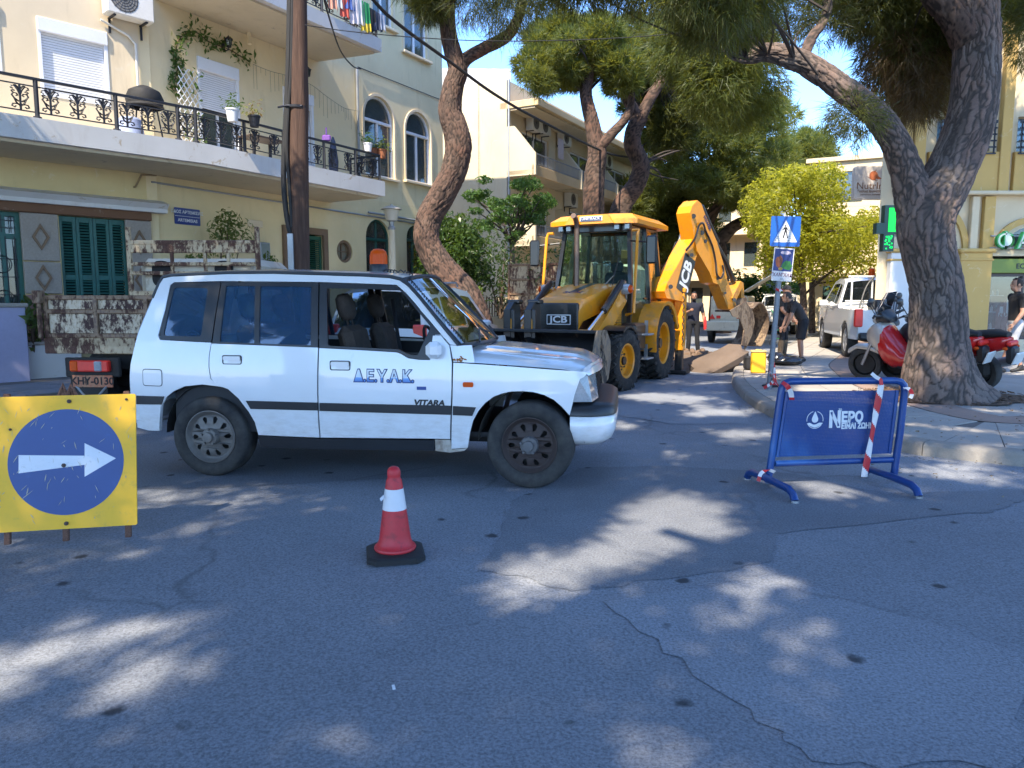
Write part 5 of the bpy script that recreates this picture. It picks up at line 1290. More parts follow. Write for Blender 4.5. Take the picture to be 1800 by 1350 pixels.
def bump_path(k):
	"""plan line of the front bumper, k in -1..1"""
	a=abs(k); sg=1 if k>0 else -1
	if a>.62:t=(1-a)/.38; return (lerp(sB,sF-.17,t),sg*(VW-.1+.05*t*0-.0),1)
	t=a/.62; ang=max(0,(t-.55)/.45)*PI/2
	return (sF-.17*(1-math.cos(ang))+.03*(1-t*t),sg*min(VW-.1,lerp(0,VW-.27,min(1,t/.55))+.17*math.sin(ang)),1)
def bumper(name,prof,m):
	ks_=list(np.linspace(-1,1,53)); b=MB()
	def fn(k,i):
		o,z=prof[i]; s,y,_=bump_path(k); a=abs(k); n=Vector((1,0)) if a<.34 else (Vector((0,1 if k>0 else -1)) if a>.62 else Vector((math.cos((a-.34)/.28*PI/2),(1 if k>0 else -1)*math.sin((a-.34)/.28*PI/2))))
		return (s+n.x*o,y+n.y*o,z)
	b.grid(fn,ks_,list(range(len(prof)))); return b.build(name,m,VIT,smooth=60)
bumper('front_bumper',[(-.1,zb0-.02),(-.02,zb0),(.045,zb0+.05),(.07,zb0+.12),(.075,zb1-.01),(.06,zb1)],M_WPAINT)
bumper('bumper_strip',[(.058,zb1+.001),(.074,zb1+.012),(.068,zb2),(.02,zb2+.03),(-.12,zb2+.04)],M_BLKTRIM)
zT=lambda v:V2(240,v)[1]
sR=[V2(u,v) for u,v in ((244,752),(228,661),(243.6,584),(267,528),(286,489))]
rx=lambda z:float(np.interp(z,[p[1] for p in sR],[p[0] for p in sR]))
zz=list(np.linspace(sR[0][1],sR[-1][1],16))
b=MB(); b.grid(lambda t,z:(rx(z)-.05*(1-t*t),t*(VW-vins(rx(z),z)-.004),z),list(np.linspace(-1,1,13)),[z for z in zz if z<1.2]+[1.2]); b.build('tailgate',M_WPAINT,VIT,smooth=60)
b=MB(); b.grid(lambda t,z:(rx(z)-.05*(1-t*t),t*(VW-vins(rx(z),z)-.06),z),list(np.linspace(-1,1,13)),list(np.linspace(1.2,sR[-1][1]-.07,6))); b.build('tail_glass',M_CARGLASS,VIT,smooth=180)
b=MB(); zt_=sR[-1][1]-.07; b.grid(lambda t,z:(rx(z)-.05*(1-t*t),t*(VW-vins(rx(z),z)-.004),z),list(np.linspace(-1,1,13)),[zt_,zt_+.04,sR[-1][1]+.02])
for sd in (-1,1):b.grid(lambda q,z:(rx(z)-.01,sd*(VW-vins(rx(z),z)-.004-.065*q),z),[0,1],list(np.linspace(1.2,zt_,6)))
b.build('tail_frame',M_WPAINT,VIT,smooth=180)
b=MB(); b.box((sR[0][0]+.02,0,.55),(.16,2*VW-.1,.22),None,.04); b.build('rear_bumper',M_WPAINT,VIT)
q=V2(243,580); wheel(VIT,(q[0]-.1,0.1,1.06),.335,.22,.2,M_STEEL,-1,'slots',-PI/2,name='spare_wheel')
b=MB(); b.box((-.1,0,.42),(2.9,1.5,.04))
for sd in (-1,1):b.add([(-1.75,sd*(VW-.07),.4),(BW[0]-.05,sd*(VW-.07),.4),(BW[0]-.05,sd*(VW-.1),1.1),(-1.75,sd*(VW-.1),1.13)],[(0,1,2,3)])
b.build('cabin_floor',M_INT,VIT,smooth=0)
b=MB(); b.prism([(BW[0]-.42,.75),(BW[0]+.02,.75),(BW[0]+.04,1.1),(BW[0]-.1,1.15),(BW[0]-.34,1.1)],1.5,(),Matrix(((1,0,0,0),(0,0,1,-.75),(0,1,0,0),(0,0,0,1)))); b.build('dashboard',M_INT,VIT)
b=MB(); b.grid(lambda a,t:(lerp(BW[0]-.05,s1h,a),t*(VW-.12),lerp(.86,.74,a)),[0,1],[-1,1]); b.build('engine_bay',M_UNDER,VIT,smooth=0)
b=MB(); b.tube([Vector((BW[0]-.55,.38,1.1))+Vector((-.06*math.cos(a)*1,.19*math.sin(a),.18*math.cos(a))) for a in np.linspace(0,2*PI,25)],.016,6); b.tube([(BW[0]-.55,.38,1.1),(BW[0]-.3,.38,1.0)],.03,6); b.tube([(BW[0]-.55,.2,1.1),(BW[0]-.55,.56,1.1)],.018,5); b.build('steering_wheel',M_INT,VIT)
def seat_(x,y,w,name='seat'):
	b=MB(); b.box((x,y,.66),(.5,w,.18),None,.06); L=T(x-.22,y,.72)@RY(R(-14)); b.box((0,0,.3),(.14,w*.95,.62),L,.06)
	o=b.build(name,M_SEAT,VIT,smooth=50); hb=MB(); n=1 if w<.7 else 2
	for k in range(n):
		yy=0 if n==1 else (k-.5)*w*.5
		hb.lathe([(0,-.12),(.08,-.115),(.135,-.07),(.145,0),(.13,.08),(.08,.115),(0,.12)],14,L@T(0,yy,.78)@Matrix.Diagonal((.5,1,1,1))); hb.cyl(L@Vector((0,yy-.06,.58)),L@Vector((0,yy-.06,.7)),.008,n=5); hb.cyl(L@Vector((0,yy+.06,.58)),L@Vector((0,yy+.06,.7)),.008,n=5)
	x_=hb.build('headrest',M_SEAT,o,smooth=50)
q=V2(635,575); seat_(q[0]+.12,-.4,.52); seat_(q[0]+.12,.4,.52); seat_(q[0]-.85,0,1.3)
b=MB(); b.tube([SK.pt(q[0]-.2,1.55,-.08,1),(q[0]-.1,.5,1.2),(q[0]+.05,.25,.8)],.02,4,flat_y=.3); b.build('seat_belt',M_INT,VIT)
b=MB(); b.box((-1.45,.1,.95),(.55,.9,.5),None,.03); b.build('cargo_box',mat('grey_cardboard',(.12,.11,.1),.9),VIT)
b=MB(); L=T(BW[0]-.42,0,1.62); b.box((0,0,0),(.03,.24,.06),L,.012); b.build('inner_mirror',M_INT,VIT)
for u,sgn,mr,hb_ in ((368,-1,mat('dusty_grey_alloy',(.17,.155,.14),.55,.3,var=.3),None),(931,1,mat('brown_rusted_wheel',(.045,.03,.026),.7,var=.3),mat('grey_hub',(.11,.105,.105),.6))):
	R_=.352 if sgn<0 else .36; s=FV.sz(u,780,0.0)[0]
	for sd in (-1,1):wheel(VIT,(s,sd*(VW-.115),R_),R_,.23,.228,mr,sd,'slots',(R(-4) if sgn>0 else 0),hb_)
	for sd in (-1,1):
		b=MB(); b.lathe([(.44,.0),(.44,.42)],16,T(s,sd*(VW-.06),R_+.02)@RX(PI/2 if sd>0 else -PI/2),a0=0 if sd>0 else PI,a1=PI if sd>0 else 2*PI)
		b.build('wheel_well',M_UNDER if sgn<0 else mat('sandy_wheel_well',(.09,.078,.062),.9,var=.35),VIT,smooth=60)
	b=MB(); b.cyl((s,-.7,R_),(s,.7,R_),.05,n=8); b.ball((s,.1,R_),.13); b.build('axle',M_UNDER,VIT)
b=MB(); b.box((-.1,0,.36),(3.3,1.0,.1)); b.cyl((-1.7,-.4,.32),(-.9,-.4,.32),.07,n=8); b.build('chassis',M_UNDER,VIT,smooth=0)
for sd in (-1,1):
	a,c=V2(735,633,.12),V2(780,599,.12); cx,cz=(a[0]+c[0])/2,(a[1]+c[1])/2; w,h_=abs(c[0]-a[0]),abs(c[1]-a[1])
	b=MB(); b.box((0,0,0),(w*.62,.2,h_*.86),T(cx,sd*(VW-.0),cz)@RZ(sd*R(-14)),.035); b.box((.06,-sd*.1,-h_*.25),(.09,.12,.05),T(cx,sd*(VW-.02),cz),.01); b.build('door_mirror',M_WPAINT,VIT,smooth=50)
sb=FV.sz(666,480,-VW+.1)[0]; zb=float(zr0(sb))+.035
b=MB(); b.lathe([(0,0),(.085,0),(.085,.075),(.078,.085),(0,.085)],24,T(sb,-.1,zb)); b.build('beacon_base',M_BLKTRIM,VIT)
b=MB(); b.lathe([(.078,.085),(.077,.17),(.07,.2),(.045,.222),(0,.228)],24,T(sb,-.1,zb))
for i in range(16):a=2*PI*i/16; b.cyl((sb+.078*math.cos(a),-.1+.078*math.sin(a),zb+.09),(sb+.077*math.cos(a),-.1+.077*math.sin(a),zb+.17),.004,n=4)
b.build('beacon_lens',M_AMBER,VIT,smooth=50)
wp=[Vector(roofp(lerp(sb,RXs[-1],t),-.1-.55*t))+Vector((0,0,.012)) for t in np.linspace(0,1,10)]+[Vector(screenp(t,-.93))+Vector((.03,0,.012)) for t in np.linspace(.02,.98,26)]
b=MB(); n_=len(wp); b.tube([p+Vector((0,.018*math.sin(i*2.2),.014*math.cos(i*2.2))) for i,p in enumerate(spline(wp,3))],.006,4); b.build('beacon_cable',M_BLKTRIM,VIT)
M_JY=mat('digger_yellow',(.72,.275,.008),.38,var=.12,scale=2,coat=.3,dirt=(.3,.2,.1),dirt_amt=.25)
M_JYD=mat('digger_yellow_worn',(.6,.25,.02),.5,var=.2,scale=2,dirt=(.2,.12,.07),dirt_amt=.6)
M_JB=mat('digger_black',(.014,.014,.015),.35,var=.3,coat=.3)
M_BKT=rusty('worn_black_steel',(.017,.016,.016),.08,(.05,.036,.027),2.5)
M_BKT2=rusty('earthy_bucket_steel',(.14,.11,.085),.55,(.09,.06,.04),3)
M_DIRTY=mat('muddy_tyre',(.022,.021,.02),.9,var=.5,scale=5,bump=.5,bscale=30,dirt=(.1,.085,.07),dirt_amt=.5)
qa,qb=ground(1170,665),ground(1106,686)
df=(qb-qa); df.z=0; JWB=df.length; df.normalize(); dl=Vector((-df.y,df.x,0))
JO=qa-dl*1.13
JCB=thing('backhoe_loader','yellow and black backhoe loader digging beside the kerb with raised rear boom','digger',(JO.x,JO.y,0),math.atan2(df.y,df.x))
bpy.context.view_layer.update()
P=lambda name,b,m,par=JCB,sm=35:b.build(name,m,par,smooth=sm)
YZ=lambda x:Matrix(((0,0,1,x),(1,0,0,0),(0,1,0,0),(0,0,0,1)))
XZ=lambda y:Matrix(((1,0,0,0),(0,0,-1,y),(0,1,0,0),(0,0,0,1)))
for sd in (-1,1):
	wheel(JCB,(JWB,sd*.96,.5),.5,.34,.29,M_JY,sd,'deep',R(-6),M_JB,M_DIRTY,tread=22)
	wheel(JCB,(0,sd*.9,.69),.69,.46,.40,M_JY,sd,'deep',0,M_JB,M_DIRTY,tread=24)
b=MB(); b.box((JWB/2-.1,0,.72),(JWB+1.2,.62,.34),None,.03); b.cyl((JWB,-.85,.5),(JWB,.85,.5),.1,n=10); b.cyl((0,-.8,.69),(0,.8,.69),.16,n=10); b.box((JWB,0,.52),(.3,.5,.26),None,.04); P('chassis',b,M_JB)
hx0,hx1=.92,JWB+.52
def hood_s(x):
	f=(x-hx0)/(hx1-hx0); return (lerp(.58,.40,f),lerp(1.84,1.52,f**1.3),f)
b=MB(); xs_=list(np.linspace(hx0,hx1,12))
def hoodf(x,t):
	w,zt,f=hood_s(x); a=abs(t); y=w*min(1,a/.72)*(1 if t>0 else -1); z=zt-.03*(a/.72)**4 if a<.72 else zt-.03-.36*(a-.72)/.28
	if f>.93:z-=.10*((f-.93)/.07)**2
	return (x,y,z)
b.grid(hoodf,xs_,list(np.linspace(-1,1,33)),flip=False); P('engine_cover',b,M_JY,sm=40)
b=MB(); xs2=list(np.linspace(hx0+.1,hx0+1.05,8)); b.grid(lambda x,t:(x,.02+.07*t,hood_s(x)[1]+.004),xs2,[-1,1]); P('cover_stripe',b,M_JB)
w_,zt_,_=hood_s(hx0+1.05); lettering('3CX',.17,T(hx0+1.13,.02,hood_s(hx0+1.13)[1]+.003)@RY(R(13))@RZ(PI/2),M_BLUEP,JCB,.001,.004,sx=1.1)
b=MB(); b.box((hx1-.01,0,1.17),(.08,.80,.62),None,.02)
for k in range(9):b.box((hx1+.035,0,.92+k*.05),(.012,.74,.012))
b.box((lerp(hx0,hx1,.5),0,1.05),(hx1-hx0,.74,.3)); P('grille',b,M_JB)
b=MB(); b.prism(rrect(.44,.17,.012),.012,(),T(hx1+.04,.06,1.2)@RZ(PI/2)@RX(PI/2)); bd=P('badge',b,M_WPVC); b=MB(); b.prism(rrect(.41,.14,.01),.004,(),T(hx1+.052,.06,1.2)@RZ(PI/2)@RX(PI/2)); b.build('badge_ground',M_JB,bd)
lettering('JCB',.155,T(hx1+.058,.06,1.2)@RZ(PI/2)@RX(PI/2),M_WPVC,bd,.001,.004,sx=1.35)
for sd in (-1,1):
	b=MB(); b.prism([(.95,1.2),(1.9,1.02),(2.0,1.42),(1.55,1.62),(.95,1.62)],.02,(),XZ(sd*.60+(.01 if sd>0 else .01))); P('side_cover',b,M_JY)
	if sd>0:lettering('JCB',.25,T(1.42,.618,1.42)@RZ(PI)@RX(PI/2)@RZ(R(3)),M_WPVC,JCB,.001,.012,sx=1.1)
	b=MB()
	for k in range(5):b.box((1.42,sd*.605,1.12+k*.045),(.6,.03,.018),None,.004)
	P('vent_slats',b,M_JB).__setitem__('kind','stuff')
b=MB(); b.box((.95,0,1.3),(.5,1.25,.7),None,.03); P('cab_base',b,M_JB)
CF,CB_,CW,CT,CBm=1.12,-.62,.80,2.88,1.02
pil={'f':(CF,CW-.06),'m':(.22,CW+.02),'r':(CB_,CW)}
for sd in (-1,1):
	for k,(x,y) in pil.items():
		b=MB(); r_=.05
		tp=(x-(.24 if k=='f' else 0)+(.12 if k=='r' else 0),sd*(y-.1),CT)
		b.tube([(x,sd*y,CBm if k!='r' else 1.5),(lerp(x,tp[0],.3),sd*y,1.7),tp],[.055,.055,.05],4); P('cab_pillar',b,M_JB,sm=20)
	b=MB(); b.tube([(CF,sd*(CW-.06),CBm),(-.1,sd*CW,CBm),(CB_,sd*CW,1.45)],.05,4); b.tube([(CF-.24,sd*(CW-.16),CT),(CB_+.12,sd*(CW-.1),CT)],.05,4); P('cab_sill',b,M_JB,sm=20)
	g=MB(); g.add([(CF-.02,sd*(CW-.05),CBm),(.24,sd*(CW+.0),CBm),(.22,sd*(CW-.09),CT),(CF-.24,sd*(CW-.16),CT)],[(0,1,2,3)]); P('door_glass',g,M_CABG,sm=0) if 'M_CABG' in globals() else None
	if 'M_CABG' not in globals():
		M_CABG=glass('green_tinted_cab_glass',tint=(.62,.82,.74)); P('door_glass',g,M_CABG,sm=0)
	g=MB(); g.add([(.2,sd*CW,CBm),(-.1,sd*CW,CBm),(CB_,sd*CW,1.45),(CB_+.12,sd*(CW-.1),CT),(.22,sd*(CW-.1),CT)],[(0,1,2,3,4)]); P('side_glass',g,M_CABG,sm=0)
	b=MB(); b.tube([(.3,sd*(CW+.02),1.55),(.55,sd*(CW+.03),1.55)],.02,6); P('door_latch',b,M_JB)
b=MB(); b.add([(CF,-CW+.08,CBm+.55),(CF,CW-.08,CBm+.55),(CF-.24,CW-.18,CT),(CF-.24,-CW+.18,CT)],[(0,1,2,3)]); b.add([(CF,.5,CBm),(CF,CW-.08,CBm),(CF,CW-.08,CBm+.55),(CF,.5,CBm+.55)],[(0,1,2,3)]); b.add([(CF,-CW+.08,CBm),(CF,-.5,CBm),(CF,-.5,CBm+.55),(CF,-CW+.08,CBm+.55)],[(0,1,2,3)]); P('windscreen',b,M_CABG,sm=0)
b=MB(); b.add([(CB_,-CW,1.5),(CB_+.12,-CW+.1,CT),(CB_+.12,CW-.1,CT),(CB_,CW,1.5)],[(0,1,2,3)]); P('rear_glass',b,M_CABG,sm=0)
b=MB(); b.tube([(CF-.24,-CW+.16,CT-.03),(CF-.24,CW-.16,CT-.03)],.07,4); b.tube([(CB_+.12,-CW+.1,CT),(CB_+.12,CW-.1,CT)],.05,4); b.box((CF-.22,0,CT-.02),(.12,1.36,.16),None,.02); P('cab_header',b,M_JB,sm=20)
b=MB(); rz=CT+.05
lo=[(CF+.12,-.42),(CF-.02,-.86),(CB_-.1,-.9),(CB_-.25,-.5),(CB_-.25,.5),(CB_-.1,.9),(CF-.02,.86),(CF+.12,.42)]
up=[(CF-.06,-.40),(CF-.16,-.7),(CB_+.05,-.74),(CB_-.05,-.4),(CB_-.05,.4),(CB_+.05,.74),(CF-.16,.7),(CF-.06,.40)]
n8=8; vs_=[(x,y,rz-.02) for x,y in lo]+[(x,y,rz+.06) for x,y in lo]+[(x,y,rz+.17) for x,y in up]
b.add(vs_,[tuple(range(7,-1,-1)),tuple(range(16,24))]+[(i,(i+1)%8,8+(i+1)%8,8+i) for i in range(8)]+[(8+i,8+(i+1)%8,16+(i+1)%8,16+i) for i in range(8)]); P('cab_roof',b,M_JY,sm=20)
b=MB(); b.prism([(-.48,0),(.48,0),(.36,.16),(-.36,.16)],.1,(),T(CF+.08,0,rz-.02)@RZ(PI/2)@RX(PI/2)); P('roof_visor',b,M_JY,sm=20)
b=MB(); b.box((CF+.19,.05,rz+.07),(.012,.44,.085),None,.004); o=P('name_plate',b,M_WPVC); b=MB(); b.box((CF+.198,.05,rz+.07),(.008,.4,.062)); b.build('plate_ground',M_BLUEP,o); lettering('UNITRACK',.066,T(CF+.204,.05,rz+.07)@RZ(PI/2)@RX(PI/2),M_WPVC,o,.0008,.001,sx=1.1)
for y in (-.66,-.5,.46,.66):
	b=MB(); b.box((CF-.1,y,CT-.02),(.1,.11,.11),None,.02); P('work_light',b,M_JB); b=MB(); b.box((CF-.045,y,CT-.02),(.012,.09,.09),None,.004); b.build('lens',M_LENS,COL.objects[[k.name for k in JCB.children][-1]] if False else JCB)
b=MB(); b.tube([(1.32,-.22,1.6),(1.32,-.22,2.78),(1.33,-.22,2.92),(1.40,-.22,3.02),(1.5,-.22,3.05)],[.055,.05,.05,.05,.052],12); P('exhaust_stack',b,mat('brown_exhaust_steel',(.16,.11,.085),.4,.7,var=.3))
for sd in (-1,1):
	b=MB(); yy=sd*(CW+.1); b.tube([(CF+.02,sd*(CW-.02),2.78),(CF+.0,yy,2.78),(CF+.06,yy,2.7),(CF+.26,yy+sd*.02,1.3),(CF+.2,sd*(CW-.04),1.26)],.028,8); P('grab_rail',b,M_JY)
	b=MB(); ym=sd*(CW+.36); b.tube([(CF-.1,sd*(CW-.1),2.6),(CF+.05,ym,2.55)],.018,6); b.box((CF+.05,ym,2.42),(.07,.2,.5),RZ(0),.03); P('mirror',b,M_JB)
	b=MB(); yl=sd*(CW-.02); b.tube([(CF+.05,sd*(CW-.1),1.5),(CF+.3,yl,1.66)],.02,6); b.ball((CF+.34,yl,1.72),(.07,.16,.1),14,8); P('headlamp',b,M_LENS)
	b=MB(); b.ball((CF+.345,yl+sd*.1,1.72),(.066,.055,.075),10,6); P('indicator',b,M_AMBER)
b=MB(); b.tube([(CF+.03,.45,1.98),(CF+.02,.2,1.74),(CF+.05,-.06,1.64)],.012,5); b.tube([(CF+.05,.45,1.96),(CF+.04,.2,1.70),(CF+.06,-.06,1.6)],.012,5); b.tube([(CF+.03,.45,1.96),(CF-.1,.5,2.3)],.012,5); b.tube([(CF+.03,.45,1.96),(CF+.06,.38,1.5)],.012,5); P('wiper',b,M_JB)
b=MB(); b.box((.0,0,1.32),(.5,.52,.16),None,.05); b.box((-.24,0,1.72),(.14,.5,.72),RY(0),.06); b.box((-.26,0,2.18),(.1,.26,.2),None,.04); P('seat',b,mat('grey_blue_seat',(.05,.06,.09),.9),sm=50)
b=MB(); b.box((.85,0,1.35),(.3,.4,.5),None,.06); b.tube([Vector((.66,0,1.68))+Vector((.1*math.cos(a),.2*math.sin(a),.12*math.cos(a))) for a in np.linspace(0,2*PI,21)],.016,6); b.box((-.3,0,1.2),(.7,1.4,.5),None,.04); P('console',b,M_INT)
for sd in (-1,1):
	b=MB(); pr=[(.80,-.3),(.80,.3),(.77,.3),(.77,-.3)]
	ys0,ys1=sd*.62,sd*1.16
	arc=[(.78*math.cos(a),.72+.78*math.sin(a)) for a in np.linspace(R(8),R(150),15)]+[(-.8,1.0)]
	arc=[(.72,.62)]+arc
	V=[]; F=[]
	for (x,z) in arc:
		for (y,k) in ((ys0,0),(ys1,0),(ys1,-.035),(ys1-sd*.02,-.07),(ys0,-.03)):V.append((x*(1+k*.5),y,z+k))
	for i in range(len(arc)-1):
		for j in range(5):
			a_,c_=i*5+j,i*5+(j+1)%5; F.append((a_,c_,c_+5,a_+5))
	b.add(V,F); P('rear_mudguard',b,M_JY,sm=40)
	b=MB(); arc=[(JWB+.60*math.cos(a),.5+.60*math.sin(a)) for a in np.linspace(R(60),R(185),11)]; V,F=[],[]
	for (x,z) in arc:
		for (y,k) in ((sd*.74,0),(sd*1.12,0),(sd*1.12,-.04),(sd*.74,-.03)):V.append((x,y,z+k))
	for i in range(len(arc)-1):
		for j in range(4):a_,c_=i*4+j,i*4+(j+1)%4; F.append((a_,c_,c_+4,a_+4))
	b.add(V,F); P('front_mudguard',b,M_JB,sm=40)
	b=MB(); b.box((1.22,sd*.86,.86),(.6,.3,.5),None,.04); P('side_tank',b,M_JB)
	for z in (.46,.9):b=MB(); b.box((.98,sd*1.03,z),(.36,.2,.035),None,.01); b.box((.82,sd*.98,z+.12),(.03,.06,.26)); P('step',b,M_STEEL)
bx,bz=JWB+1.05,.55
for sd in (-1,1):
	ya=sd*.68
	b=MB(); b.prism([(1.2,1.52),(1.28,1.72),(1.46,1.76),(1.95,1.42),(bx-.5,.98),(bx+.05,.62),(bx+.05,.40),(bx-.12,.40),(bx-.65,.72),(1.75,1.16),(1.3,1.44)],.1,(),XZ(ya+.05)); P('loader_arm',b,M_JY,sm=20)
	b=MB(); b.prism([(1.1,.9),(1.42,.9),(1.4,1.7),(1.26,1.78),(1.14,1.7)],.06,(),XZ(ya-sd*.09+.03)); P('arm_tower',b,M_JY,sm=20)
	b=MB(); b.tube([(1.42,ya+sd*.02,1.84),(2.3,ya+sd*.02,1.34)],.062,10); b.box((1.4,ya+sd*.02,1.82),(.14,.13,.12),RY(0),.02); P('ram_barrel',b,M_JB)
	b=MB(); b.tube([(2.3,ya+sd*.02,1.34),(bx-.12,ya+sd*.02,.98)],.032,8); P('ram_rod',b,M_CHROME)
	b=MB(); b.prism([(bx-.26,.7),(bx-.08,1.06),(bx+.02,1.06),(bx+.1,.6)],.13,(),XZ(ya+.065+sd*.02)); P('arm_knuckle',b,M_JY,sm=20)
for y in (-.40,-.03):
	b=MB(); b.prism([(bx+.1,.78),(bx+.16,1.46),(bx+.36,1.5),(bx+.5,1.38),(bx+.5,.95),(bx+.34,.78)],.1,(),XZ(y+.06))
	b.box((bx+.22,y,1.5),(.18,.22,.07),None,.02); b.box((bx+.46,y+.02,1.15),(.05,.2,.46),None,.015); o=P('fork_hitch',b,M_JB,sm=20)
	b=MB(); b.prism([(0,.12),(.05,.06),(.05,-.08),(0,-.13),(-.05,-.08),(-.05,.06)],.006,(),T(bx+.487,y+.03,1.16)@RZ(PI/2)@RX(PI/2)); b.build('orange_marker',M_JYD,o)
BW_=1.2
prof=[(bx+.62,1.06),(bx+.3,1.06),(bx+.14,.9),(bx+.10,.6),(bx+.2,.34),(bx+.5,.2),(bx+.98,.14)]
b=MB(); ps=spline([(x,0,z) for x,z in prof[1:]],4); ps=[Vector((prof[0][0],0,prof[0][1]))]+ps; V,F=[],[]
nrm=[]
for i,p in enumerate(ps):
	d=ps[min(i+1,len(ps)-1)]-ps[max(i-1,0)]; nrm.append(Vector((d.z,0,-d.x)).normalized())
for p,q in zip(ps,nrm):
	for y in (-BW_,BW_):V.append((p.x,y,p.z))
	for y in (BW_,-BW_):V.append((p.x-q.x*.03,y,p.z-q.z*.03))
for i in range(len(ps)-1):
	for j in range(4):a_,c_=i*4+j,i*4+(j+1)%4; F.append((a_,c_,c_+4,a_+4))
F+=[(3,2,1,0),tuple(len(V)-4+k for k in range(4))]
b.add(V,F); b.box((bx+.62,0,1.055),(.1,2*BW_,.05),None,.01); b.box((bx+.96,0,.135),(.16,2*BW_,.03),None,.008); P('front_bucket',b,M_BKT,sm=40)
for sd in (-1,1):
	b=MB(); b.prism([(bx+.66,1.08),(bx+.3,1.08),(bx+.12,.9),(bx+.08,.6),(bx+.18,.32),(bx+.5,.18),(bx+1.0,.12),(bx+1.02,.2),(bx+.86,.6)],.03,(),XZ(sd*BW_+.015)); P('bucket_side',b,rusty('worn_bucket_side',(.13,.115,.1),.45,(.035,.03,.026),2.5),sm=20)
	b=MB(); b.cyl((bx+.5,sd*(BW_+.0),.82),(bx+.5,sd*(BW_+.035),.82),.05,n=10); P('bucket_bolt',b,M_BKT)
b=MB(); b.box((-.92,0,.75),(.3,2.1,.62),None,.04); b.box((-1.06,0,1.12),(.12,2.2,.12),None,.02); b.box((-1.06,0,.5),(.12,2.2,.12),None,.02); P('rear_frame',b,M_JY)
for sd in (-1,1):
	b=MB(); b.box((-.98,sd*1.12,1.08),(.2,.2,1.18),None,.015); b.box((-.98,sd*1.12,1.72),(.24,.24,.1),None,.02); P('stabiliser_case',b,M_JY)
	b=MB(); b.box((-.98,sd*1.12,.32),(.15,.15,.52),None,.01); b.box((-.98,sd*1.12,.045),(.34,.4,.07),None,.02); P('stabiliser_leg',b,M_BKT)
	b=MB()
	for k in range(7):b.tube([(-.86,sd*(1.2),1.6-k*.14),(-.83,sd*1.24,1.53-k*.14),(-.86,sd*1.2,1.46-k*.14)],.012,5)
	P('hose_spiral',b,M_JB)
kp=at(1184,520,15.2); bp_=at(1300,540,17.2); FD=Frame(kp.x,kp.y,math.degrees(math.atan2(bp_.x-kp.x,bp_.y-kp.y)))
Ji=JCB.matrix_basis.inverted()
def DP(name,px,m,o0,o1,sm=20,holes=(),par=JCB):
	b=MB(); om=max(o0,o1); b.prism([FD.sz(u,v,om) for u,v in px],abs(o1-o0),(),FD.M(0,0,min(o0,o1))); b.v=[tuple(Ji@Vector(p)) for p in b.v]; return b.build(name,m,par,smooth=sm)
def dpt(u,v,o):s,z=FD.sz(u,v,o); return Ji@FD.at(s,z,o)
DP('boom',[(1168,512),(1173,497),(1190,468),(1204,443),(1215,424),(1224,408),(1240,416),(1236,436),(1224,452),(1207,512),(1200,530),(1172,524)],M_JY,-.16,.16)
DP('dipper',[(1213,374),(1217,362),(1226,352),(1233,358),(1240,378),(1260,424),(1272,464),(1278,488),(1266,501),(1254,497),(1247,478),(1226,442),(1221,420)],M_JY,-.11,.21)
DP('dipper_plate',[(1196,376),(1200,360),(1209,353),(1216,357),(1222,376),(1214,412),(1206,404)],M_JY,-.3,-.26)
DP('dipper_tip',[(1262,496),(1277,488),(1294,536),(1288,545),(1280,543)],M_JYD,-.09,.17)
DP('bucket_link',[(1287,524),(1302,494),(1307,497),(1306,503),(1294,528)],M_JYD,-.1,.19)
DP('bucket_link',[(1303,500),(1307,498),(1309,530),(1303,534)],M_JYD,-.02,.12)
DP('king_post',[(1166,500),(1178,500),(1202,510),(1204,560),(1190,590),(1166,585)],M_JY,-.3,-.05)
b=MB(); b.tube([dpt(1166,505,-.25),dpt(1193,428,-.2)],.085,12); P('boom_ram_barrel',b,M_JB); b=MB(); b.tube([dpt(1193,428,-.2),dpt(1206,385,-.15)],.042,10); P('boom_ram_rod',b,M_CHROME)
b=MB(); b.tube([dpt(1172,500,-.02),dpt(1199,446,-.02),dpt(1216,402,-.05),dpt(1218,380,-.05)],.11,8); P('boom_hose_bundle',b,M_JB)
b=MB(); b.tube(spline([dpt(1206,440,.2),dpt(1221,420,.22),dpt(1229,396,.25),dpt(1236,393,.25),dpt(1240,405,.25)],6),.022,6); b.tube(spline([dpt(1240,405,.23),dpt(1252,432,.25),dpt(1258,460,.25),dpt(1260,482,.26),dpt(1267,489,.26),dpt(1272,478,.25),dpt(1270,466,.24)],6),.022,6)
P('hydraulic_hose',b,M_JB)
b=MB(); b.tube([dpt(1233,362,.0),dpt(1246,392,.02),dpt(1262,426,.02)],.05,8); b.tube([dpt(1256,426,.05),dpt(1275,458,.05),dpt(1289,494,.05)],.06,8); P('crowd_ram',b,M_JB)
b=MB()
for (u,v,r_) in ((1219,380,.05),(1234,409,.05),(1240,424,.04),(1262,489,.035),(1216,448,.04),(1179,504,.045),(1275,515,.03),(1291,527,.04)):
	p0,p1=dpt(u,v,.205),dpt(u,v,.235); b.cyl(p0,p1,r_,n=10)
P('pivot_pin',b,M_JB).__setitem__('kind','stuff')
def on_arm(s,u0,v0,u1,v1,size_k,m,o,bold=.0,sx=1.0,back=None):
	a,c=FD.sz(u0,v0,o),FD.sz(u1,v1,o); ang=math.atan2(c[1]-a[1],c[0]-a[0]); L=math.hypot(c[0]-a[0],c[1]-a[1])
	M=Ji@FD.M((a[0]+c[0])/2,(a[1]+c[1])/2,o)@RZ(ang)
	if back is not None:b=MB(); b.prism(rrect(L*1.12,size_k*1.15,.02),.004,(),M@T(0,0,-.004)); b.build('lettering_ground',back,JCB,smooth=0)
	lettering(s,size_k,M@T(0,0,.003),m,JCB,.001,bold,sx=sx)
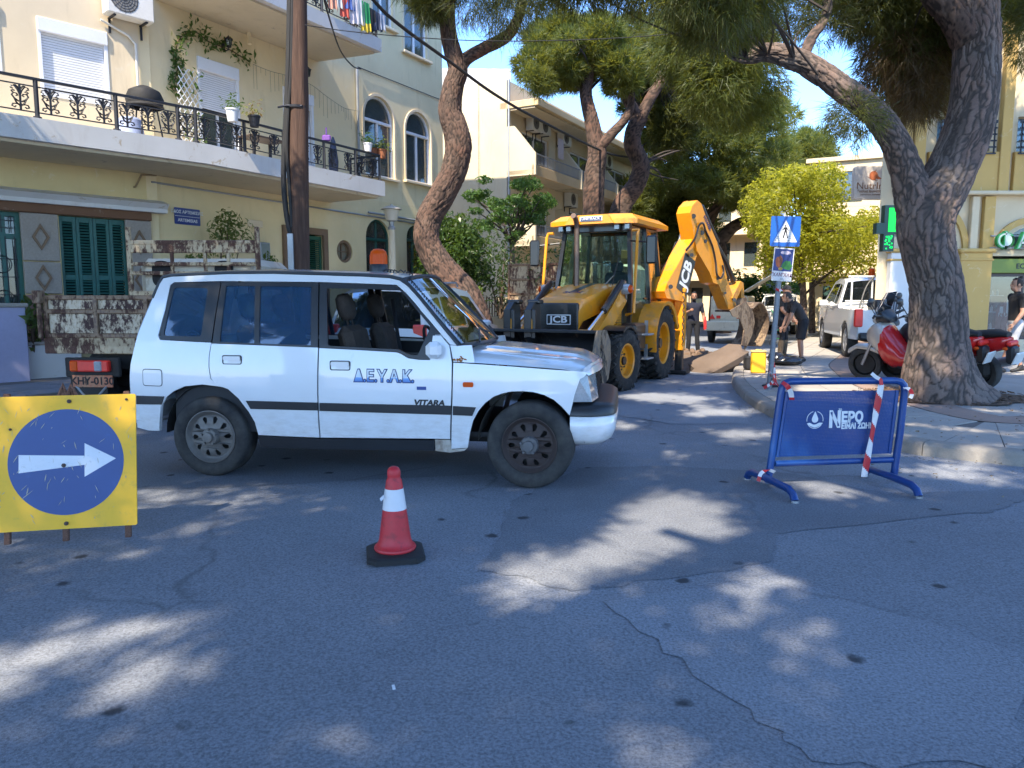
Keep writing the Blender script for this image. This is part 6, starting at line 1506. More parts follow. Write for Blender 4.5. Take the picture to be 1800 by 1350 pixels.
on_arm('JCB',1199,510,1213,455,.38,M_WPVC,.165,.014,.98,M_JB)
on_arm('POWER',1234,372,1252,412,.11,M_BLUEP,.215,.003,1.0)
bk=[(1283,546),(1296,541),(1311,531),(1322,546),(1326,566),(1321,590),(1312,608)]
sp_=spline([Vector((*FD.sz(u,v,0),0)) for u,v in bk],4); V,F=[],[]
for i,p in enumerate(sp_):
	d=(sp_[min(i+1,len(sp_)-1)]-sp_[max(i-1,0)]).normalized(); q=Vector((d.y,-d.x,0))*-.03
	for (pt_,o) in ((p,.38),(p,-.38),(p-q,-.38),(p-q,.38)):V.append(Ji@FD.at(pt_.x,pt_.y,o))
for i in range(len(sp_)-1):
	for j in range(4):a_,c_=i*4+j,i*4+(j+1)%4; F.append((a_,c_,c_+4,a_+4))
F+=[(0,1,2,3),tuple(len(V)-4+k for k in (3,2,1,0))]
b=MB(); b.add(V,F); P('digging_bucket',b,M_BKT2,sm=50)
for o in (-.39,.37):DP('bucket_cheek',[(1283,546),(1311,530),(1324,548),(1327,566),(1322,590),(1313,609),(1304,606),(1308,580),(1300,560),(1288,556)],M_BKT2,o,o+.02,20)
b=MB()
for o in np.linspace(-.34,.34,5):
	b.tube([dpt(1313,603,o),dpt(1307,618,o)],[.045,.015],4)
P('bucket_tooth',b,M_BKT2,sm=0).__setitem__('kind','stuff')
DP('bucket_hanger',[(1288,548),(1292,528),(1312,522),(1314,536),(1300,545)],M_BKT2,-.14,.14)
M_LPLATE=mat('white_number_plate',(.7,.7,.66),.4)
M_BLACKGL=glass('dark_car_glass',tint=(.3,.36,.38),tintmix=.45,body=(.012,.016,.02))
def arch_pts(s,r,z0,n=10,up=1.0):
	return [(s-r*math.cos(PI*i/n),z0+r*up*math.sin(PI*i/n)) for i in range(n+1)]
def car(name,label,cat,loc,heading,paint,top,bottom_z,arches,windows,W,wr,wheel_z,lamps=(),plate=None,group=None,rim=None,belt=1.0,taper=.1,bumper_m=None,open_bed=None):
	"""top: [(s, z, part name of the strip that follows)] from tail to nose"""
	r=thing(name,label,cat,loc,heading,group); Hh=max(p[1] for p in top); s0,s1=top[0][0],top[-1][0]
	def ins(s,z):
		a=.03*max(0,(.6-z)/.4)**2+(.2*((z-belt)/.65) if z>belt else .02*max(0,(z-.7)/.3))
		return a+taper*max(0,(s-(s1-.7))/.7)**2+taper*.8*max(0,(s0+.6-s)/.6)**2
	sk=Skin(r,W,ins)
	out=[(p[0],p[1]) for p in top]+[(s1-.05,bottom_z)]
	for (s,rad) in sorted(arches,reverse=True):out+=list(reversed(arch_pts(s,rad,bottom_z,10,1.0+(wheel_z*1.0+rad-bottom_z-rad)/rad)))
	out+=[(s0+.05,bottom_z)]
	q=[]
	for p in out:
		if not q or (abs(p[0]-q[-1][0])+abs(p[1]-q[-1][1]))>1e-4:q.append(p)
	for sd in (-1,1):
		sk.panel('body_side',q,paint,(),0,.02,sd,ds=.2,dz=.11)
		for w in windows:sk.panel('side_window',soften(w,.05),M_BLACKGL,(),.004,.004,sd,ds=.3,dz=.1)
	seg={}
	for a,c in zip(top,top[1:]):
		nm=a[2]
		if nm is None:continue
		seg.setdefault(nm,[]).append((a,c))
	for nm,L in seg.items():
		b=MB(); pts=[L[0][0]]+[c for a,c in L]
		P_=[Vector((p[0],p[1])) for p in pts]; fine=[]
		for a,c in zip(P_,P_[1:]):fine+=[a.lerp(c,k/3) for k in range(3)]
		fine.append(P_[-1]); cr=.05
		gl='glass' in nm or 'screen' in nm
		def fn(i,t,fine=fine,gl=gl):
			p=fine[int(i)]; ww=W-ins(p.x,p.y)-.003-(.035 if gl else 0); q_=1-t*t; up_=1 if p.y>.9*Hh else .3
			return (p.x+(.06*q_ if p.x>0 else -.05*q_)*(0.3 if p.y>.9*Hh else 1),t*ww,p.y+cr*q_*up_)
		b.grid(fn,list(range(len(fine))),list(np.linspace(-1,1,13)),flip=True); b.build(nm,(M_BLACKGL if gl else paint),r,smooth=180)
		if gl:
			b=MB()
			for sd in (-1,1):b.tube([Vector(fn(i,sd))+Vector((0,sd*.018,-.004)) for i in range(len(fine))],.026,4)
			b.build('window_frame',paint,r,smooth=60)
	for s in (arches[0][0],arches[1][0]):
		for sd in (-1,1):wheel(r,(s,sd*(W-.12),wheel_z),wr,.22,wr*.64,rim or M_STEEL,sd,'spokes')
	b=MB(); b.box(((s0+s1)/2,0,bottom_z+.1),(s1-s0-.3,2*W-.5,.3)); b.build('underbody',M_UNDER,r,smooth=0)
	for (nm,s,y,z,sx,sy,sz,mm) in lamps:
		for sd in (-1,1):b=MB(); b.box((s,sd*y,z),(sx,sy,sz),None,.02); b.build(nm,mm,r)
	for sd in (-1,1):b=MB(); b.box((arches[1][0]-.75,sd*(W+.08),belt+.08),(.13,.2,.16),None,.04); b.build('door_mirror',paint,r)
	if plate:
		s,z,tx=plate; b=MB(); b.box((s,0,z),(.02,.52,.12),None,.004); p=b.build('number_plate',M_LPLATE,r)
		if tx:lettering(tx,.11,T(s-.013,0,z)@RZ(-PI/2)@RX(PI/2),M_BLKTRIM,p,.001,.002)
	return r,sk
RIM=mat('silver_rim',(.42,.42,.43),.4,.5)
M_WP2=m_carpaint('white_van_paint',(.72,.72,.71),(.4,.36,.3),.2)
M_GREYP=mat('dark_grey_car_paint',(.05,.055,.06),.25,.3,coat=.6)
M_SILV=mat('silver_car_paint',(.3,.31,.32),.3,.4,coat=.6)
suv_top=[(-2.1,.55,'rear_bumper'),(-2.12,.8,'tailgate'),(-2.02,1.08,'rear_glass'),(-1.78,1.62,'roof'),(-1.5,1.7,'roof'),(-.3,1.74,'roof'),(.35,1.68,'windscreen'),(1.05,1.1,'bonnet'),(1.75,.98,'bonnet'),(2.0,.86,'front_panel'),(2.1,.5,None)]
suv_win=[[(-1.86,1.14),(-1.7,1.52),(-1.2,1.58),(-1.2,1.1)],[(-1.12,1.1),(-1.12,1.58),(-.2,1.61),(-.2,1.08)],[(-.12,1.08),(-.12,1.61),(.32,1.58),(.88,1.12)]]
q=at(744,570,11.4)
hdg=R(74)
pos=Vector((q.x,q.y,0))-Matrix.Rotation(hdg,3,'Z')@Vector((-2.05,-.82,0))
rav,sk=car('parked_car','white crossover car with red tail lamp parked behind the white estate car','car',(pos.x,pos.y,0),hdg,M_WP2,suv_top,.3,[(-1.3,.38),(1.32,.38)],suv_win,.9,.35,.35,[('tail_lamp',-2.0,.74,.98,.12,.2,.34,M_REDL),('headlight',1.92,.66,.84,.2,.3,.16,M_LENS)],(-2.14,.82,'KHM 3313'),rim=RIM)
b=MB(); b.box((-2.13,0,.5),(.14,1.5,.2),None,.05); b.build('lower_bumper',M_BLKTRIM,rav)
lettering('4x4',.09,T(-2.13,-.62,.74)@RZ(-PI/2)@RX(PI/2),M_CHROME,rav,.002)
for sd in (-1,1):b=MB(); b.tube([(-1.5,sd*.62,1.74),(-1.3,sd*.64,1.8),(-.1,sd*.64,1.83),(.1,sd*.6,1.77)],.018,6); b.build('roof_rail',M_STEEL,rav)
pk_top=[(-2.5,.55,'tailgate'),(-2.52,1.02,None),(-.62,1.04,'rear_panel'),(-.62,1.16,'rear_glass'),(-.42,1.62,'roof'),(-.2,1.70,'roof'),(.5,1.72,'roof'),(.85,1.66,'windscreen'),(1.5,1.14,'bonnet'),(2.2,1.02,'bonnet'),(2.45,.9,'front_panel'),(2.52,.5,None)]
pk_win=[[(-.36,1.14),(-.24,1.56),(.02,1.6),(.02,1.12)],[(.1,1.12),(.1,1.61),(.78,1.6),(1.32,1.14)]]
def pickup(label,loc,hdg,plate=None):
	r,sk=car('pickup_truck',label,'pickup truck',loc,hdg,M_WP2,pk_top,.42,[(-1.5,.42),(1.55,.42)],pk_win,.88,.37,.37,[('tail_lamp',-2.49,.80,.86,.1,.16,.36,M_REDL),('headlight',2.34,.64,.86,.2,.3,.2,M_LENS)],plate,rim=RIM,belt=1.06,group='white pickup trucks by the roadworks')
	b=MB(); b.box((-1.55,0,.66),(1.9,1.6,.05))
	for sd in (-1,1):b.box((-1.55,sd*.78,.84),(1.9,.06,.36))
	b.box((-.66,0,.86),(.05,1.55,.36)); b.box((-2.48,0,.84),(.06,1.5,.34)); b.build('load_bed',M_WP2,r,smooth=0)
	b=MB(); b.box((-2.6,0,.5),(.16,1.6,.14),None,.03); b.build('step_bumper',M_BLKTRIM,r)
	b=MB()
	for y in (-.62,-.2,.2,.62):b.tube([(-.72,y,1.04),(-.7,y,1.74)],.02,6)
	b.tube([(-.7,-.7,1.74),(-.7,.7,1.74)],.024,6); b.tube([(-.72,-.75,1.2),(-.72,.75,1.2)],.018,6); b.build('headboard_bars',M_WMETAL,r)
	return r
q=ground(1483,627,.125); hdg=R(90-14); off=Matrix.Rotation(hdg,3,'Z')@Vector((-1.5,.86,0))
PKS=1.14; off=off*PKS; pk=pickup('white pickup truck with amber beacon and open bed parked beside the scooters',(q.x-off.x,q.y-off.y,.125),hdg); pk.scale=(PKS,PKS,PKS)
b=MB(); b.lathe([(0,0),(.07,0),(.07,.06),(.06,.16),(0,.18)],14,T(-.1,.1,1.77)); b.build('beacon',M_AMBER,pk)
b=MB(); b.tube(spline([(-.9,-.6,1.0),(-.8,-.5,1.6),(-.7,-.1,1.85),(-.8,.3,1.6),(-1.0,.5,1.05)],6),.018,6); b.build('hose',M_BLKTRIM,pk)
b=MB(); b.box((-1.9,.2,.98),(.7,.5,.5),None,.04); b.build('tool_box',M_BLKTRIM,pk)
q=ground(1352,588); pk2=pickup('far white pickup truck on the street just behind the cream compressor trailer',(q.x+1.2,q.y+2.0,0),R(62))
sed_top=[(-2.1,.5,'rear_bumper'),(-2.15,.75,'boot_end'),(-2.05,.98,'boot_lid'),(-1.5,1.04,'rear_glass'),(-.85,1.42,'roof'),(-.2,1.47,'roof'),(.25,1.43,'windscreen'),(1.0,.98,'bonnet'),(1.75,.86,'bonnet'),(2.05,.7,'front_panel'),(2.1,.4,None)]
sed_win=[[(-1.25,1.02),(-.85,1.33),(-.3,1.38),(-.3,1.0)],[(-.22,1.0),(-.22,1.38),(.22,1.35),(.8,.98)]]
def sedan(label,u,v,hd,paint,z=0):
	q=ground(u,v,z); return car('parked_car',label,'car',(q.x,q.y,z),R(hd),paint,sed_top,.26,[(-1.25,.35),(1.3,.35)],sed_win,.86,.32,.32,[('tail_lamp',-2.08,.64,.82,.12,.3,.16,M_REDL),('headlight',1.98,.6,.68,.16,.34,.14,M_LENS)],(2.12,.5,''),group='cars parked up the street',belt=.98,rim=RIM)[0]
sedan('dark grey saloon car parked up the street beyond the man in the navy shirt',1243,565,62+180,M_GREYP)
sedan('silver saloon car parked far up the street behind the dark grey car',1258,550,62+180,M_SILV)
sedan('white saloon car parked far off beneath the yellow green tree',1452,560,62,M_WP2,.12)
M_RCREAM=rusty('peeling_cream_paint',(.55,.42,.26),.52,(.085,.04,.028),3.2)
M_RWHITE=rusty('chipped_white_paint',(.6,.51,.38),.52,(.06,.032,.028),4.0,(1,1,.6))
M_RBROWN=rusty('rust_brown_frame',(.11,.055,.04),.5,(.07,.032,.022),3)
M_RBROWN2=rusty('rust_red_frame',(.2,.105,.06),.5,(.09,.038,.022),3)
def tipper(name,label,loc,hdg,W,z0,z1,L,cols,rows,frame_m,panel_m,body_m):
	r=thing(name,label,'truck',loc,hdg)
	def gate(nm,M,w,h,nc,nr,m_f,m_p):
		b=MB(); t=.055; xs=list(np.linspace(-w/2+t/2,w/2-t/2,nc+1)); zs=list(np.linspace(t/2,h-t/2,nr+1))
		if nr==2 and nc==3:zs[1]=h*.62
		for x in xs:b.box((x,0,h/2),(t,.06,h),M,.008)
		for z in zs:b.box((0,.002,z),(w-t,.05,t),M,.008)
		g=b.build(nm,m_f,r)
		for i in range(nc):
			for j in range(nr):
				p=MB(); p.box(((xs[i]+xs[i+1])/2,-.012,(zs[j]+zs[j+1])/2),(xs[i+1]-xs[i]-t+.004,.02,zs[j+1]-zs[j]-t+.004),M,.006); p.build('gate_panel',m_p,g)
	ML=RZ(-PI/2)
	gate('tailgate',T(0,0,z0)@RZ(PI/2),W,z1-z0,cols,rows,frame_m,panel_m)
	for sd in (-1,1):gate('side_gate',T(L/2,sd*(W/2-.03),z0)@RZ(0 if sd<0 else PI),L-.1,z1-z0,4,rows,frame_m,panel_m)
	b=MB(); b.box((L/2,0,z0-.06),(L+.04,W+.02,.11),None,.01); b.box((.02,0,z0-.1),(.08,W+.04,.2),None,.01); b.build('bed',body_m,r)
	b=MB(); b.box((L/2+.95,0,z0-.3),(L+1.5,.8,.22)); b.cyl((.9,-W/2+.2,.45),(.9,W/2-.2,.45),.09); b.build('chassis',M_UNDER,r)
	for sd in (-1,1):
		wheel(r,(.95,sd*(W/2-.28),.44),.44,.42,.25,M_RBROWN,sd,'deep',0,M_UNDER); wheel(r,(L+1.0,sd*(W/2-.2),.44),.44,.24,.25,M_RBROWN,sd,'deep',0,M_UNDER)
		b=MB(); b.box((.34,sd*(W/2-.3),.42),(.03,.5,.5),None,.006); b.build('mudflap',M_BLACK,r)
	return r
tl=at(75,560,9.2); W1=2.0
tz0,tz1=at(75,594,9.2).z,at(75,519,9.2).z
TR=tipper('tipper_truck','rusty cream tipper truck with chipped white tailgate and tall headboard by the pavement',(tl.x+W1/2-.02,9.2,0),R(86),W1,tz0,tz1,2.7,3,2,M_RBROWN,M_RWHITE,M_RCREAM)
hb=at(225,460,11.95); hw=at(457,460,11.95).x-hb.x; hz=[at(300,v,11.95).z for v in (600,520,478,464,446,424)]
Mi=TR.matrix_basis.inverted()@T(hb.x+hw/2,11.95,0)
b=MB()
for s in (-1,1):b.box((s*(hw/2-.03),0,(tz0+hz[5])/2+.1),(.07,.07,hz[5]-tz0+.25),Mi,.01)
for z,h in ((hz[5]-.02,.07),(hz[4]+.08,.14),(hz[3]+.0,.06),(hz[2]-.02,.06),(hz[1]+.04,.08)):b.box((0,.003,z),(hw-.1,.06,h),Mi,.012)
for x in (-.35,.18,.55):b.box((x,.006,(hz[5]+hz[2])/2),(.05,.05,hz[5]-hz[2]),Mi,.008)
b.build('headboard',M_RCREAM,TR); b=MB(); b.box((0,.0,(hz[1]+tz0)/2),(hw-.12,.03,hz[1]-tz0),Mi); b.build('headboard_panel',M_RWHITE,TR)
b=MB(); b.box((0,1.0,1.45),(hw-.15,1.7,1.5),Mi,.12); b.build('cab',mat('faded_cream_paint',(.55,.5,.4),.5,dirt=(.3,.2,.12),dirt_amt=.4),TR,smooth=40)
b=MB(); b.prism(rrect(.3,.42,.12),.02,(),Mi@T(-hw*.28,.145,1.95)@RX(PI/2)); b.prism(rrect(.3,.42,.12),.02,(),Mi@T(hw*.2,.145,1.95)@RX(PI/2)); b.build('rear_window',M_DARKIN,TR,smooth=0)
lz=at(175,645,9.0).z; yl=W1/2-.62
b=MB(); b.box((-.1,yl,lz),(.08,.5,.14),None,.015); lp_=b.build('tail_lamp',M_REDL,TR)
b=MB(); b.box((-.135,yl+.19,lz),(.03,.1,.125),None,.01); b.build('amber_section',M_AMBER,lp_); b=MB(); b.box((-.135,yl-.12,lz),(.03,.1,.125),None,.01); b.build('reversing_section',M_LENS,lp_)
b=MB(); b.box((-.04,yl,lz-.02),(.06,.7,.24),None,.01); b.build('lamp_bracket',M_UNDER,TR)
b=MB(); b.box((-.1,yl-.02,lz-.19),(.02,.52,.15),None,.006); p=b.build('number_plate',rusty('faded_orange_plate',(.42,.13,.06),.3,(.12,.06,.04),4),TR); lettering('KHY-0130',.13,T(-.112,yl-.02,lz-.19)@RZ(-PI/2)@RX(PI/2),M_UNDER,p,.001,.003)
b=MB(); b.tube(spline([(-.1,yl+.2,lz-.25),(-.12,yl,lz-.42),(-.1,yl-.2,lz-.25)],6),.014,5); b.build('loop_cable',M_STEEL,TR)
for sd in (-1,1):b=MB(); b.box((-.06,sd*(W1/2+.02),tz1-.02),(.12,.1,.16),None,.01); b.cyl((-.06,sd*(W1/2+.02),tz0),(-.06,sd*(W1/2+.02),tz1),.03); b.build('gate_hinge',M_RBROWN,TR)
q=ground(892,600); a2=at(888,500,18.2); z0_,z1_=at(930,545,18.2).z,at(930,461,18.2).z
TR2=tipper('tipper_truck','rust brown tipper truck with a nine panel tailgate behind the yellow digger',(a2.x+1.1,a2.y+.45,0),R(64),2.3,z0_,z1_,3.4,4,3,M_RBROWN2,M_RCREAM,M_RCREAM)
b=MB(); b.box((4.5,0,1.7),(1.5,2.0,1.7),None,.14); b.build('cab',mat('faded_white_cab',(.5,.46,.38),.5,dirt=(.3,.2,.12),dirt_amt=.4),TR2)
q=ground(1282,604); CT_=thing('compressor_trailer','cream box trailer with red reflectors and raised side lid beyond the digger bucket','trailer',(q.x,q.y+.1,0),R(66))
M_CRT=mat('cream_machine_paint',(.62,.56,.42),.5,var=.1,dirt=(.3,.24,.16),dirt_amt=.25)
b=MB(); b.box((.9,0,1.15),(2.2,1.24,1.0),None,.05); b.build('housing',M_CRT,CT_)
b=MB(); b.box((-.32,0,.62),(.3,1.55,.34),None,.03); b.box((.9,0,.58),(2.3,1.4,.14),None,.02); b.build('bumper_beam',M_CRT,CT_)
for sd in (-1,1):wheel(CT_,(.5,sd*.66,.33),.33,.2,.2,M_STEEL,sd,'spokes')
for sd in (-1,1):
	b=MB(); b.prism([(-.1,-.08),(.1,-.08),(0,.1)],.02,(),T(-.21,sd*.55,.93)@RZ(-PI/2)@RX(PI/2)); b.build('reflector',M_REDL,CT_,smooth=0); b=MB(); b.box((-.21,sd*.34,.92),(.04,.14,.1),None,.015); b.build('tail_lamp',M_REDL,CT_)
b=MB()
for k in range(8):b.box((-.21,.2,1.2+k*.045),(.02,.5,.02))
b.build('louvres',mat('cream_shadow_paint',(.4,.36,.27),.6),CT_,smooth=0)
b=MB(); b.box((.3,-.62-.45,1.85),(1.3,1.05,.04),T(0,0,0)@T(.3,-.62,1.7)@RX(R(-32))@T(-.3,.62,-1.7),.01); b.build('side_lid',M_CRT,CT_)
b=MB(); b.box((.3,-.66,1.2),(.9,.1,.5),None,.02); b.box((.3,-.72,1.3),(.3,.03,.2),None,.01); b.build('control_panel',M_STEEL,CT_)
b=MB(); b.tube([(-.1,.35,1.6),(1.2,.9,2.4)],.09,4); b.build('jib_arm',M_CRT,CT_)
def scooter(label,rear,front,c1,c2,cm,screen=True,c3=None,sc=1.0):
	rear,front=Vector(rear),Vector(front); d=(front-rear); d.z=0; wb=1.34; d.normalize(); r=thing('motor_scooter',label,'scooter',(rear.x,rear.y,PZ),math.atan2(d.y,d.x),'scooters parked behind the pine')
	r.rotation_euler=(R(-7),0,math.atan2(d.y,d.x)); r.scale=(sc,sc,sc)
	wheel(r,(wb,0,.255),.255,.12,.175,M_BLKTRIM if c1 is not M_SILV else RIM,-1,'spokes',R(12)); wheel(r,(0,0,.255),.255,.14,.17,M_BLKTRIM,-1,'spokes')
	def loft(name,st,m,sm=60):
		"""st: [(x, z_low, z_high, half width)]"""
		b=MB(); V,F=[],[]
		for (x,zl,zh,w) in st:
			zc,h=(zl+zh)/2,(zh-zl)/2
			for k in range(12):a=2*PI*k/12; V.append((x,w*math.copysign(abs(math.cos(a))**.7,math.cos(a)),zc+h*math.copysign(abs(math.sin(a))**.7,math.sin(a))))
		n=len(st)
		for i in range(n-1):
			for k in range(12):F.append((i*12+k,i*12+(k+1)%12,(i+1)*12+(k+1)%12,(i+1)*12+k))
		F+=[tuple(reversed(range(12))),tuple(range(n*12-12,n*12))]; b.add(V,F); return b.build(name,m,r,smooth=sm)
	loft('tail_fairing',[(-.42,.70,.76,.03),(-.32,.58,.78,.1),(-.05,.5,.76,.15),(.25,.42,.70,.16),(.45,.36,.55,.15)],c1)
	loft('seat',[(-.38,.76,.82,.06),(-.2,.75,.86,.13),(.1,.72,.83,.15),(.4,.66,.76,.13),(.52,.6,.7,.08)],M_BLACK)
	loft('floor_tunnel',[(.3,.24,.5,.15),(.6,.22,.5,.16),(.85,.24,.46,.16)],c2)
	loft('leg_shield',[(.93,.36,.9,.22),(1.0,.42,.96,.22),(1.12,.5,.92,.16),(1.24,.6,.82,.08)],c3 or c1)
	loft('side_fairing',[(.5,.3,.42,.16),(.66,.26,.52,.2),(.8,.24,.7,.23),(.93,.3,.88,.235),(1.02,.44,.84,.2)],c1)
	loft('front_mudguard',[(wb-.26,.42,.50,.06),(wb-.1,.48,.57,.085),(wb+.1,.49,.57,.085),(wb+.27,.40,.48,.05)],cm)
	loft('handlebar_cover',[(.86,.92,1.02,.1),(.95,.92,1.12,.17),(1.06,.9,1.08,.13),(1.12,.92,1.0,.06)],c2)
	b=MB(); b.ball((1.1,0,.98),(.05,.1,.075),12,7); b.build('headlight',M_LENS,r)
	b=MB(); b.tube([(.93,-.36,1.06),(.95,-.2,1.04),(.97,0,1.0),(.95,.2,1.04),(.93,.36,1.06)],.02,7); b.build('handlebar',M_BLKTRIM,r)
	for sd in (-1,1):
		b=MB(); b.tube([(.97,sd*.22,1.06),(1.0,sd*.32,1.24)],.008,5); b.ball((.99,sd*.35,1.28),(.02,.075,.05),10,6); b.build('mirror',M_BLKTRIM,r)
		b=MB(); b.tube([(wb,sd*.085,.255),(1.12,sd*.07,.75)],.024,7); b.build('fork_leg',M_STEEL,r)
	b=MB(); b.tube([(.1,-.16,.3),(-.35,-.2,.42)],[.06,.075],10); b.build('exhaust',M_STEEL,r)
	b=MB(); b.box((.12,0,.3),(.55,.26,.22),None,.05); b.build('engine',M_UNDER,r)
	b=MB(); b.box((-.42,0,.68),(.06,.2,.07),None,.02); b.build('tail_lamp',M_REDL,r)
	b=MB(); b.box((-.4,.13,.62),(.06,.05,.045),None,.015); b.box((-.4,-.13,.62),(.06,.05,.045),None,.015); b.build('indicator',M_AMBER,r)
	b=MB(); L=T(-.5,0,.48)@RY(R(-25)); b.box((0,0,0),(.02,.2,.18),L,.01); b.build('number_plate',M_LPLATE,r); b=MB(); b.box((-.42,0,.52),(.12,.16,.24),None,.03); b.build('rear_mudguard',M_BLKTRIM,r)
	if screen:b=MB(); b.grid(lambda t,a:(1.1-.16*a-.05*t*t,t*(.2-.05*a),1.05+.32*a),list(np.linspace(-1,1,9)),list(np.linspace(0,1,5))); b.build('windshield',glass('scooter_screen',(.7,.8,.82)),r,smooth=180)
	return r
M_REDP=mat('red_scooter_paint',(.5,.012,.012),.25,coat=.6,var=.06); M_SCS=mat('silver_beige_paint',(.5,.47,.43),.3,.2,coat=.5,var=.05)
q0,q1=ground(1726,684,PZ),ground(1566,668,PZ)
q2=ground(1522,667,PZ); d=(q1-q0).normalized()
scooter('red scooter with silver nose whose front wheel is left of the big pine trunk',q2-d*1.34*1.12,q2,M_REDP,M_BLKTRIM,M_SCS,True,M_SCS,1.12)
d5=(at(1608,600,q0.y+1.1)-q0); d5.z=0; d5.normalize(); scooter('red and black scooter with its tail right of the big trunk',q0,q0+d5,M_REDP,M_BLKTRIM,M_REDP,False,M_BLKTRIM,1.12)
q4=q2+Vector((.25,.55,0)); scooter('silver scooter parked just beyond the red one behind the pine trunk',q4-d*1.34*1.08,q4,M_SCS,M_SCS,M_SCS,True,None,1.08)
q3=ground(1536,655,PZ); scooter('grey scooter furthest back of the row, half hidden by the silver one',q3-d*1.34,q3,M_SILV,M_BLKTRIM,M_SILV)
M_CONE=mat('red_cone_plastic',(.52,.022,.03),.5,var=.12,scale=6,dirt=(.12,.02,.02),dirt_amt=.35)
M_REFL=mat('white_reflective_sleeve',(.66,.66,.68),.4,var=.06)
def cone(label,pos,h,rz):
	r=thing('traffic_cone',label,'traffic cone',pos,rz); k=h/.54
	b=MB(); w,c=.165*k,.05*k; oct_=[(w,-w+c),(w,w-c),(w-c,w),(-w+c,w),(-w,w-c),(-w,-w+c),(-w+c,-w),(w-c,-w)]
	V=[(x,y,0) for x,y in oct_]+[(x,y,.026*k) for x,y in oct_]+[(x*.93,y*.93,.036*k) for x,y in oct_]+[(x*.7,y*.7,.044*k) for x,y in oct_]
	b.add(V,[tuple(range(7,-1,-1)),tuple(range(24,32))]+[(j*8+i,j*8+(i+1)%8,j*8+8+(i+1)%8,j*8+8+i) for j in range(3) for i in range(8)]); b.build('base',M_BLACK,r,smooth=20)
	rad=lambda z:lerp(.098,.036,(z-.06)/.46)
	b=MB(); b.lathe([(x*k,z*k) for x,z in [(.118,.044),(.122,.052),(.119,.062),(.108,.068),(.1,.085)]+[(rad(z),z) for z in np.linspace(.1,.285,6)]],36); b.lathe([(x*k,z*k) for x,z in [(rad(.40),.40),(rad(.45),.45),(.0395,.462),(.0365,.472),(.0385,.48),(.038,.505),(.03,.523),(.015,.532),(0,.534)]],36); b.build('body',M_CONE,r,smooth=40)
	b=MB(); b.lathe([((rad(z)+.0018)*k,z*k) for z in np.linspace(.283,.405,6)],36); b.build('sleeve',M_REFL,r,smooth=60)
	b=MB(); b.add([(-.062*k,-.03*k,.375*k),(-.085*k,-.05*k,.36*k),(-.078*k,-.06*k,.345*k),(-.055*k,-.05*k,.36*k)],[(0,1,2,3)]); b.build('peeling_corner',M_REFL,r,smooth=0)
	return r
q=ground(695,977); cone('red traffic cone with white sleeve and black base standing alone on the asphalt',(q.x,q.y,.002),.56,R(12))
bl,br=ground(-9,937,.1),ground(241,922.5,.1); e=(br-bl); Wd=e.length; e.normalize(); nrm=Vector((e.y,-e.x,0)).normalized()
tilt=R(9); up=Vector((0,0,1))*math.cos(tilt)-nrm*math.sin(tilt); nn_=e.cross(up).normalized();
if nn_.dot(nrm)<0:nn_=-nn_
MBD=Matrix(((e.x,up.x,nn_.x,bl.x),(e.y,up.y,nn_.y,bl.y),(e.z,up.z,nn_.z,bl.z),(0,0,0,1)))
AB=thing('arrow_board','yellow board with a blue disc and white arrow pointing right, at left edge','traffic sign',bl); AB.matrix_basis=MBD
def lp(u,v):q=MBD.inverted()@onplane(u,v,bl,nn_); return (q.x,q.y)
hB=lp(241,692)[1]
M_BYEL=mat('scratched_yellow_paint',(.8,.43,.006),.5,var=.06,scale=4,dirt=(.45,.28,.03),dirt_amt=.25); M_BBLU=mat('scratched_blue_film',(.003,.04,.19),.4,var=.05,scale=4,dirt=(.008,.06,.24),dirt_amt=.15)
b=MB(); b.prism(rrect(Wd,hB,.012,3,Wd/2,hB/2),.012,(),T(0,0,-.012)); b.build('board',M_BYEL,AB)
c0=lp(117,812); ra=(lp(218,812)[0]-lp(17,812)[0])/2; rb=(lp(117,718)[1]-lp(117,907)[1])/2
b=MB(); b.prism(circle((ra+rb)/2,64,c0[0],c0[1]),.0015); b.build('blue_disc',M_BBLU,AB,smooth=0)
b=MB(); b.prism([lp(*p) for p in ((33,800),(149,801),(149,779),(204,805.5),(149,838),(149,817),(33,832))],.0015,(),T(0,0,.0017)); b.build('arrow',mat('worn_white_film',(.66,.67,.7),.5,var=.05,dirt=(.3,.3,.32),dirt_amt=.25,scale=9),AB,smooth=0)
for i,p in enumerate(((112.5,818),(122,705.5),(117,920),(222.5,702),(18.5,755))):
	x,y=lp(*p); b=MB(); r_=.013 if i in (0,2,1) else .008; b.lathe([(0,.008),(r_*.5,.008),(r_*.6,.005),(r_,.005),(r_,.0)],14,T(x,y,.003)); b.build('bolt',mat('rusty_bolt',(.08,.05,.04),.6,.5),AB)
rr=random.Random(12); b=MB()
for _ in range(70):
	x,y=rr.uniform(.02,Wd-.01),rr.uniform(.02,hB-.02); L,w,a=rr.uniform(.004,.03),rr.uniform(.0008,.003),rr.uniform(.6,2.2); L*=(1 if rr.random()<.8 else 1.8); M=T(x,y,.0037)@RZ(a)
	b.add([(-L,-w*.4,0),(L*.3,-w,0),(L,w*.3,0),(-L*.2,w,0)],[(0,1,2,3)],0,M)
b.build('scratch',mat('bare_scratch',(.42,.38,.28),.6,var=.5,scale=20),AB,smooth=0,kind='stuff')
M_RUSTS=rusty('rusty_steel_angle',(.2,.13,.09),.8,(.12,.06,.04),8)
for x in (.06,Wd*.48,Wd-.06):
	b=MB(); lo=Vector((x,-.1,-.03)); b.box((x,hB*.5-.03,-.028),(.035,hB+.1,.03),None,.004);
	b.build('stand_leg',M_RUSTS,AB)
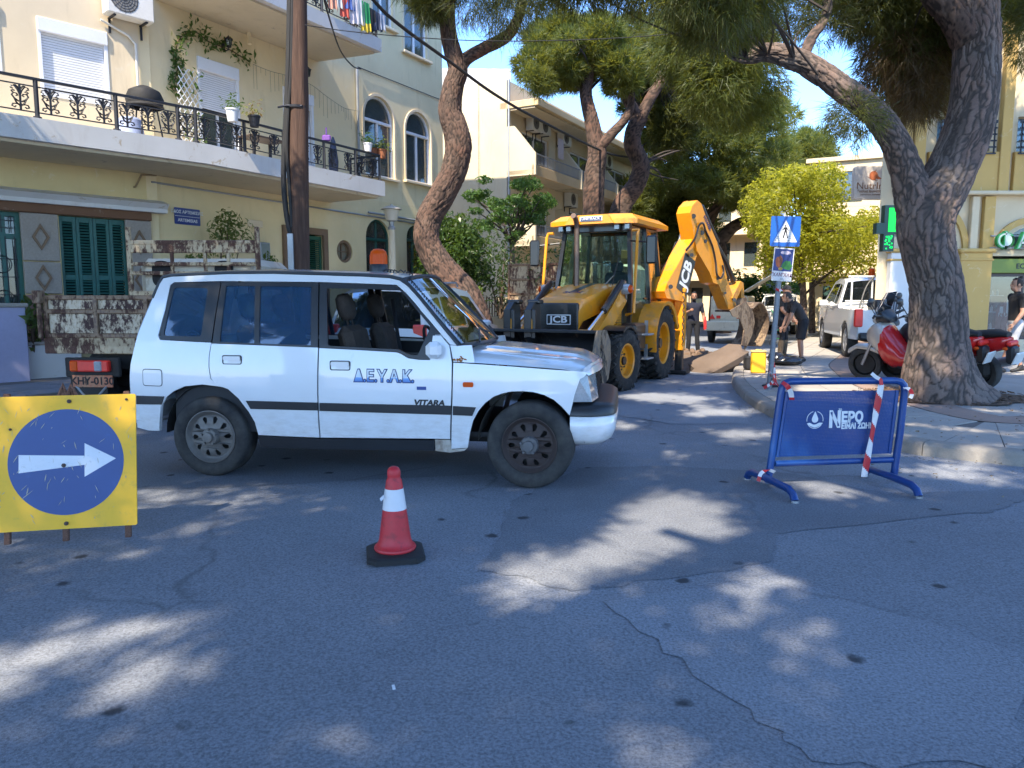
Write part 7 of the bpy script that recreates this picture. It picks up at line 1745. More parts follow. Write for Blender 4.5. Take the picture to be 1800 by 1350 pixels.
for x in (Wd*.46,Wd*.53):b=MB(); b.tube([(x,hB+.045,-.03),(lerp(x,Wd/2,-1.0),-.1,-.44)],.018,4); b.build('stand_strut',M_RUSTS,AB,smooth=0)
b=MB(); b.tube([(Wd*.44,hB+.0,-.025),(Wd*.465,hB+.075,-.03),(Wd*.49,hB+.0,-.035)],.013,4); b.tube([(Wd*.5,hB,-.025),(Wd*.52,hB+.07,-.03),(Wd*.56,hB,-.035)],.013,4); b.build('stand_hinge',M_RUSTS,AB,smooth=0)
M_BAR=mat('blue_enamel_tube',(.004,.042,.19),.38,var=.12,coat=.2,dirt=(.05,.08,.2),dirt_amt=.2)
pL,pR_=ground(1349,853),ground(1570,846); hd=math.degrees(math.atan2(pR_.x-pL.x,pR_.y-pL.y)); FBR=Frame(pL.x,pL.y,hd)
BR=thing('street_barrier','blue tubular barrier with perforated panel and white water drop lettering','barrier',(pL.x,pL.y,0))
iv=Matrix.Translation(-Vector((pL.x,pL.y,0)))
def bw(name,b,m,sm=50,kind=None):
	b.v=[tuple(iv@Vector(p)) for p in b.v]; o=b.build(name,m,BR,smooth=sm)
	if kind:o['kind']=kind
	return o
f3=lambda u,v,o=0.0:FBR.at(*FBR.sz(u,v,o),o)
tr=.03
b=MB(); pts=[f3(1350,848),f3(1357,800),f3(1372,695)]+[f3(u,v) for u,v in ((1374,683),(1379,674),(1388,670.5))]+[f3(1480,669.5),f3(1572,669)]+[f3(u,v) for u,v in ((1583,671),(1589,677),(1590,688))]+[f3(1582,760),f3(1570,843)]
b.tube(pts,tr,14); bw('frame_tube',b,M_BAR)
b=MB(); b.tube([f3(1362,815),f3(1568,808)],tr*.9,12); bw('lower_rail',b,M_BAR)
for (u0,v0,u1,v1,nm) in ((1313,843,1397,884,0),(1519,838,1615,876,1)):
	p0,p1=ground(u0,v0),ground(u1,v1); d=(p1-p0).normalized(); z=Vector((0,0,1))
	b=MB(); b.tube([p0+z*.015,p0+d*.03+z*.06,p0+d*.09+z*.085,p0.lerp(p1,.5)+z*.09,p1-d*.09+z*.085,p1-d*.03+z*.06,p1+z*.015],tr,12); bw('foot',b,M_BAR)
	for p in (p0,p1):b=MB(); b.cyl(p+z*.002,p+z*.02,tr*1.06,n=12); bw('foot_cap',b,M_STEEL)
cA,cB_,cC,cD=FBR.sz(1383,688),FBR.sz(1577,686),FBR.sz(1563,797),FBR.sz(1366,803)
def bil(a,c):
	x=lerp(lerp(cD[0],cC[0],a),lerp(cA[0],cB_[0],a),c); z=lerp(lerp(cD[1],cC[1],a),lerp(cA[1],cB_[1],a),c); return x,z
nx,nz=74,46; b=MB()
def strip(a0,c0,a1,c1,o):
	q=[bil(a0,c0),bil(a1,c0),bil(a1,c1),bil(a0,c1)]
	b.add([FBR.at(s,z,o) for s,z in q]+[FBR.at(s,z,o-.0015) for s,z in q],[(0,1,2,3),(7,6,5,4),(0,4,5,1),(1,5,6,2),(2,6,7,3),(3,7,4,0)])
hw_=.385
for i in range(nx+1):strip(max(0,(i-hw_)/nx),0,min(1,(i+hw_)/nx),1,.001)
for j in range(nz+1):strip(0,max(0,(j-hw_)/nz),1,min(1,(j+hw_)/nz),.0024)
bw('perforated_panel',b,M_BAR,0,'stuff')
b=MB()
for a in (0.0,1.0):b.tube([FBR.at(*bil(a,0),0),FBR.at(*bil(a,1),0)],.017,6)
bw('panel_edge',b,M_BAR,50,'stuff')
M_WPR=mat('white_stencil_paint',(.66,.68,.7),.6,var=.1)
def bl_text(s,u,v,hpx,m=M_WPR,bold=.004,align='CENTER',wpx=None):
	c=FBR.sz(u,v,.006); h=abs(FBR.sz(u,v-hpx/2,.006)[1]-FBR.sz(u,v+hpx/2,.006)[1]); k=1.0
	if wpx:vs,_=txt(s,h/.72,.001,bold=bold); k=abs(FBR.sz(u+wpx/2,v)[0]-FBR.sz(u-wpx/2,v)[0])/(max(p[0] for p in vs)-min(p[0] for p in vs))
	bb=MB(); vs,fs=txt(s,h/.72,.001,1.0,bold,align,k); bb.add(vs,fs,0,FBR.M(c[0],c[1],.0065)); return bw('lettering',bb,m,0)
bl_text('Ν',1467.5,739,27,wpx=20,bold=.009); bl_text('ΕΡΟ',1498,734,17.5,wpx=38,bold=.006); bl_text('ΕΙΝΑΙ ΖΩΗ!',1505,749,9.5,wpx=52,bold=.003); bl_text('ΤΟ',1477,721,4.5,wpx=6,bold=.001)
ce=FBR.sz(1432.5,738,.006); rr_=abs(FBR.sz(1448,738)[0]-FBR.sz(1417,738)[0])/2*.95
b=MB(); ML=FBR.M(ce[0],ce[1],.006)
def arcband(r0,r1,a0,a1,n=20):return [(r1*math.cos(lerp(a0,a1,i/n)),r1*math.sin(lerp(a0,a1,i/n))) for i in range(n+1)]+[(r0*math.cos(lerp(a1,a0,i/n)),r0*math.sin(lerp(a1,a0,i/n))) for i in range(n+1)]
b.prism(arcband(rr_*.93,rr_,R(-10),R(75)),.001,(),ML); b.prism(arcband(rr_*.93,rr_,R(105),R(190)),.001,(),ML); b.prism(arcband(rr_*.93,rr_,R(215),R(325)),.001,(),ML); bw('ring_emblem',b,M_WPR,0)
b=MB(); dr=[(0,rr_*.98),(-rr_*.2,rr_*.55),(-rr_*.38,rr_*.15),(-rr_*.36,-rr_*.12),(-rr_*.2,-rr_*.28),(0,-rr_*.33),(rr_*.2,-rr_*.28),(rr_*.36,-rr_*.12),(rr_*.38,rr_*.15),(rr_*.2,rr_*.55)]; b.prism(soften(dr,.006),.001,(),ML); bw('drop_emblem',b,M_WPR,0)
b=MB(); hd_=[(-rr_,-rr_*.42),(-rr_*.6,-rr_*.3),(-rr_*.2,-rr_*.55),(rr_*.15,-rr_*.52),(rr_*.5,-rr_*.32),(rr_,-rr_*.36),(rr_*.5,-rr_*.75),(0,-rr_*.9),(-rr_*.5,-rr_*.72)]; b.prism(soften(hd_,.01),.001,(),ML); bw('hand_emblem',b,M_WPR,0)
M_TRED,M_TWHT=mat('red_tape',(.5,.02,.025),.45),mat('white_tape',(.68,.66,.66),.45)
def tape(label,pts,w,seg=.055,twist=0.0,seed=1,start=0):
	P_=[Vector(p) for p in pts]; P_=spline(P_,10); Ls=[0]
	for a,c in zip(P_,P_[1:]):Ls.append(Ls[-1]+(c-a).length)
	b=MB(); V,F,Mi_=[],[],[]
	cd_=Vector((FBR.e.x,FBR.e.y,0)); n=len(P_)
	for i,p in enumerate(P_):
		d=(P_[min(i+1,n-1)]-P_[max(i-1,0)]).normalized(); s=cd_-d*cd_.dot(d); s=s.normalized() if s.length>.1 else d.orthogonal(); s=Matrix.Rotation(twist*Ls[i],3,d)@s; V+=[p+s*w/2,p-s*w/2]
	for i in range(n-1):F.append((2*i,2*i+1,2*i+3,2*i+2)); Mi_.append((int(Ls[i]/seg)+start)%2)
	b.add(V,F); b.m=Mi_; return tag(b.build('warning_tape',[M_TRED,M_TWHT],None,smooth=180),label,'warning tape')
p0,p1=f3(1549,676,.045),f3(1519,838,.05); b=MB(); V,F,Mi_=[],[],[]; n=60; sg=12
for i in range(n+1):
	t=i/n; c=p0.lerp(p1,t); w=.026+.006*math.sin(t*9)
	for k in range(sg):a=2*PI*k/sg; V.append(c+FBR.e*w*math.cos(a)+FBR.n*.011*math.sin(a))
for i in range(n):
	for k in range(sg):
		F.append((i*sg+k,i*sg+(k+1)%sg,(i+1)*sg+(k+1)%sg,(i+1)*sg+k)); kk=min(k,sg-k); Mi_.append(int(((i/n)*6.2+kk*.11))%2)
b.add(V,F); b.m=Mi_; tag(b.build('warning_tape',[M_TWHT,M_TRED],None,smooth=60),'red and white tape twisted down the right side of the blue barrier','warning tape')
tape('loose end of tape knotted at the barrier top above the wound tape',[f3(1532,656,.05),f3(1540,663,.05),f3(1548,668,.05),f3(1549,677,.06)],.03,.09,2,start=1)
tape('red and white tape end hanging from the upper left corner of the blue barrier',[f3(1375,672,.04),f3(1384,679,.06),f3(1390,690,.05),f3(1392,703,.03)],.04,.08,3)
tape('short tape end fluttering from the upper right corner of the blue barrier',[f3(1588,682,.04),f3(1598,684,.05),f3(1603,692,.05),f3(1600,700,.05)],.032,.05,2,start=1)
tape('red and white tape tied round the left foot of the blue barrier',[f3(1362,830,.04),f3(1350,826,.06),f3(1338,832,.08),f3(1333,846,.09)],.03,.06,3,start=1)
sb_=ground(1352,684,PZ); Ys=sb_.y; tp=at(1379,381,Ys-.02)
SG=thing('crossing_sign','blue pedestrian crossing sign with poster on a leaning grey post','traffic sign',sb_); LO=lambda p:Vector(p)-Vector(sb_)
b=MB(); b.tube([LO(sb_),LO(tp)],.042,14); b.build('post',mat('grey_painted_post',(.2,.22,.25),.5,.3,var=.2),SG)
def onp(u,v,d=.06):return at(u,v,Ys-d)
cpx=[(1353,433),(1405,433),(1408.5,380.5),(1355.5,380.5)]; q=[onp(*p) for p in cpx]; Pc=sum(q,Vector())/4; ex=((q[1]-q[0])+(q[2]-q[3])).normalized(); ez=Vector((0,0,1)); ez=(ez-ex*ez.dot(ex)).normalized(); ey=ex.cross(ez)
MSg=Matrix(((ex.x,ez.x,ey.x,Pc.x-sb_.x),(ex.y,ez.y,ey.y,Pc.y-sb_.y),(ex.z,ez.z,ey.z,Pc.z-sb_.z),(0,0,0,1)))
if (MSg.to_3x3()@Vector((0,0,1))).y>0:MSg=MSg@Matrix.Diagonal((1,1,-1,1))
w=(q[1]-q[0]).length
b=MB(); b.prism(rrect(w,w,.02),.008,(),MSg@RZ(R(-1))); pn=b.build('sign_panel',mat('blue_sign_film',(.008,.09,.4),.35,var=.05),SG)
b=MB(); b.prism(soften([(-w*.40,-w*.36),(w*.40,-w*.36),(0,w*.37)],.01),.002,(),MSg@T(0,0,.0085)); b.build('white_triangle',M_REFL,pn,smooth=0)
M_BLKPR=mat('black_print',(.012,.012,.013),.5); ZG_=MSg@T(.0,-.02*w,.011)
b=MB(); k=w
b.prism(circle(.03*k,12,-.005*k,.2*k),.001,(),ZG_); b.prism([(-.04*k,.16*k),(.035*k,.16*k),(.04*k,.02*k),(-.035*k,.02*k)],.001,(),ZG_); b.prism([(.03*k,.16*k),(.11*k,.05*k),(.095*k,.035*k),(.03*k,.11*k)],.001,(),ZG_); b.prism([(-.04*k,.16*k),(-.12*k,.06*k),(-.105*k,.045*k),(-.03*k,.11*k)],.001,(),ZG_); b.prism([(.0*k,.04*k),(.04*k,.03*k),(.09*k,-.2*k),(.05*k,-.21*k)],.001,(),ZG_); b.prism([(-.035*k,.04*k),(.01*k,.03*k),(-.05*k,-.2*k),(-.095*k,-.2*k)],.001,(),ZG_); b.build('walking_figure',M_BLKPR,pn,smooth=0)
b=MB()
for j,zz in enumerate((-.16,-.22,-.29)):
	for x in np.linspace(-.24-j*.04,.24+j*.04,5+j):
		if abs(x)>.08:b.prism(rect((x-.03)*k,(x+.03)*k,zz*k,(zz+.018)*k),.001,(),ZG_)
b.build('crossing_stripes',mat('grey_print',(.25,.26,.28),.5),pn,smooth=0)
q0,q1=onp(1357,494,.08),onp(1395,436,.08); pw,ph_=q1.x-q0.x,q1.z-q0.z; MP=T((q0.x+q1.x)/2-sb_.x,Ys-.08-sb_.y,(q0.z+q1.z)/2-sb_.z)@RY(R(4))@RX(PI/2)
b=MB(); b.prism(rect(-pw/2,pw/2,-ph_/2,ph_/2),.004,(),MP); po=b.build('poster',mat('white_poster_card',(.62,.62,.64),.5),SG,smooth=0)
def pblob(x,y,rx,ry,m,z,seed):rr=random.Random(seed); b=MB(); b.prism([((x+rx*rr.uniform(.75,1.1)*math.cos(a))*pw,(y+ry*rr.uniform(.75,1.1)*math.sin(a))*ph_) for a in np.linspace(0,2*PI,15)[:-1]],.0006,(),MP@T(0,0,z)); b.build('poster_print',m,po,smooth=0)
b=MB(); b.prism(rect(-pw*.46,pw*.46,-ph_*.2,ph_*.47),.0006,(),MP@T(0,0,.0042)); b.build('poster_ground',mat('dark_blue_print',(.02,.035,.16),.5),po,smooth=0)
pblob(-.2,.08,.2,.2,mat('brown_print_blob',(.22,.06,.02),.5),.005,1); pblob(.2,-.02,.26,.16,mat('green_print_blob',(.03,.16,.03),.5),.0052,2); pblob(.1,.36,.28,.06,mat('pale_print_blob',(.4,.35,.45),.5),.005,3); pblob(-.1,-.13,.12,.05,mat('yellow_print_blob',(.4,.25,.03),.5),.0055,4)
lettering('"ΧΑΝ"ΧΑΚ',ph_*.15,MP@T(0,-ph_*.32,.005),mat('maroon_print',(.12,.01,.06),.5),po,.0005,.001,sx=.9); lettering('5-9',ph_*.06,MP@T(0,-ph_*.44,.005),M_BLKPR,po,.0005)
q=ground(1368,681,PZ); cone('small red and white cone with frayed tape behind the leaning sign post',(q.x-.06,q.y+.12,PZ),.42,.3)
tape('red and white tape tangled round the foot of the leaning sign post',[sb_+Vector((-.12,-.1,.03)),sb_+Vector((.0,-.08,.1)),sb_+Vector((.07,-.02,.2)),sb_+Vector((-.05,-.07,.3)),sb_+Vector((.06,-.06,.12)),sb_+Vector((.16,-.08,.02))],.05,.05,3)
tape('thin strip of tape tied halfway up the leaning sign post',[LO(tp).lerp(Vector(),.42)+Vector(sb_)+Vector((-.05,-.05,.02)),LO(tp).lerp(Vector(),.42)+Vector(sb_)+Vector((.0,-.06,0)),LO(tp).lerp(Vector(),.42)+Vector(sb_)+Vector((.06,-.04,.01))],.05,.05)
q=ground(1335,656,PZ); r=thing('yellow_box','dusty yellow plastic box standing on the pavement beside the leaning sign post','box',(q.x,q.y+.1,PZ),R(-14))
b=MB(); b.box((0,0,.2),(.27,.24,.40),None,.02); b.build('body',mat('dusty_yellow_plastic',(.75,.4,.012),.5,var=.06),r); b=MB(); b.box((0,0,.415),(.29,.26,.035),None,.012); b.box((0,0,.44),(.12,.05,.03),None,.012); b.build('lid',mat('mud_splashed_yellow',(.62,.45,.16),.7,var=.3,scale=12),r)
q=ground(1318,651,PZ); r=thing('tool_case','small black tool case standing left of the yellow box','case',(q.x,q.y+.15,PZ),R(-10)); b=MB(); b.box((0,0,.14),(.14,.3,.27),None,.03); b.build('body',M_BLACK,r); b=MB(); b.tube([(0,-.07,.27),(0,-.05,.32),(0,.05,.32),(0,.07,.27)],.012,6); b.build('handle',M_BLACK,r)
def sack(label,u,v,sx,sy,sz,rz,seed):
	q=ground(u,v,PZ); b=MB(); b.ball((0,0,0),1,22,14); rr=random.Random(seed); V=[]
	for p in b.v:
		p=Vector(p); k=1+.22*mnoise.noise(p*2.1+Vector((seed,0,0)))+.1*mnoise.noise(p*6); V.append((p.x*k*sx,p.y*k*sy,max(-.98,p.z*k)*sz*.5+sz*.49))
	b.v=V; o=b.build('refuse_sack',mat('black_polythene',(.012,.012,.014),.25,coat=.3),None,smooth=180); o.location=(q.x,q.y,PZ); o.rotation_euler=(0,0,rz); return tag(o,label,'sack','black sacks on the pavement')
sack('flat black sack lying at the feet of the two men on the pavement',1386,642,.34,.2,.2,.2,3); sack('smaller black sack lying just right of the leaning sign post',1365,640,.24,.2,.26,1.2,9)
q=ground(1368,610,PZ); r=thing('hand_trolley','green tubular hand trolley standing behind the sign post','trolley',(q.x,q.y,PZ),R(20)); M_GRN=mat('green_tube',(.02,.16,.06),.5)
b=MB()
for sx in (-.18,.18):b.tube([(sx,0,.1),(sx,.05,1.0),(sx,.15,1.1)],.018,6)
for z in (.25,.5,.75):b.tube([(-.18,.02,z),(.18,.02,z)],.014,6)
b.build('frame',M_GRN,r)
for sx in (-.22,.22):b=MB(); b.lathe([(0,.03),(.1,.03),(.12,.0),(.1,-.03),(0,-.03)],16,T(sx,0,.12)@RY(PI/2)); b.build('wheel',M_BLACK,r)
tq=[ground(u,v).xy for u,v in ((1196,634),(1215,624),(1255,621),(1285,626),(1290,640),(1255,650),(1205,648))]
sheet('trench_floor',wobble([tuple(p) for p in tq],.08,4,3),.004,mat('dark_trench_earth',(.05,.036,.026),.95,var=.4))  # flat dark sheet at road level in place of a dug pit
M_EARTH=m_concrete('dry_red_earth',(.2,.13,.085),.7); M_SLAB=m_concrete('broken_asphalt_slab',(.16,.115,.085),.7)
def chunk(name,m,c,size,seed,rot,label=None,cat=None,group=None,flat_=1.0):
	b=MB(); b.ball((0,0,0),1,10,7); V=[]
	for p in b.v:
		p=Vector(p); k=1+.35*mnoise.noise(p*1.6+Vector((seed*3.1,seed,0))); p=Vector((math.copysign(abs(p.x)**.6,p.x),math.copysign(abs(p.y)**.6,p.y),math.copysign(abs(p.z)**.5,p.z)))*k; V.append((p.x*size[0],p.y*size[1],p.z*size[2]))
	b.v=V; o=b.build(name,m,None,smooth=25); o.location=c; o.rotation_euler=rot
	if label:tag(o,label,cat,group)
	return o
q=ground(1268,655); chunk('broken_slab',M_SLAB,(q.x,q.y+.35,.2),(.62,.42,.13),3,(R(14),R(-24),R(12)),'large broken slab of asphalt tilted on the spoil below the digger bucket','slab')
q=ground(1225,640); chunk('broken_slab',M_SLAB,(q.x,q.y+.3,.1),(.4,.3,.07),5,(R(5),R(10),1.0),'smaller asphalt slab lying left of the tilted slab by the trench','slab')
q=ground(1205,634); chunk('broken_slab',M_SLAB,(q.x,q.y+.3,.12),(.3,.3,.06),8,(R(12),R(-8),.4),'broken asphalt slab at the digger stabiliser edge of the trench','slab')
b=MB(); rr=random.Random(21)
for _ in range(420):
	a,t=rr.uniform(0,2*PI),abs(rr.gauss(0,.6)); c=ground(1250,640); x,y=c.x+1.5*t*math.cos(a),c.y+1.1+1.7*t*math.sin(a); s=rr.uniform(.015,.075)*(1 if rr.random()<.85 else 1.8)
	L=T(x,y,s*.4+max(0,.16*(1-t*1.2)))@Euler((rr.uniform(0,3),rr.uniform(0,3),rr.uniform(0,3))).to_matrix().to_4x4(); b.box((0,0,0),(s*2,s*1.5,s),L,s*.25)
b.build('trench_spoil',M_EARTH,None,smooth=0,kind='stuff')
q=ground(1268,648); b=MB(); b.grid(lambda x,y:(q.x+x,q.y+.9+y,max(0.0,.3*math.exp(-(x*x+y*y)*1.6)+.06*mnoise.noise((x*3,y*3,1))-.03)),list(np.linspace(-1.5,1.5,30)),list(np.linspace(-1.3,1.3,26))); b.build('spoil_heap',M_EARTH,None,smooth=180,kind='stuff')
M_WOODP=None
def m_pole():
	t=NT('creosoted_pole_wood'); co=t.coord(scale=(9,9,.7)); n=t.noise(co,2.2,8,.65,.4); f=t.noise(t.coord(scale=(30,30,1.2)),3,4)
	t.col(t.mix(.4,t.ramp(n,(.3,(.028,.014,.01)),(.5,(.07,.036,.024)),(.75,(.13,.075,.052))),t.ramp(f,(.3,(.03,.016,.012)),(.7,(.12,.07,.05))))); t.rough(.9); t.bump(t.mix(.5,n,f),.9,.02); return t.m
M_WOODP=m_pole(); YP=12.9
pts=[at(u,v,YP) for u,v in ((522,-140),(523,0),(525,150),(525.5,300),(528,470),(530,560))]; pts.append(Vector((pts[-1].x+.02,YP,-.05))); pts.reverse()
UP_=thing('utility_pole','dark weathered wooden utility pole with black conduit beside the balconies','utility pole',(pts[0].x,YP,0)); ivp=Vector((pts[0].x,YP,0))
P2=spline([p-ivp for p in pts],10); b=MB(); b.tube(P2,[lerp(.172,.145,i/(len(P2)-1)) for i in range(len(P2))],28)
V=[]
for p in b.v:
	p=Vector(p); a=math.atan2(p.y,p.x); k=.012*mnoise.noise((math.cos(a)*3,math.sin(a)*3,p.z*.35))+.006*mnoise.noise((math.cos(a)*9,math.sin(a)*9,p.z*1.2)); V.append((p.x+k*math.cos(a)*1.6,p.y+k*math.sin(a)*1.6,p.z))
b.v=V; b.build('shaft',M_WOODP,UP_,smooth=70)
b=MB(); b.tube(spline([at(u,v,YP-.1)-ivp for u,v in ((511,-140),(509,0),(507,100),(503,200),(499,280),(499,330),(504,380),(511,412))],5),.045,10); b.tube(spline([at(u,v,YP-.12)-ivp for u,v in ((515,-140),(514,0),(512,120),(507,190),(504,260),(509,330),(513,400))],5),.03,8); b.build('conduit',M_BLACK,UP_)
b=MB(); z0=at(512,412,YP).z; b.box((at(511,450,YP-.17).x-ivp.x,-.16,z0/2),(.1,.06,z0),None,.01); b.build('cable_guard',M_STEEL,UP_)
b=MB(); zc=at(510,190,YP).z; b.lathe([(.175,-.02),(.185,-.02),(.185,.02),(.175,.02)],24,T(P2[len(P2)// 2].x,0,zc)); b.tube([(-.28,-.06,zc),(-.1,-.16,zc),(.14,-.14,zc)],.018,6); b.build('clamp_band',M_IRON,UP_)
YL=19.6; LPp=at(690,480,YL); r=thing('street_lamp','cream concrete street lamp with tapered white lantern near the arched window','street lamp',(LPp.x,YL,0)); zl=lambda v:at(690,v,YL).z
b=MB(); b.tube([(0,0,0),(0,0,zl(404))],[.11,.085],14); b.build('column',M_CREAM2,r); b=MB(); b.lathe([(.09,zl(404)),(.1,zl(400)),(.06,zl(397)),(.07,zl(390)),(.13,zl(388)),(.13,zl(387))],18); b.build('neck',M_STEEL,r)
b=MB(); b.lathe([(.13,zl(388)),(.15,zl(386)),(.2,zl(369)),(0,zl(369))],20); b.build('lantern',mat('milky_diffuser',(.62,.58,.48),.3,var=.04),r); b=MB(); b.lathe([(.27,zl(368.5)),(.27,zl(367)),(.12,zl(362.5)),(.04,zl(361.5)),(.03,zl(359)),(0,zl(358.5))],20); b.build('lantern_cap',mat('pale_cap_metal',(.5,.46,.4),.5),r)
def wire(label,px,rad,name='overhead_cable'):
	b=MB(); b.tube(spline([at(u,v,y) for u,v,y in px],8),rad,6); return tag(b.build(name,M_BLACK,None),label,'cable')
wire('thick black overhead cable sagging across the street in front of the leaning pine',[(560,-120,11.5),(652,-5,12.5),(700,42,13.2),(790,108,14.6),(870,166,16.4),(950,212,18.6),(1060,266,23),(1110,277,27),(1150,280,34)],.03)
wire('thin wire stretched from the utility pole across to the pine canopy',[(536,44,12.8),(640,58,13),(800,70,13.5),(935,72,13.8),(1100,66,14),(1250,50,14),(1400,10,14)],.008)
wire('slack black cable dropping from the upper balcony to the drain pipe',[(566,-20,12.6),(576,22,13.5),(598,88,16.5),(620,116,18.6),(634,121,19.3)],.016)
q=ground(692,1209); b=MB(); b.box((0,0,.003),(.012,.03,.004),None,.001); o=b.build('paper_scrap',M_WPVC,None); o.location=q; o.rotation_euler=(.1,0,.3); tag(o,'tiny white scrap of paper lying on the asphalt below the cone','paper scrap')
q=at(858,560,20.5); r=thing('garden_wall','pale garden wall with rusty railing behind the parked crossover','garden wall',(q.x-1.2,q.y,0),R(62))
b=MB(); b.box((2.0,0,.5),(6.5,.2,1.0),None,.01); b.build('wall_face',M_FLANK,r)
for x in (-.6,1.4,3.4):b=MB(); b.box((x,0,.8),(.36,.36,1.6),None,.02); b.build('pier',M_FLANK,r)
for i in range(22):b=MB(); b.box((-.4+i*.17,0,1.3),(.025,.025,.6)); b.build('railing_bar',M_RUSTS,r,smooth=0)
def raw_mesh(name,V,F,m,parent,smooth=False):
	me=bpy.data.meshes.new(name); n,k=len(F),F.shape[1]
	me.vertices.add(len(V)); me.vertices.foreach_set('co',V.astype(np.float32).ravel()); me.loops.add(n*k); me.loops.foreach_set('vertex_index',F.astype(np.int32).ravel())
	me.polygons.add(n); me.polygons.foreach_set('loop_start',np.arange(0,n*k,k,dtype=np.int32)); me.polygons.foreach_set('loop_total',np.full(n,k,dtype=np.int32))
	me.update(calc_edges=True); me.materials.append(m); o=bpy.data.objects.new(name,me); COL.objects.link(o)
	if parent is not None:o.parent=parent
	return o
def unit(a):return a/np.maximum(np.linalg.norm(a,axis=-1,keepdims=True),1e-9)
def needles(P_,D,k,L,w,spread,rs):
	"""k thin triangles in each tuft"""
	n=len(P_); d=unit(D[:,None,:]+spread*rs.normal(size=(n,k,3))); ln=L*rs.uniform(.6,1.3,(n,k,1)); s=unit(np.cross(d,rs.normal(size=(n,k,3))))*w/2
	b=P_[:,None,:]+d*ln*rs.uniform(-.1,.15,(n,k,1))+rs.normal(size=(n,k,3))*L*.18
	V=np.stack([b+s,b-s,b+d*ln],2).reshape(-1,3); return V,np.arange(len(V)).reshape(-1,3)
def leaves(P_,N,L,w,rs):
	n=len(P_); o=unit(N+.7*rs.normal(size=(n,3))+np.array([0,0,.3])); d=unit(np.cross(o,rs.normal(size=(n,3)))); s=np.cross(o,d); ln=L*rs.uniform(.6,1.3,(n,1)); ww=ln*w
	V=np.stack([P_-d*ln,P_+s*ww+o*ww*.3,P_+d*ln-o*ln*.2,P_-s*ww+o*ww*.3],1).reshape(-1,3); return V,np.arange(len(V)).reshape(-1,4)
def in_poly(p,poly):
	c=False; x,y=p
	for i in range(len(poly)):
		(x0,y0),(x1,y1)=poly[i-1],poly[i]
		if (y0>y)!=(y1>y) and x<(x1-x0)*(y-y0)/(y1-y0)+x0:c=not c
	return c
def clumps(poly,y0,y1,n,r0,r1,seed,zs=1.0):
	rr=random.Random(seed); out=[]; us,vs_=[p[0] for p in poly],[p[1] for p in poly]
	while len(out)<n:
		u,v=rr.uniform(min(us),max(us)),rr.uniform(min(vs_),max(vs_))
		if in_poly((u,v),poly):r=rr.uniform(r0,r1); out.append((at(u,v,rr.uniform(y0,y1)),r,r*zs))
	return out
def fill(cl,n,rs,shell=.45):
	"""points on and in the clumps, with outward directions"""
	c=np.array([tuple(q[0]) for q in cl]); r=np.array([(q[1],q[1],q[2]) for q in cl]); w=r[:,0]**2; i=rs.choice(len(cl),n,p=w/w.sum())
	d=unit(rs.normal(size=(n,3))); q=rs.uniform(shell**3,1,(n,1))**(1/3); return c[i]+d*r[i]*q,d
M_BARK=None
def m_bark(name,plate,crack):
	t=NT(name); a=t.n('Attribute'); a.attribute_name='crack'; co=t.coord('World'); n=t.noise(co,5,6,.65); f=t.noise(co,45,5,.7); h=t.noise(co,1.7,3)
	c=t.mix(.5,t.ramp(n,(.3,dull(plate,.7)),(.7,dull(plate,1.25))),t.ramp(h,(.35,plate),(.65,(plate[0]*1.35,plate[1]*.9,plate[2]*.75))))
	c=t.mix(.5,c,t.ramp(f,(.3,(.45,.45,.45)),(.7,(1,1,1))),'MULTIPLY'); pl=t.n('Attribute'); pl.attribute_name='plate'; c=t.mix(.6,c,t.ramp(pl.outputs['Fac'],(0,(.5,.48,.48)),(.5,(.9,.85,.82)),(1,(1.25,1.12,1.02))),'MULTIPLY'); t.col(t.mix(t.ramp(a.outputs['Fac'],(.15,1),(.75,0)),c,crack)); t.rough(.95); t.bump(f,.5,.012); return t.m
M_BARK=m_bark('grey_brown_pine_bark',(.175,.148,.132),(.052,.042,.037)); M_BARKR=m_bark('reddish_pine_bark',(.128,.09,.07),(.03,.02,.015))
def vnoise(x,y,rs):
	g=rs.uniform(-1,1,(64,64)); ix,iy=np.floor(x).astype(int),np.floor(y).astype(int); fx,fy=x-ix,y-iy; fx,fy=fx*fx*(3-2*fx),fy*fy*(3-2*fy); G=lambda i,j:g[i%64,j%64]
	return (G(ix,iy)*(1-fx)+G(ix+1,iy)*fx)*(1-fy)+(G(ix,iy+1)*(1-fx)+G(ix+1,iy+1)*fx)*fy
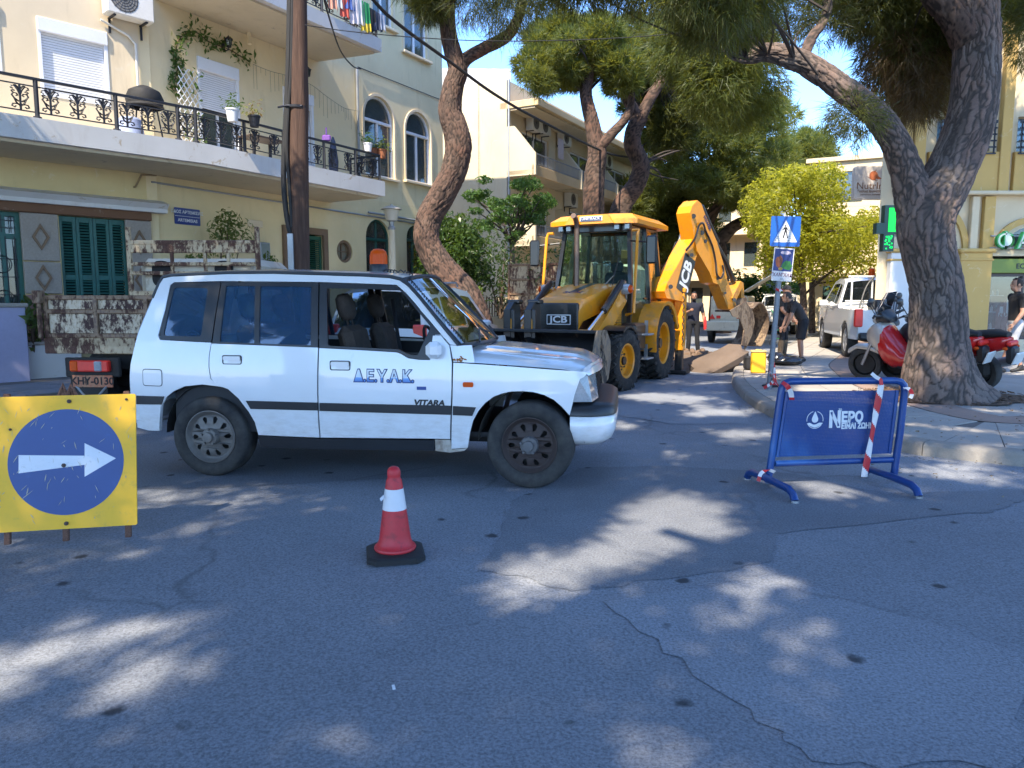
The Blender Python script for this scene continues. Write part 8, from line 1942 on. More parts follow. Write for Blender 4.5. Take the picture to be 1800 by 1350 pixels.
def limb(path,radii,name,m,parent,cell=(.085,.2),depth=.03,res=.03,n_max=110,rough=.05,seed=1,knobs=0):
	"""bark-covered limb: plates with dark cracks between them are real relief; 'crack' marks the fissures"""
	P0=[Vector(p) for p in path]; S=spline(P0,14); k=len(S); R0=np.interp(np.linspace(0,len(P0)-1,k),range(len(P0)),radii); Ls=np.concatenate([[0],np.cumsum([(c-a).length for a,c in zip(S,S[1:])])])
	nl=int(max(8,min(420,Ls[-1]/res))); n=int(max(10,min(n_max,2*PI*max(radii)/res))); T_=np.linspace(0,Ls[-1],nl)
	C=np.stack([np.interp(T_,Ls,[p[i] for p in S]) for i in range(3)],1); Rr=np.interp(T_,Ls,R0); D=unit(np.gradient(C,axis=0)); U=np.zeros_like(C); u=np.cross(D[0],[0,0,1.0]); u=u if np.linalg.norm(u)>.1 else np.array([1.0,0,0])
	for i in range(nl):u=u-D[i]*u.dot(D[i]); u/=np.linalg.norm(u); U[i]=u
	W=np.cross(D,U); a=np.arange(n)*2*PI/n; rs=np.random.RandomState(seed); per=max(4,int(round(2*PI*float(np.mean(Rr))/cell[0])))
	ph=rs.uniform(0,6,8); wv=lambda p,q,f:np.sin(a[None,:]*p+T_[:,None]*f+q); gx=(a/(2*PI)*per)[None,:]+.22*wv(2,ph[0],3.1)+.16*wv(5,ph[1],-5.3)+.1*wv(11,ph[2],13); gy=(T_/cell[1])[:,None]+.5*wv(1,ph[3],2.7)+.4*wv(4,ph[4],-3.9)+.15*wv(9,ph[5],9); q0_,q1_=np.cos(a)[None,:]*Rr[:,None]*7,np.sin(a)[None,:]*Rr[:,None]*7+T_[:,None]*9; gx=gx+.3*vnoise(q0_*1.6,q1_,rs)+.2*vnoise(q0_*4.3,q1_*3,rs); gy=gy+.3*vnoise(q0_*1.3+9,q1_*.9,rs)+.22*vnoise(q0_*4.1+5,q1_*2.6,rs); wid=.1+.2*(vnoise(q0_*.7,q1_*.35,rs)+1); H=rs.uniform(0,1,(per,64,2)); f1=np.full((nl,n),9.0); f2=f1.copy(); ix,iy=np.floor(gx).astype(int),np.floor(gy).astype(int)
	hv=rs.uniform(0,1,(per,64)); own=np.zeros((nl,n))
	for dx in (-1,0,1):
		for dy in (-1,0,1):
			cx,cy=ix+dx,iy+dy; q=H[cx%per,cy%64]; d=np.hypot((cx+q[...,0]-gx),(cy+q[...,1]-gy)*.9); nw=d<f1; f2=np.where(nw,f1,np.minimum(f2,d)); own=np.where(nw,hv[cx%per,cy%64],own); f1=np.where(nw,d,f1)
	ck=np.clip((f2-f1)/wid,0,1)*(.82+.18*vnoise(q0_*6,q1_*1.5,rs)); lump=np.array([[mnoise.noise((math.cos(t)*1.2+seed,math.sin(t)*1.2,z*.9)) for t in a] for z in T_]) if n*nl<90000 else 0
	rad=Rr[:,None]*(1+rough*2.2*lump)+depth*(ck**.8-.6+.45*(own-.5))
	V=C[:,None,:]+rad[...,None]*(np.cos(a)[None,:,None]*U[:,None,:]+np.sin(a)[None,:,None]*W[:,None,:]); V=V.reshape(-1,3)
	i,j=np.meshgrid(np.arange(nl-1),np.arange(n),indexing='ij'); F=np.stack([i*n+j,i*n+(j+1)%n,(i+1)*n+(j+1)%n,(i+1)*n+j],-1).reshape(-1,4)
	V=V-np.array(parent.location); o=raw_mesh(name,V,F,m,parent); at_=o.data.attributes.new('crack','FLOAT','POINT'); at_.data.foreach_set('value',ck.astype(np.float32).ravel()); a2=o.data.attributes.new('plate','FLOAT','POINT'); a2.data.foreach_set('value',own.astype(np.float32).ravel()); o.data.polygons.foreach_set('use_smooth',[True]*len(F)); return o
def crown(parent,V,F,m,name='crown'):return raw_mesh(name,V-np.array(parent.location),F,m,parent)
apx=lambda y,*q:[at(u,v,y) for u,v in q]
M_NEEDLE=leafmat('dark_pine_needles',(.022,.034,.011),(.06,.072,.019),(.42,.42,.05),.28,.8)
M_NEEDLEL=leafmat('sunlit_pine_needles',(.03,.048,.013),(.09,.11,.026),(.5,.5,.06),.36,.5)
M_DEADN=leafmat('dry_brown_needles',(.05,.032,.015),(.09,.06,.025),(.3,.2,.05),.3)
def pine(name,label,base,group='pines along the street'):return thing(name,label,'tree',base,0,group)
def pine_crown(r,cl,n,k,L,w,seed,droop=.5,m=None,spread=.5,shell=.45,keep=None,name='crown'):
	rs=np.random.RandomState(seed); P_,d=fill(cl,n,rs,shell); D=d+np.array([0,0,-droop])
	if keep is not None:q=keep(P_); P_,D=P_[q],D[q]
	V,F=needles(P_,unit(D),k,L,w,spread,rs); return crown(r,V,F,m or M_NEEDLE,name)
YB=10.4; bp=at(1655,700,YB); bp.z=PZ; BIG=pine('pine_tree','huge forked pine with plated grey bark rising from the right hand pavement',bp)
limb([Vector((bp.x+.05,bp.y,.05))]+apx(YB,(1654,688),(1650,650),(1649,598),(1646,510),(1630,440),(1626,385),(1660,320),(1682,272),(1700,225),(1711,175),(1716,110),(1716,45),(1706,-40),(1700,-160),(1690,-300)),[.66,.56,.46,.365,.325,.345,.37,.33,.31,.31,.29,.28,.28,.27,.2,.12],'trunk',M_BARK,BIG,(.075,.3),.02,.014,200,.05,3)
limb(apx(YB-.05,(1628,440),(1608,355),(1592,300),(1573,250),(1537,200),(1472,150),(1436,124),(1400,104),(1350,92),(1310,98),(1275,88)),[.28,.25,.2,.185,.175,.16,.15,.14,.12,.1,.05],'limb',M_BARK,BIG,(.07,.15),.022,.018,110,.06,5)
limb(apx(YB,(1706,70),(1680,30),(1645,-5),(1600,-60),(1540,-140)),[.24,.2,.17,.13,.08],'limb',M_BARKR,BIG,(.08,.15),.02,.03,70,.06,7)
limb(apx(YB+.1,(1408,112),(1425,70),(1452,25),(1462,-60)),[.075,.065,.06,.04],'limb',M_BARK,BIG,(.05,.1),.01,.03,40,.1,8)
rr=random.Random(31)
def twig_set(r,roots,cl,n,rad,seed,m=M_BARK):
	rr=random.Random(seed); b=MB()
	for _ in range(n):
		q=rr.choice(cl)[0]; p=min(roots,key=lambda t:(t-q).length+rr.uniform(0,1.2)); md=p.lerp(q,.5)+Vector((rr.uniform(-.25,.25),rr.uniform(-.25,.25),rr.uniform(-.1,.3))); b.tube(spline([p,md,q],4),list(np.linspace(rad,rad*.25,9)),5)
	inv=Vector(r.location); b.v=[tuple(Vector(p)-inv) for p in b.v]; o=b.build('twigs',m,r,smooth=60); o['kind']='stuff'; return o
cR=clumps([(1165,-150),(1335,-150),(1335,0),(1265,40),(1185,5)],7.4,9.4,26,.3,.5,1,.9)+clumps([(925,-170),(1180,-170),(1180,-15),(1060,-30),(960,-15)],8,10.5,28,.3,.5,2,.8)+clumps([(1480,-150),(1690,-150),(1690,150),(1640,165),(1560,140),(1490,80)],10.9,12.4,36,.4,.75,3,1.1)+clumps([(1750,-150),(1860,-150),(1860,90),(1760,95)],11,14,15,.4,.7,4)
cT=clumps([(1300,-600),(1800,-600),(1900,-150),(1200,-150)],8,13,34,.6,1.0,5,.7)
cS=clumps([(1335,-100),(1480,-100),(1470,40),(1400,60),(1340,60)],10,13,11,.3,.5,6)+clumps([(1478,190),(1530,205),(1545,250),(1505,250)],10,11,5,.2,.32,7)
cL=clumps([(1190,55),(1330,60),(1325,175),(1260,165),(1200,115)],18.5,22,26,.5,.95,8,1.1)
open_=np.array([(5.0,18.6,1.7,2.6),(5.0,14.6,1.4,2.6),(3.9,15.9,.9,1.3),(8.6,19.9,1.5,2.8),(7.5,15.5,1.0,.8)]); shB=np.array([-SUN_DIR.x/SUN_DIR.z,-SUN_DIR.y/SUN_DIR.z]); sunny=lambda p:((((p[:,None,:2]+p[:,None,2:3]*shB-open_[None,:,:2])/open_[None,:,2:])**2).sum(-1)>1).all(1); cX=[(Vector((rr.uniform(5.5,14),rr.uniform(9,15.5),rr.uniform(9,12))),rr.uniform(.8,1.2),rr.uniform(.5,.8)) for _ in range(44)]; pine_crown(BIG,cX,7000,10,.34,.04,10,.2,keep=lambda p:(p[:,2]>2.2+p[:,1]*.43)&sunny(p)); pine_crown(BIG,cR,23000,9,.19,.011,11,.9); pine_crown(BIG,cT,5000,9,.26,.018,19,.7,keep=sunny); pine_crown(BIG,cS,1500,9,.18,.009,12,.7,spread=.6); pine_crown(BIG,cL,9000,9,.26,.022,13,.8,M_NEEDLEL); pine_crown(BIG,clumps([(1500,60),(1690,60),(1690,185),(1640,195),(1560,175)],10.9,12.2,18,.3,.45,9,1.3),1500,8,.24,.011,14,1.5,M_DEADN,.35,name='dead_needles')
rt=apx(YB,(1714,100),(1712,40),(1700,-100),(1550,240),(1500,190),(1450,148),(1400,115),(1350,98),(1310,102),(1645,-5),(1600,-60),(1455,20),(1540,-140)); twig_set(BIG,rt,cR+cS,90,.02,3)
YT=15.6; tp_=at(835,655,YT); tp_.z=0; LEAN=pine('pine_tree','slender pine with a snaking reddish trunk in front of the apartment flank',tp_)
limb([Vector((tp_.x,YT,-.05))]+apx(YT,(838,580),(818,520),(790,487),(765,455),(750,420),(755,382),(777,342),(798,300),(806,258),(800,225),(791,195),(796,155),(805,122),(794,82),(787,40),(785,-40),(790,-240)),[.42,.36,.33,.31,.29,.26,.25,.25,.26,.27,.25,.24,.22,.2,.17,.155,.15,.1],'trunk',M_BARKR,LEAN,(.065,.14),.02,.02,96,.06,11)
limb(apx(YT,(803,128),(820,104),(850,86),(886,68),(905,45),(916,8),(922,-60),(930,-200)),[.14,.13,.125,.115,.1,.09,.08,.05],'limb',M_BARKR,LEAN,(.06,.1),.012,.028,50,.07,12)
c=clumps([(730,-260),(960,-260),(960,-30),(930,5),(860,0),(780,-5),(735,-40)],14,17.5,26,.5,.9,21,.7); pine_crown(LEAN,c,6500,9,.22,.014,22,.9); pine_crown(LEAN,clumps([(770,-10),(950,-10),(950,20),(870,45),(800,25)],14.5,16.5,9,.35,.55,23),700,7,.3,.009,24,1.2,spread=.45)
pine_crown(LEAN,clumps([(742,0),(775,0),(775,12),(745,12)],15,16,3,.25,.35,25),500,8,.2,.012,26,.6)
twig_set(LEAN,apx(YT,(785,-40),(787,40),(905,45),(916,8),(922,-60),(930,-200)),c,40,.035,5,M_BARKR)
p=at(1042,560,23); p.z=0; R2=pine('pine_tree','tall pine with pale pinkish trunk rising behind the digger cab roof',p)
limb([p]+apx(23,(1042,480),(1043,380),(1045,310),(1050,268),(1040,215),(1030,165),(1036,125),(1046,90)),[.42,.36,.33,.31,.28,.22,.19,.16,.1],'trunk',M_BARKR,R2,(.09,.16),.022,.05,40,.05,14); limb(apx(22.9,(1050,262),(1075,236),(1105,198),(1112,150)),[.17,.15,.12,.07],'limb',M_BARKR,R2,(.08,.14),.012,.05,24,.05,15)
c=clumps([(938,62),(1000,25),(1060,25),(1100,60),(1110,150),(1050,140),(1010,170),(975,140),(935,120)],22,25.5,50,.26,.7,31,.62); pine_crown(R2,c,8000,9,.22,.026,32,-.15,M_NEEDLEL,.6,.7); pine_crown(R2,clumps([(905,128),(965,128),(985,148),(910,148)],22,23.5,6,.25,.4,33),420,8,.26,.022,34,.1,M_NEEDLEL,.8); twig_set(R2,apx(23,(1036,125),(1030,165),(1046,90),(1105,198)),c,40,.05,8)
p=at(1066,560,25); p.z=0; R3=pine('pine_tree','pine with forked reddish trunk leaning right behind the digger',p)
limb([p]+apx(25,(1072,450),(1090,370),(1118,325),(1126,290),(1112,255),(1114,228),(1126,205)),[.4,.36,.32,.3,.29,.28,.27,.26],'trunk',M_BARKR,R3,(.09,.16),.02,.05,36,.05,17); limb(apx(25,(1124,210),(1105,178),(1096,148),(1104,105),(1100,70)),[.2,.18,.17,.13,.08],'limb',M_BARKR,R3,(.08,.15),.014,.05,26,.05,18); limb(apx(25,(1124,210),(1146,168),(1164,142),(1185,115)),[.2,.18,.16,.1],'limb',M_BARKR,R3,(.08,.15),.014,.05,26,.05,19)
c=clumps([(1085,30),(1200,55),(1240,150),(1200,260),(1140,250),(1080,150)],25,29,75,.4,.75,41,.62); pine_crown(R3,c,8500,9,.25,.028,42,-.1,M_NEEDLE,.6,.7); twig_set(R3,apx(25,(1104,105),(1164,142),(1096,148),(1126,290)),c+clumps([(1130,230),(1230,230),(1230,340),(1150,340)],25,28,10,.5,.6,43),90,.05,9,M_BARK)
def far_pine(label,y,trunk,limbs,cl,n,L,w,seed,m=M_NEEDLEL,droop=.0,rb=.4):
	p=at(*trunk[0],y); p.z=0; r=pine('pine_tree',label,p); limb([p]+apx(y,*trunk),list(np.linspace(rb,rb*.6,len(trunk)+1)),'trunk',M_BARKR,r,(.15,.25),.02,.1,24,.05,seed)
	for q in limbs:limb(apx(y,*q),list(np.linspace(rb*.6,rb*.3,len(q))),'limb',M_BARKR,r,(.15,.25),.015,.1,20,.05,seed+1)
	pine_crown(r,cl,n,8,L,w,seed,droop-.15,m,.65,.7); return r
far_pine('broad dark pine with forked trunk above the trailer and digger boom',34,((1266,540),(1264,470),(1262,425)),[[(1262,430),(1244,398),(1262,360),(1290,330)],[(1264,425),(1290,398),(1330,378),(1345,340)]],clumps([(1170,150),(1290,135),(1385,185),(1375,310),(1320,375),(1240,350),(1150,330)],31,38,120,.55,1.0,51,.62),12500,.3,.042,52,rb=.55)
far_pine('flat topped pine far up the street above the yellow green tree',46,((1335,540),(1345,400)),[[(1345,400),(1380,330),(1410,300)]],clumps([(1335,300),(1390,240),(1435,250),(1468,290),(1440,310),(1350,325)],43,50,46,.7,1.15,54,.6),5000,.4,.055,55)
far_pine('dark pine close behind the digger, filling the gap under the boom',38,((1160,545),(1165,420)),[[(1165,420),(1190,380),(1220,340)]],clumps([(1110,330),(1230,320),(1240,420),(1170,450),(1105,400)],36,41,44,.7,1.1,57,.7),5600,.36,.045,58)
def leafy(name,label,cat,y,trunk,cl,n,L,w,m,seed,group=None,rb=.14,trunkm=None):
	p=at(*trunk[0],y); p.z=0.12; r=thing(name,label,cat,p,0,group); pts=[p]+apx(y,*trunk[1:]); limb(pts,list(np.linspace(rb,rb*.5,len(pts))),'trunk',trunkm or M_BARK,r,(.1,.2),.008,.06,20,.04,seed)
	rs=np.random.RandomState(seed); P_,d=fill(cl,n,rs,.5); V,F=leaves(P_,d,L,w,rs); crown(r,V,F,m); twig_set(r,pts[-2:],cl,30,.04,seed); return r
M_YG=leafmat('yellow_green_leaves',(.115,.145,.012),(.26,.26,.025),(.85,.8,.06),.5,.7)
c=clumps([(1325,335),(1362,305),(1440,292),(1495,330),(1535,415),(1522,465),(1440,480),(1335,470),(1312,440)],25,30,66,.3,.85,61,.8)+clumps([(1295,380),(1345,330),(1370,290),(1480,290),(1550,380),(1545,470),(1500,500),(1320,490)],25,30,22,.18,.4,69)
leafy('street_tree','bright yellow green street tree behind the crossing sign','tree',27,((1412,575),(1412,520),(1406,430)),c,17000,.085,.42,M_YG,62,rb=.16)
leafy('street_tree','smaller yellow green tree standing behind the bright one by the pickup','tree',31,((1428,570),(1427,500),(1424,440)),clumps([(1400,380),(1530,380),(1545,470),(1420,490)],30,34,26,.5,.8,63),4500,.1,.42,M_YG,64)
M_CIT=leafmat('glossy_citrus_leaves',(.014,.034,.009),(.06,.1,.022),(.25,.4,.03),.25,1.1,.35)
leafy('citrus_tree','dense dark green citrus tree behind the leaning pine trunk','tree',21.5,((800,560),(800,480)),clumps([(740,445),(775,398),(830,392),(850,440),(840,490),(775,490)],20,23,34,.35,.6,65),9500,.075,.42,M_CIT,66)
leafy('shade_tree','feathery mid green tree in front of the apartment block','tree',23.5,((905,560),(900,430)),clumps([(828,350),(850,312),(885,330),(930,312),(962,345),(950,395),(905,420),(850,405)],22,25,46,.16,.42,67,.45),6000,.08,.3,leafmat('fresh_green_leaves',(.02,.06,.014),(.065,.13,.03),(.25,.42,.05),.3,.9),68)
bush('garden_bush','bushy garden shrub below the citrus tree and apartment wall','shrub',at(880,560,21.5)*1.0,2.6,2.6,2600,.075,M_CIT,71)
q=at(826,550,17.6); bush('garden_bush','small bright lime green shrub beside the base of the leaning pine','shrub',(q.x,q.y,.1),.55,at(826,498,17.6).z-.1,500,.06,leafmat('lime_leaves',(.07,.13,.015),(.14,.2,.03),(.5,.6,.06),.4),72,z0=.7)
for i,(u,y,h,w,lab) in enumerate(((1215,52,5,5,'hedge like tree far up the street behind the grey saloon'),(1320,40,2.6,4,'green bush far up the street between trailer and sign post'),(1470,42,4,6,'dark green tree far behind the white pickup truck'),(1385,56,6,7,'distant green tree at the far end of the street'))):
	q=at(u,560,y); q.z=.1; bush('street_shrub',lab,'shrub',q,w*.6,h,2600,.16,M_LEAFG if i!=2 else M_CIT,80+i)
gaps=[(60,1145,.19,.2),(-40,1190,.2,.18),(285,1185,.2,.24),(235,1215,.14,.12),(265,1093,.1,.14),(375,1075,.08,.1),(600,1322,.17,.12),(1150,1320,.2,.14),(930,1000,.26,.3),(1080,965,.28,.34),(1180,900,.4,.5),(1235,937,.16,.2),(915,1045,.14,.12),(1352,1003,.12,.12),(1450,855,.5,.22),(1660,835,.5,.14),(1430,1130,.08,.12),(1640,690,.3,.4),(1560,725,.5,.1),(1680,770,.7,.12),(1750,735,.4,.1),(1310,760,.3,.3),(1120,672,.5,.22),(1170,700,.8,.4),(1230,690,.9,.9),(1080,745,.35,.3),(1270,720,.4,.6),(1350,700,.5,.6),(1255,668,1.0,1.2)]
ga=np.array([[*ground(u,v).xy,rx+.07,ry+.07] for u,v,rx,ry in gaps]); sh=np.array([-SUN_DIR.x/SUN_DIR.z,-SUN_DIR.y/SUN_DIR.z])
def keep(P_):
	g=P_[:,:2]+P_[:,2:3]*sh; ca,sa_=math.cos(R(-32)),math.sin(R(-32)); d=g[:,None,:]-ga[None,:,:2]; e0=d[...,0]*ca+d[...,1]*sa_; e1=-d[...,0]*sa_+d[...,1]*ca
	ok=((e0/ga[:,2]*.9)**2+(e1/(ga[:,3]*1.25))**2>1).all(1); lit=(g[:,0]>3.3)&(g[:,1]>10.3)&((g[:,0]<6.3)|(g[:,1]>14))|(g[:,1]>15.5)
	up=P_[:,2]>CAM_H+.5+np.maximum(P_[:,1],0)*math.tan(R(25)); return ok&~lit&up
for i,(x,y,lab,ex) in enumerate(((-9.5,-5.5,'spreading pine standing behind the viewer at the left corner',((-16,-3.2),(-8,10.5))),(2.5,-8.5,'spreading pine standing behind the viewer across the street',((-4.2,7),(-10,9.2))))):
	r=pine('pine_tree',lab,(x,y,0),'pines behind the viewer'); limb([(x,y,-.05),(x+.3,y+.5,2.5),(x+.2,y+1.2,5),(x+.9,y+2,7.6)],[.5,.4,.36,.28],'trunk',M_BARK,r,(.12,.24),.03,.06,50,.05,90+i)
	rr=random.Random(70+i); cl=[]
	for gx in np.arange(ex[0][0],ex[0][1],1.15):
		for gy in np.arange(ex[1][0],ex[1][1],1.15):cl.append((Vector((gx+rr.uniform(-.4,.4),gy+rr.uniform(-.4,.4),rr.uniform(8.2,9.8))),rr.uniform(.8,1.05),rr.uniform(.5,.7)))
	pine_crown(r,cl,20000 if i==0 else 24000,12,.36,.05,95+i,.3,M_NEEDLE,.9,.0,keep)
	for k in range(7):q=rr.choice(cl)[0]; limb([(x+.6,y+1.7,6.8),Vector((x+.6,y+1.7,6.8)).lerp(q,.5)+Vector((0,0,.3)),q],[.17,.13,.06],'limb',M_BARK,r,(.1,.2),.01,.12,16,.05,k)
SKIN=mat('skin',(.36,.19,.12),.55,var=.08); SKIN2=mat('tanned_skin',(.3,.15,.09),.55,var=.08)
def person(label,pos,face,cloth,J=None,hair=(.012,.01,.009),hgt=1.75,cap=None,skin=SKIN,beard=False,short_sleeve=True,legs='long',boots=None):
	"""one continuous body grown from tapered limbs; local +X is forward. cloth = (top, trousers, shoes)"""
	r=thing('person',label,'person',pos,face); k=hgt/1.75
	D=dict(pel=(0,0,.95),che=(.0,0,1.28),nek=(0,0,1.47),hed=(.025,0,1.63),shL=(0,.185,1.41),shR=(0,-.185,1.41),elL=(-.03,.25,1.13),elR=(-.03,-.25,1.13),wrL=(.04,.27,.89),wrR=(.04,-.27,.89),hiL=(0,.095,.92),hiR=(0,-.095,.92),knL=(.03,.11,.5),knR=(.03,-.11,.5),anL=(0,.12,.09),anR=(0,-.12,.09),toL=(.17,.14,.035),toR=(.17,-.14,.035)); D.update(J or {})
	D={a:Vector(q)*k for a,q in D.items()}; tag_=[]; b=MB()
	def seg(a,c,r0,r1,mi,fy=1.0,mid=None):
		a,c=(D[a] if isinstance(a,str) else a),(D[c] if isinstance(c,str) else c); pts=[a,a.lerp(c,.33),a.lerp(c,.66),c]; rs=[r0,lerp(r0,r1,.33)*(1+(mid or 0)),lerp(r0,r1,.66)*(1+(mid or 0)*.6),r1]; rs=[q*k for q in rs]
		b.tube(pts,rs,12,True); b.ball(a,rs[0]*.99,12,8); b.ball(c,rs[-1]*.99,12,8); tag_.append((a,c,r0*k,r1*k,mi))
	up=(D['nek']-D['pel']).normalized(); lat=(D['shL']-D['shR']).normalized(); fw=lat.cross(up).normalized(); TM=Matrix(((fw.x,lat.x,up.x,0),(fw.y,lat.y,up.y,0),(fw.z,lat.z,up.z,0),(0,0,0,1)))
	st=[]
	for t,wx,wy in ((-.12,.1,.15),(0,.115,.165),(.25,.115,.155),(.5,.12,.165),(.75,.125,.185),(.9,.1,.18),(1.0,.06,.09)):
		c=D['pel'].lerp(D['che'],min(1,t/.62)) if t<.62 else D['che'].lerp(D['nek'],(t-.62)/.38)
		if t<0:c=D['pel']-up*.06*k
		st.append([tuple(c+(fw*wx*math.cos(a)+lat*wy*math.sin(a))*k) for a in np.linspace(0,2*PI,17)[:-1]])
	V=[p for q in st for p in q]; F=[(i*16+j,i*16+(j+1)%16,(i+1)*16+(j+1)%16,(i+1)*16+j) for i in range(6) for j in range(16)]+[tuple(reversed(range(16))),tuple(range(96,112))]; b.add(V,F)
	tag_+=[(D['pel']-up*.1*k,D['pel'],.15*k,.15*k,1),(D['pel']+up*.06*k,D['che'],.15*k,.15*k,0),(D['che'],D['nek']-up*.05*k,.16*k,.11*k,0)]
	seg('nek','hed',.058,.055,3); hc=D['hed']; hd=(D['hed']-D['nek']).normalized()
	b.ball(hc+Vector((-.005,0,.02))*k,(.098*k,.078*k,.112*k),18,12); b.ball(hc+Vector((.03,0,-.05))*k,(.068*k,.056*k,.066*k),14,9); b.ball(hc+Vector((.1,0,-.005))*k,(.018*k,.014*k,.026*k),8,6); tag_.append((hc+Vector((0,0,.03)),hc-Vector((0,0,.04)),.1*k,.08*k,3))
	for s,y in (('L',1),('R',-1)):
		b.ball(hc+Vector((-.005,y*.08,.0))*k,(.022*k,.012*k,.032*k),8,6); seg('che','sh'+s,.1,.078,0); seg('sh'+s,'el'+s,.062,.044,0,mid=.06); tag_[-1]=(D['sh'+s],D['sh'+s].lerp(D['el'+s],.62),.066*k,.055*k,0); tag_.append((D['sh'+s].lerp(D['el'+s],.8),D['el'+s],.046*k,.044*k,3 if short_sleeve else 0)); seg('el'+s,'wr'+s,.043,.028,3,mid=.08)
		seg('hi'+s,'kn'+s,.092,.06,1,mid=.05); tl=tag_[-1]
		if legs=='short':tag_[-1]=(tl[0],tl[0].lerp(tl[1],.8),.1*k,.085*k,1); b.tube([tl[0],tl[0].lerp(tl[1],.5),tl[0].lerp(tl[1],.92)],[.1*k,.095*k,.098*k],14); seg('kn'+s,'an'+s,.055,.036,3,mid=.14)
		else:seg('kn'+s,'an'+s,.064,.052,1,mid=.1)
		if boots:tag_.append((D['kn'+s].lerp(D['an'+s],.25),D['an'+s],.075*k,.07*k,2)); b.tube([D['kn'+s].lerp(D['an'+s],.25),D['an'+s]],[.075*k,.066*k],12)
		heel=D['an'+s]+Vector((-.055,0,-.045))*k; seg(heel,'to'+s,.042,.034,2); seg('an'+s,heel.lerp(D['to'+s],.45),.045,.042,2)
		w=D['wr'+s]; dd=(w-D['el'+s]).normalized(); sd=dd.cross(Vector((0,1,0)) if abs(dd.y)<.8 else Vector((0,0,1))).normalized(); nn=dd.cross(sd).normalized(); pm=w+dd*.055*k; b.tube([w,w+dd*.05*k,w+dd*.09*k],[.028*k,.036*k,.034*k],10,flat_y=.6)
		for q in range(4):o=sd*(q-1.5)*.019*k; ln=(.072,.08,.076,.06)[q]*k; b.tube([w+dd*.08*k+o,w+dd*(.08*k+ln*.5)+o+nn*.006*k,w+dd*(.08*k+ln)+o+nn*.02*k],[.0105*k,.01*k,.0075*k],7)
		b.tube([w+dd*.025*k+sd*.03*k,w+dd*.055*k+sd*.052*k,w+dd*.09*k+sd*.055*k],[.013*k,.012*k,.009*k],7); tag_.append((w,w+dd*.17*k,.03*k,.03*k,3))
	o=b.build('body',[cloth[0],cloth[1],cloth[2],skin],r,smooth=180); b.m=[]
	m=o.modifiers.new('r','REMESH'); m.mode='VOXEL'; m.voxel_size=.0115; s_=o.modifiers.new('s','SMOOTH'); s_.factor=.5; s_.iterations=3
	bpy.context.view_layer.update(); me=bpy.data.meshes.new_from_object(o.evaluated_get(bpy.context.evaluated_depsgraph_get())); o.modifiers.clear(); o.data=me
	if len(me.materials)<4:
		me.materials.clear()
		for q in (cloth[0],cloth[1],cloth[2],skin):me.materials.append(q)
	n=len(me.polygons); C=np.empty(n*3,np.float32); me.polygons.foreach_get('center',C); C=C.reshape(-1,3); best=np.full(n,9.0); idx=np.zeros(n,int)
	for a,c,r0,r1,mi in tag_:
		a,c=np.array(a),np.array(c); ab=c-a; t=np.clip(((C-a)@ab)/max(1e-9,ab@ab),0,1); d=np.linalg.norm(C-a-t[:,None]*ab,axis=1)-(r0+(r1-r0)*t); q=d<best; best[q]=d[q]; idx[q]=mi
	me.polygons.foreach_set('material_index',idx.astype(np.int32)); me.polygons.foreach_set('use_smooth',[True]*n)
	h=MB(); hm=mat('hair',hair,.8,bump=.6,bscale=90)
	def cap_(ax,ay,az,zc,back):h.grid(lambda t,p:tuple(hc+Vector((back+ax*math.cos(t)*math.cos(p),ay*math.cos(t)*math.sin(p),zc+az*math.sin(t)))*k),list(np.linspace(R(2) if back>-.01 else R(-22),PI/2,8)),list(np.linspace(0,2*PI,21)))
	if cap:cap_(.106,.087,.11,.045,0); h.prism([(.06,-.07),(.17,-.05),(.185,0),(.17,.05),(.06,.07)],.012,(),T(*hc)@Matrix.Scale(k,4)@T(0,0,.05)); h.build('cap',cap,r,smooth=60)
	else:
		h.grid(lambda t,p:tuple(hc+Vector((-.012+.103*math.cos(t)*math.cos(p),.085*math.cos(t)*math.sin(p),.028+.11*math.sin(t)))*k),list(np.linspace(R(-28),PI/2,9)),list(np.linspace(R(62),R(298),19))); h.grid(lambda t,p:tuple(hc+Vector((-.005+.103*math.cos(t)*math.cos(p),.084*math.cos(t)*math.sin(p),.028+.112*math.sin(t)))*k),list(np.linspace(R(38),PI/2,5)),list(np.linspace(R(-64),R(64),9))); h.build('hair',hm,r,smooth=180)
	if beard:e=MB(); e.grid(lambda t,p:tuple(hc+Vector((.028+.073*math.cos(t)*math.cos(p),.062*math.cos(t)*math.sin(p),-.05+.072*math.sin(t)))*k),list(np.linspace(R(-80),R(5),6)),list(np.linspace(R(-85),R(85),11))); e.build('beard',hm,r,smooth=180)
	e=MB()
	for y in (-1,1):e.ball(hc+Vector((.084,y*.032,.018))*k,(.01*k,.014*k,.007*k),8,6); e.box(tuple(hc+Vector((.09,y*.033,.042))*k),(.012*k,.034*k,.007*k),None,.002)
	e.box(tuple(hc+Vector((.094,0,-.055))*k),(.008*k,.04*k,.007*k),None,.002); e.build('facial_features',flat('dark_eyes',(.03,.02,.018),.5),r,kind='stuff')
	return r
M_NAVY=mat('navy_cotton',(.012,.014,.028),.95,bump=.3,bscale=20); M_BLKC=mat('black_cotton',(.012,.012,.013),.95,bump=.3,bscale=20); M_JEAN=mat('black_denim',(.01,.011,.015),.9,bump=.3,bscale=25); M_GRYT=mat('charcoal_cotton',(.03,.028,.03),.95,bump=.3,bscale=20); M_SHOE=mat('dark_shoes',(.015,.014,.014),.6); M_BOOT=mat('muddy_boots',(.12,.085,.055),.9,var=.4); M_LSH=mat('light_grey_shorts',(.42,.41,.4),.9,bump=.3,bscale=20)
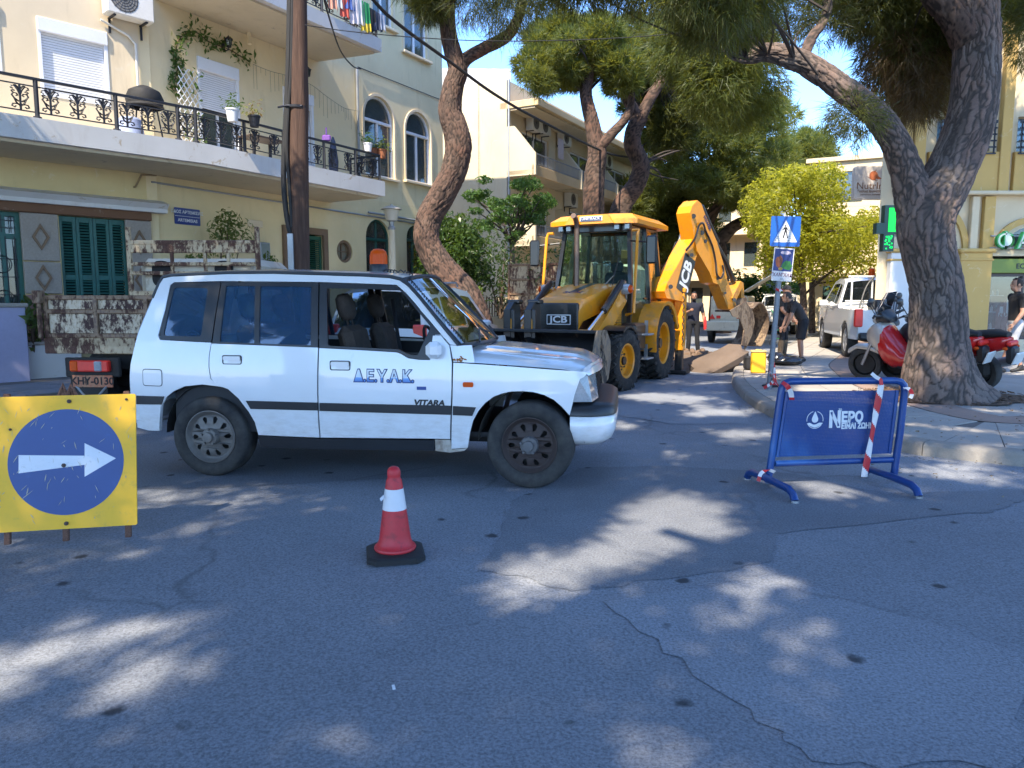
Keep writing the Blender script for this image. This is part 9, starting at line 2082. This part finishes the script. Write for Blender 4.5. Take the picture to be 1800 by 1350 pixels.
q=ground(1217,627); person('bearded man in navy shirt and black jeans standing beyond the digger arm',(q.x,q.y,0),R(-100),(M_NAVY,M_JEAN,M_SHOE),dict(elR=(.06,-.3,1.17),wrR=(.24,-.12,1.25),elL=(-.03,.27,1.13),wrL=(.06,.29,.88),anL=(0,.15,.09),toL=(.16,.2,.035),anR=(0,-.13,.09)),beard=True,skin=SKIN2,hgt=1.72)
e=Matrix.Rotation(R(-100),3,'Z')@Vector((.12,.3,.86)); r=thing('red_bottle','red bottle held by the bearded man in the navy shirt','bottle',(q.x+e.x,q.y+e.y,.84)); b=MB(); b.lathe([(0,-.1),(.04,-.1),(.04,.12),(.02,.18),(.02,.24),(0,.24)],12); b.build('bottle_body',mat('red_plastic_bottle',(.5,.03,.03),.3),r)
q=ground(1374,629,PZ); person('man in black shirt and cap with muddy boots standing on the pavement',(q.x,q.y,PZ),R(-40),(M_BLKC,M_JEAN,M_BOOT),dict(hed=(.06,0,1.6),elR=(.06,-.27,1.16),wrR=(.22,-.18,.98),elL=(.04,.26,1.14),wrL=(.2,.2,.93)),cap=M_GRYT,boots=True,skin=SKIN2,hgt=1.74)
q=ground(1405,635,PZ); person('stooping man in charcoal shirt and dark shorts facing the man in cap',(q.x,q.y,PZ),R(172),(M_GRYT,M_JEAN,M_SHOE),dict(pel=(-.06,0,.93),che=(.1,0,1.22),nek=(.24,0,1.36),hed=(.34,0,1.47),shL=(.2,.19,1.32),shR=(.2,-.19,1.32),elL=(.28,.25,1.05),elR=(.26,-.25,1.05),wrL=(.36,.2,.82),wrR=(.36,-.2,.80),hiL=(-.05,.1,.9),hiR=(-.05,-.1,.9),knL=(.02,.12,.49),knR=(-.02,-.12,.49),anL=(-.02,.14,.09),anR=(-.06,-.13,.09),toL=(.14,.17,.035),toR=(.1,-.16,.035)),legs='short',hair=(.03,.025,.022),skin=SKIN,hgt=1.72)
q=ground(1789,656,PZ); person('walking man in black shirt and pale grey shorts at the right edge',(q.x-.12,q.y,PZ),R(172),(M_BLKC,M_LSH,M_SHOE),dict(knL=(.12,.1,.5),anL=(.24,.1,.1),toL=(.4,.11,.045),knR=(-.02,-.1,.5),anR=(-.2,-.1,.13),toR=(-.05,-.1,.035),elR=(-.1,-.26,1.14),wrR=(-.06,-.29,.9),elL=(.02,.27,1.13),wrL=(.16,.28,.92)),legs='short',hgt=1.8)
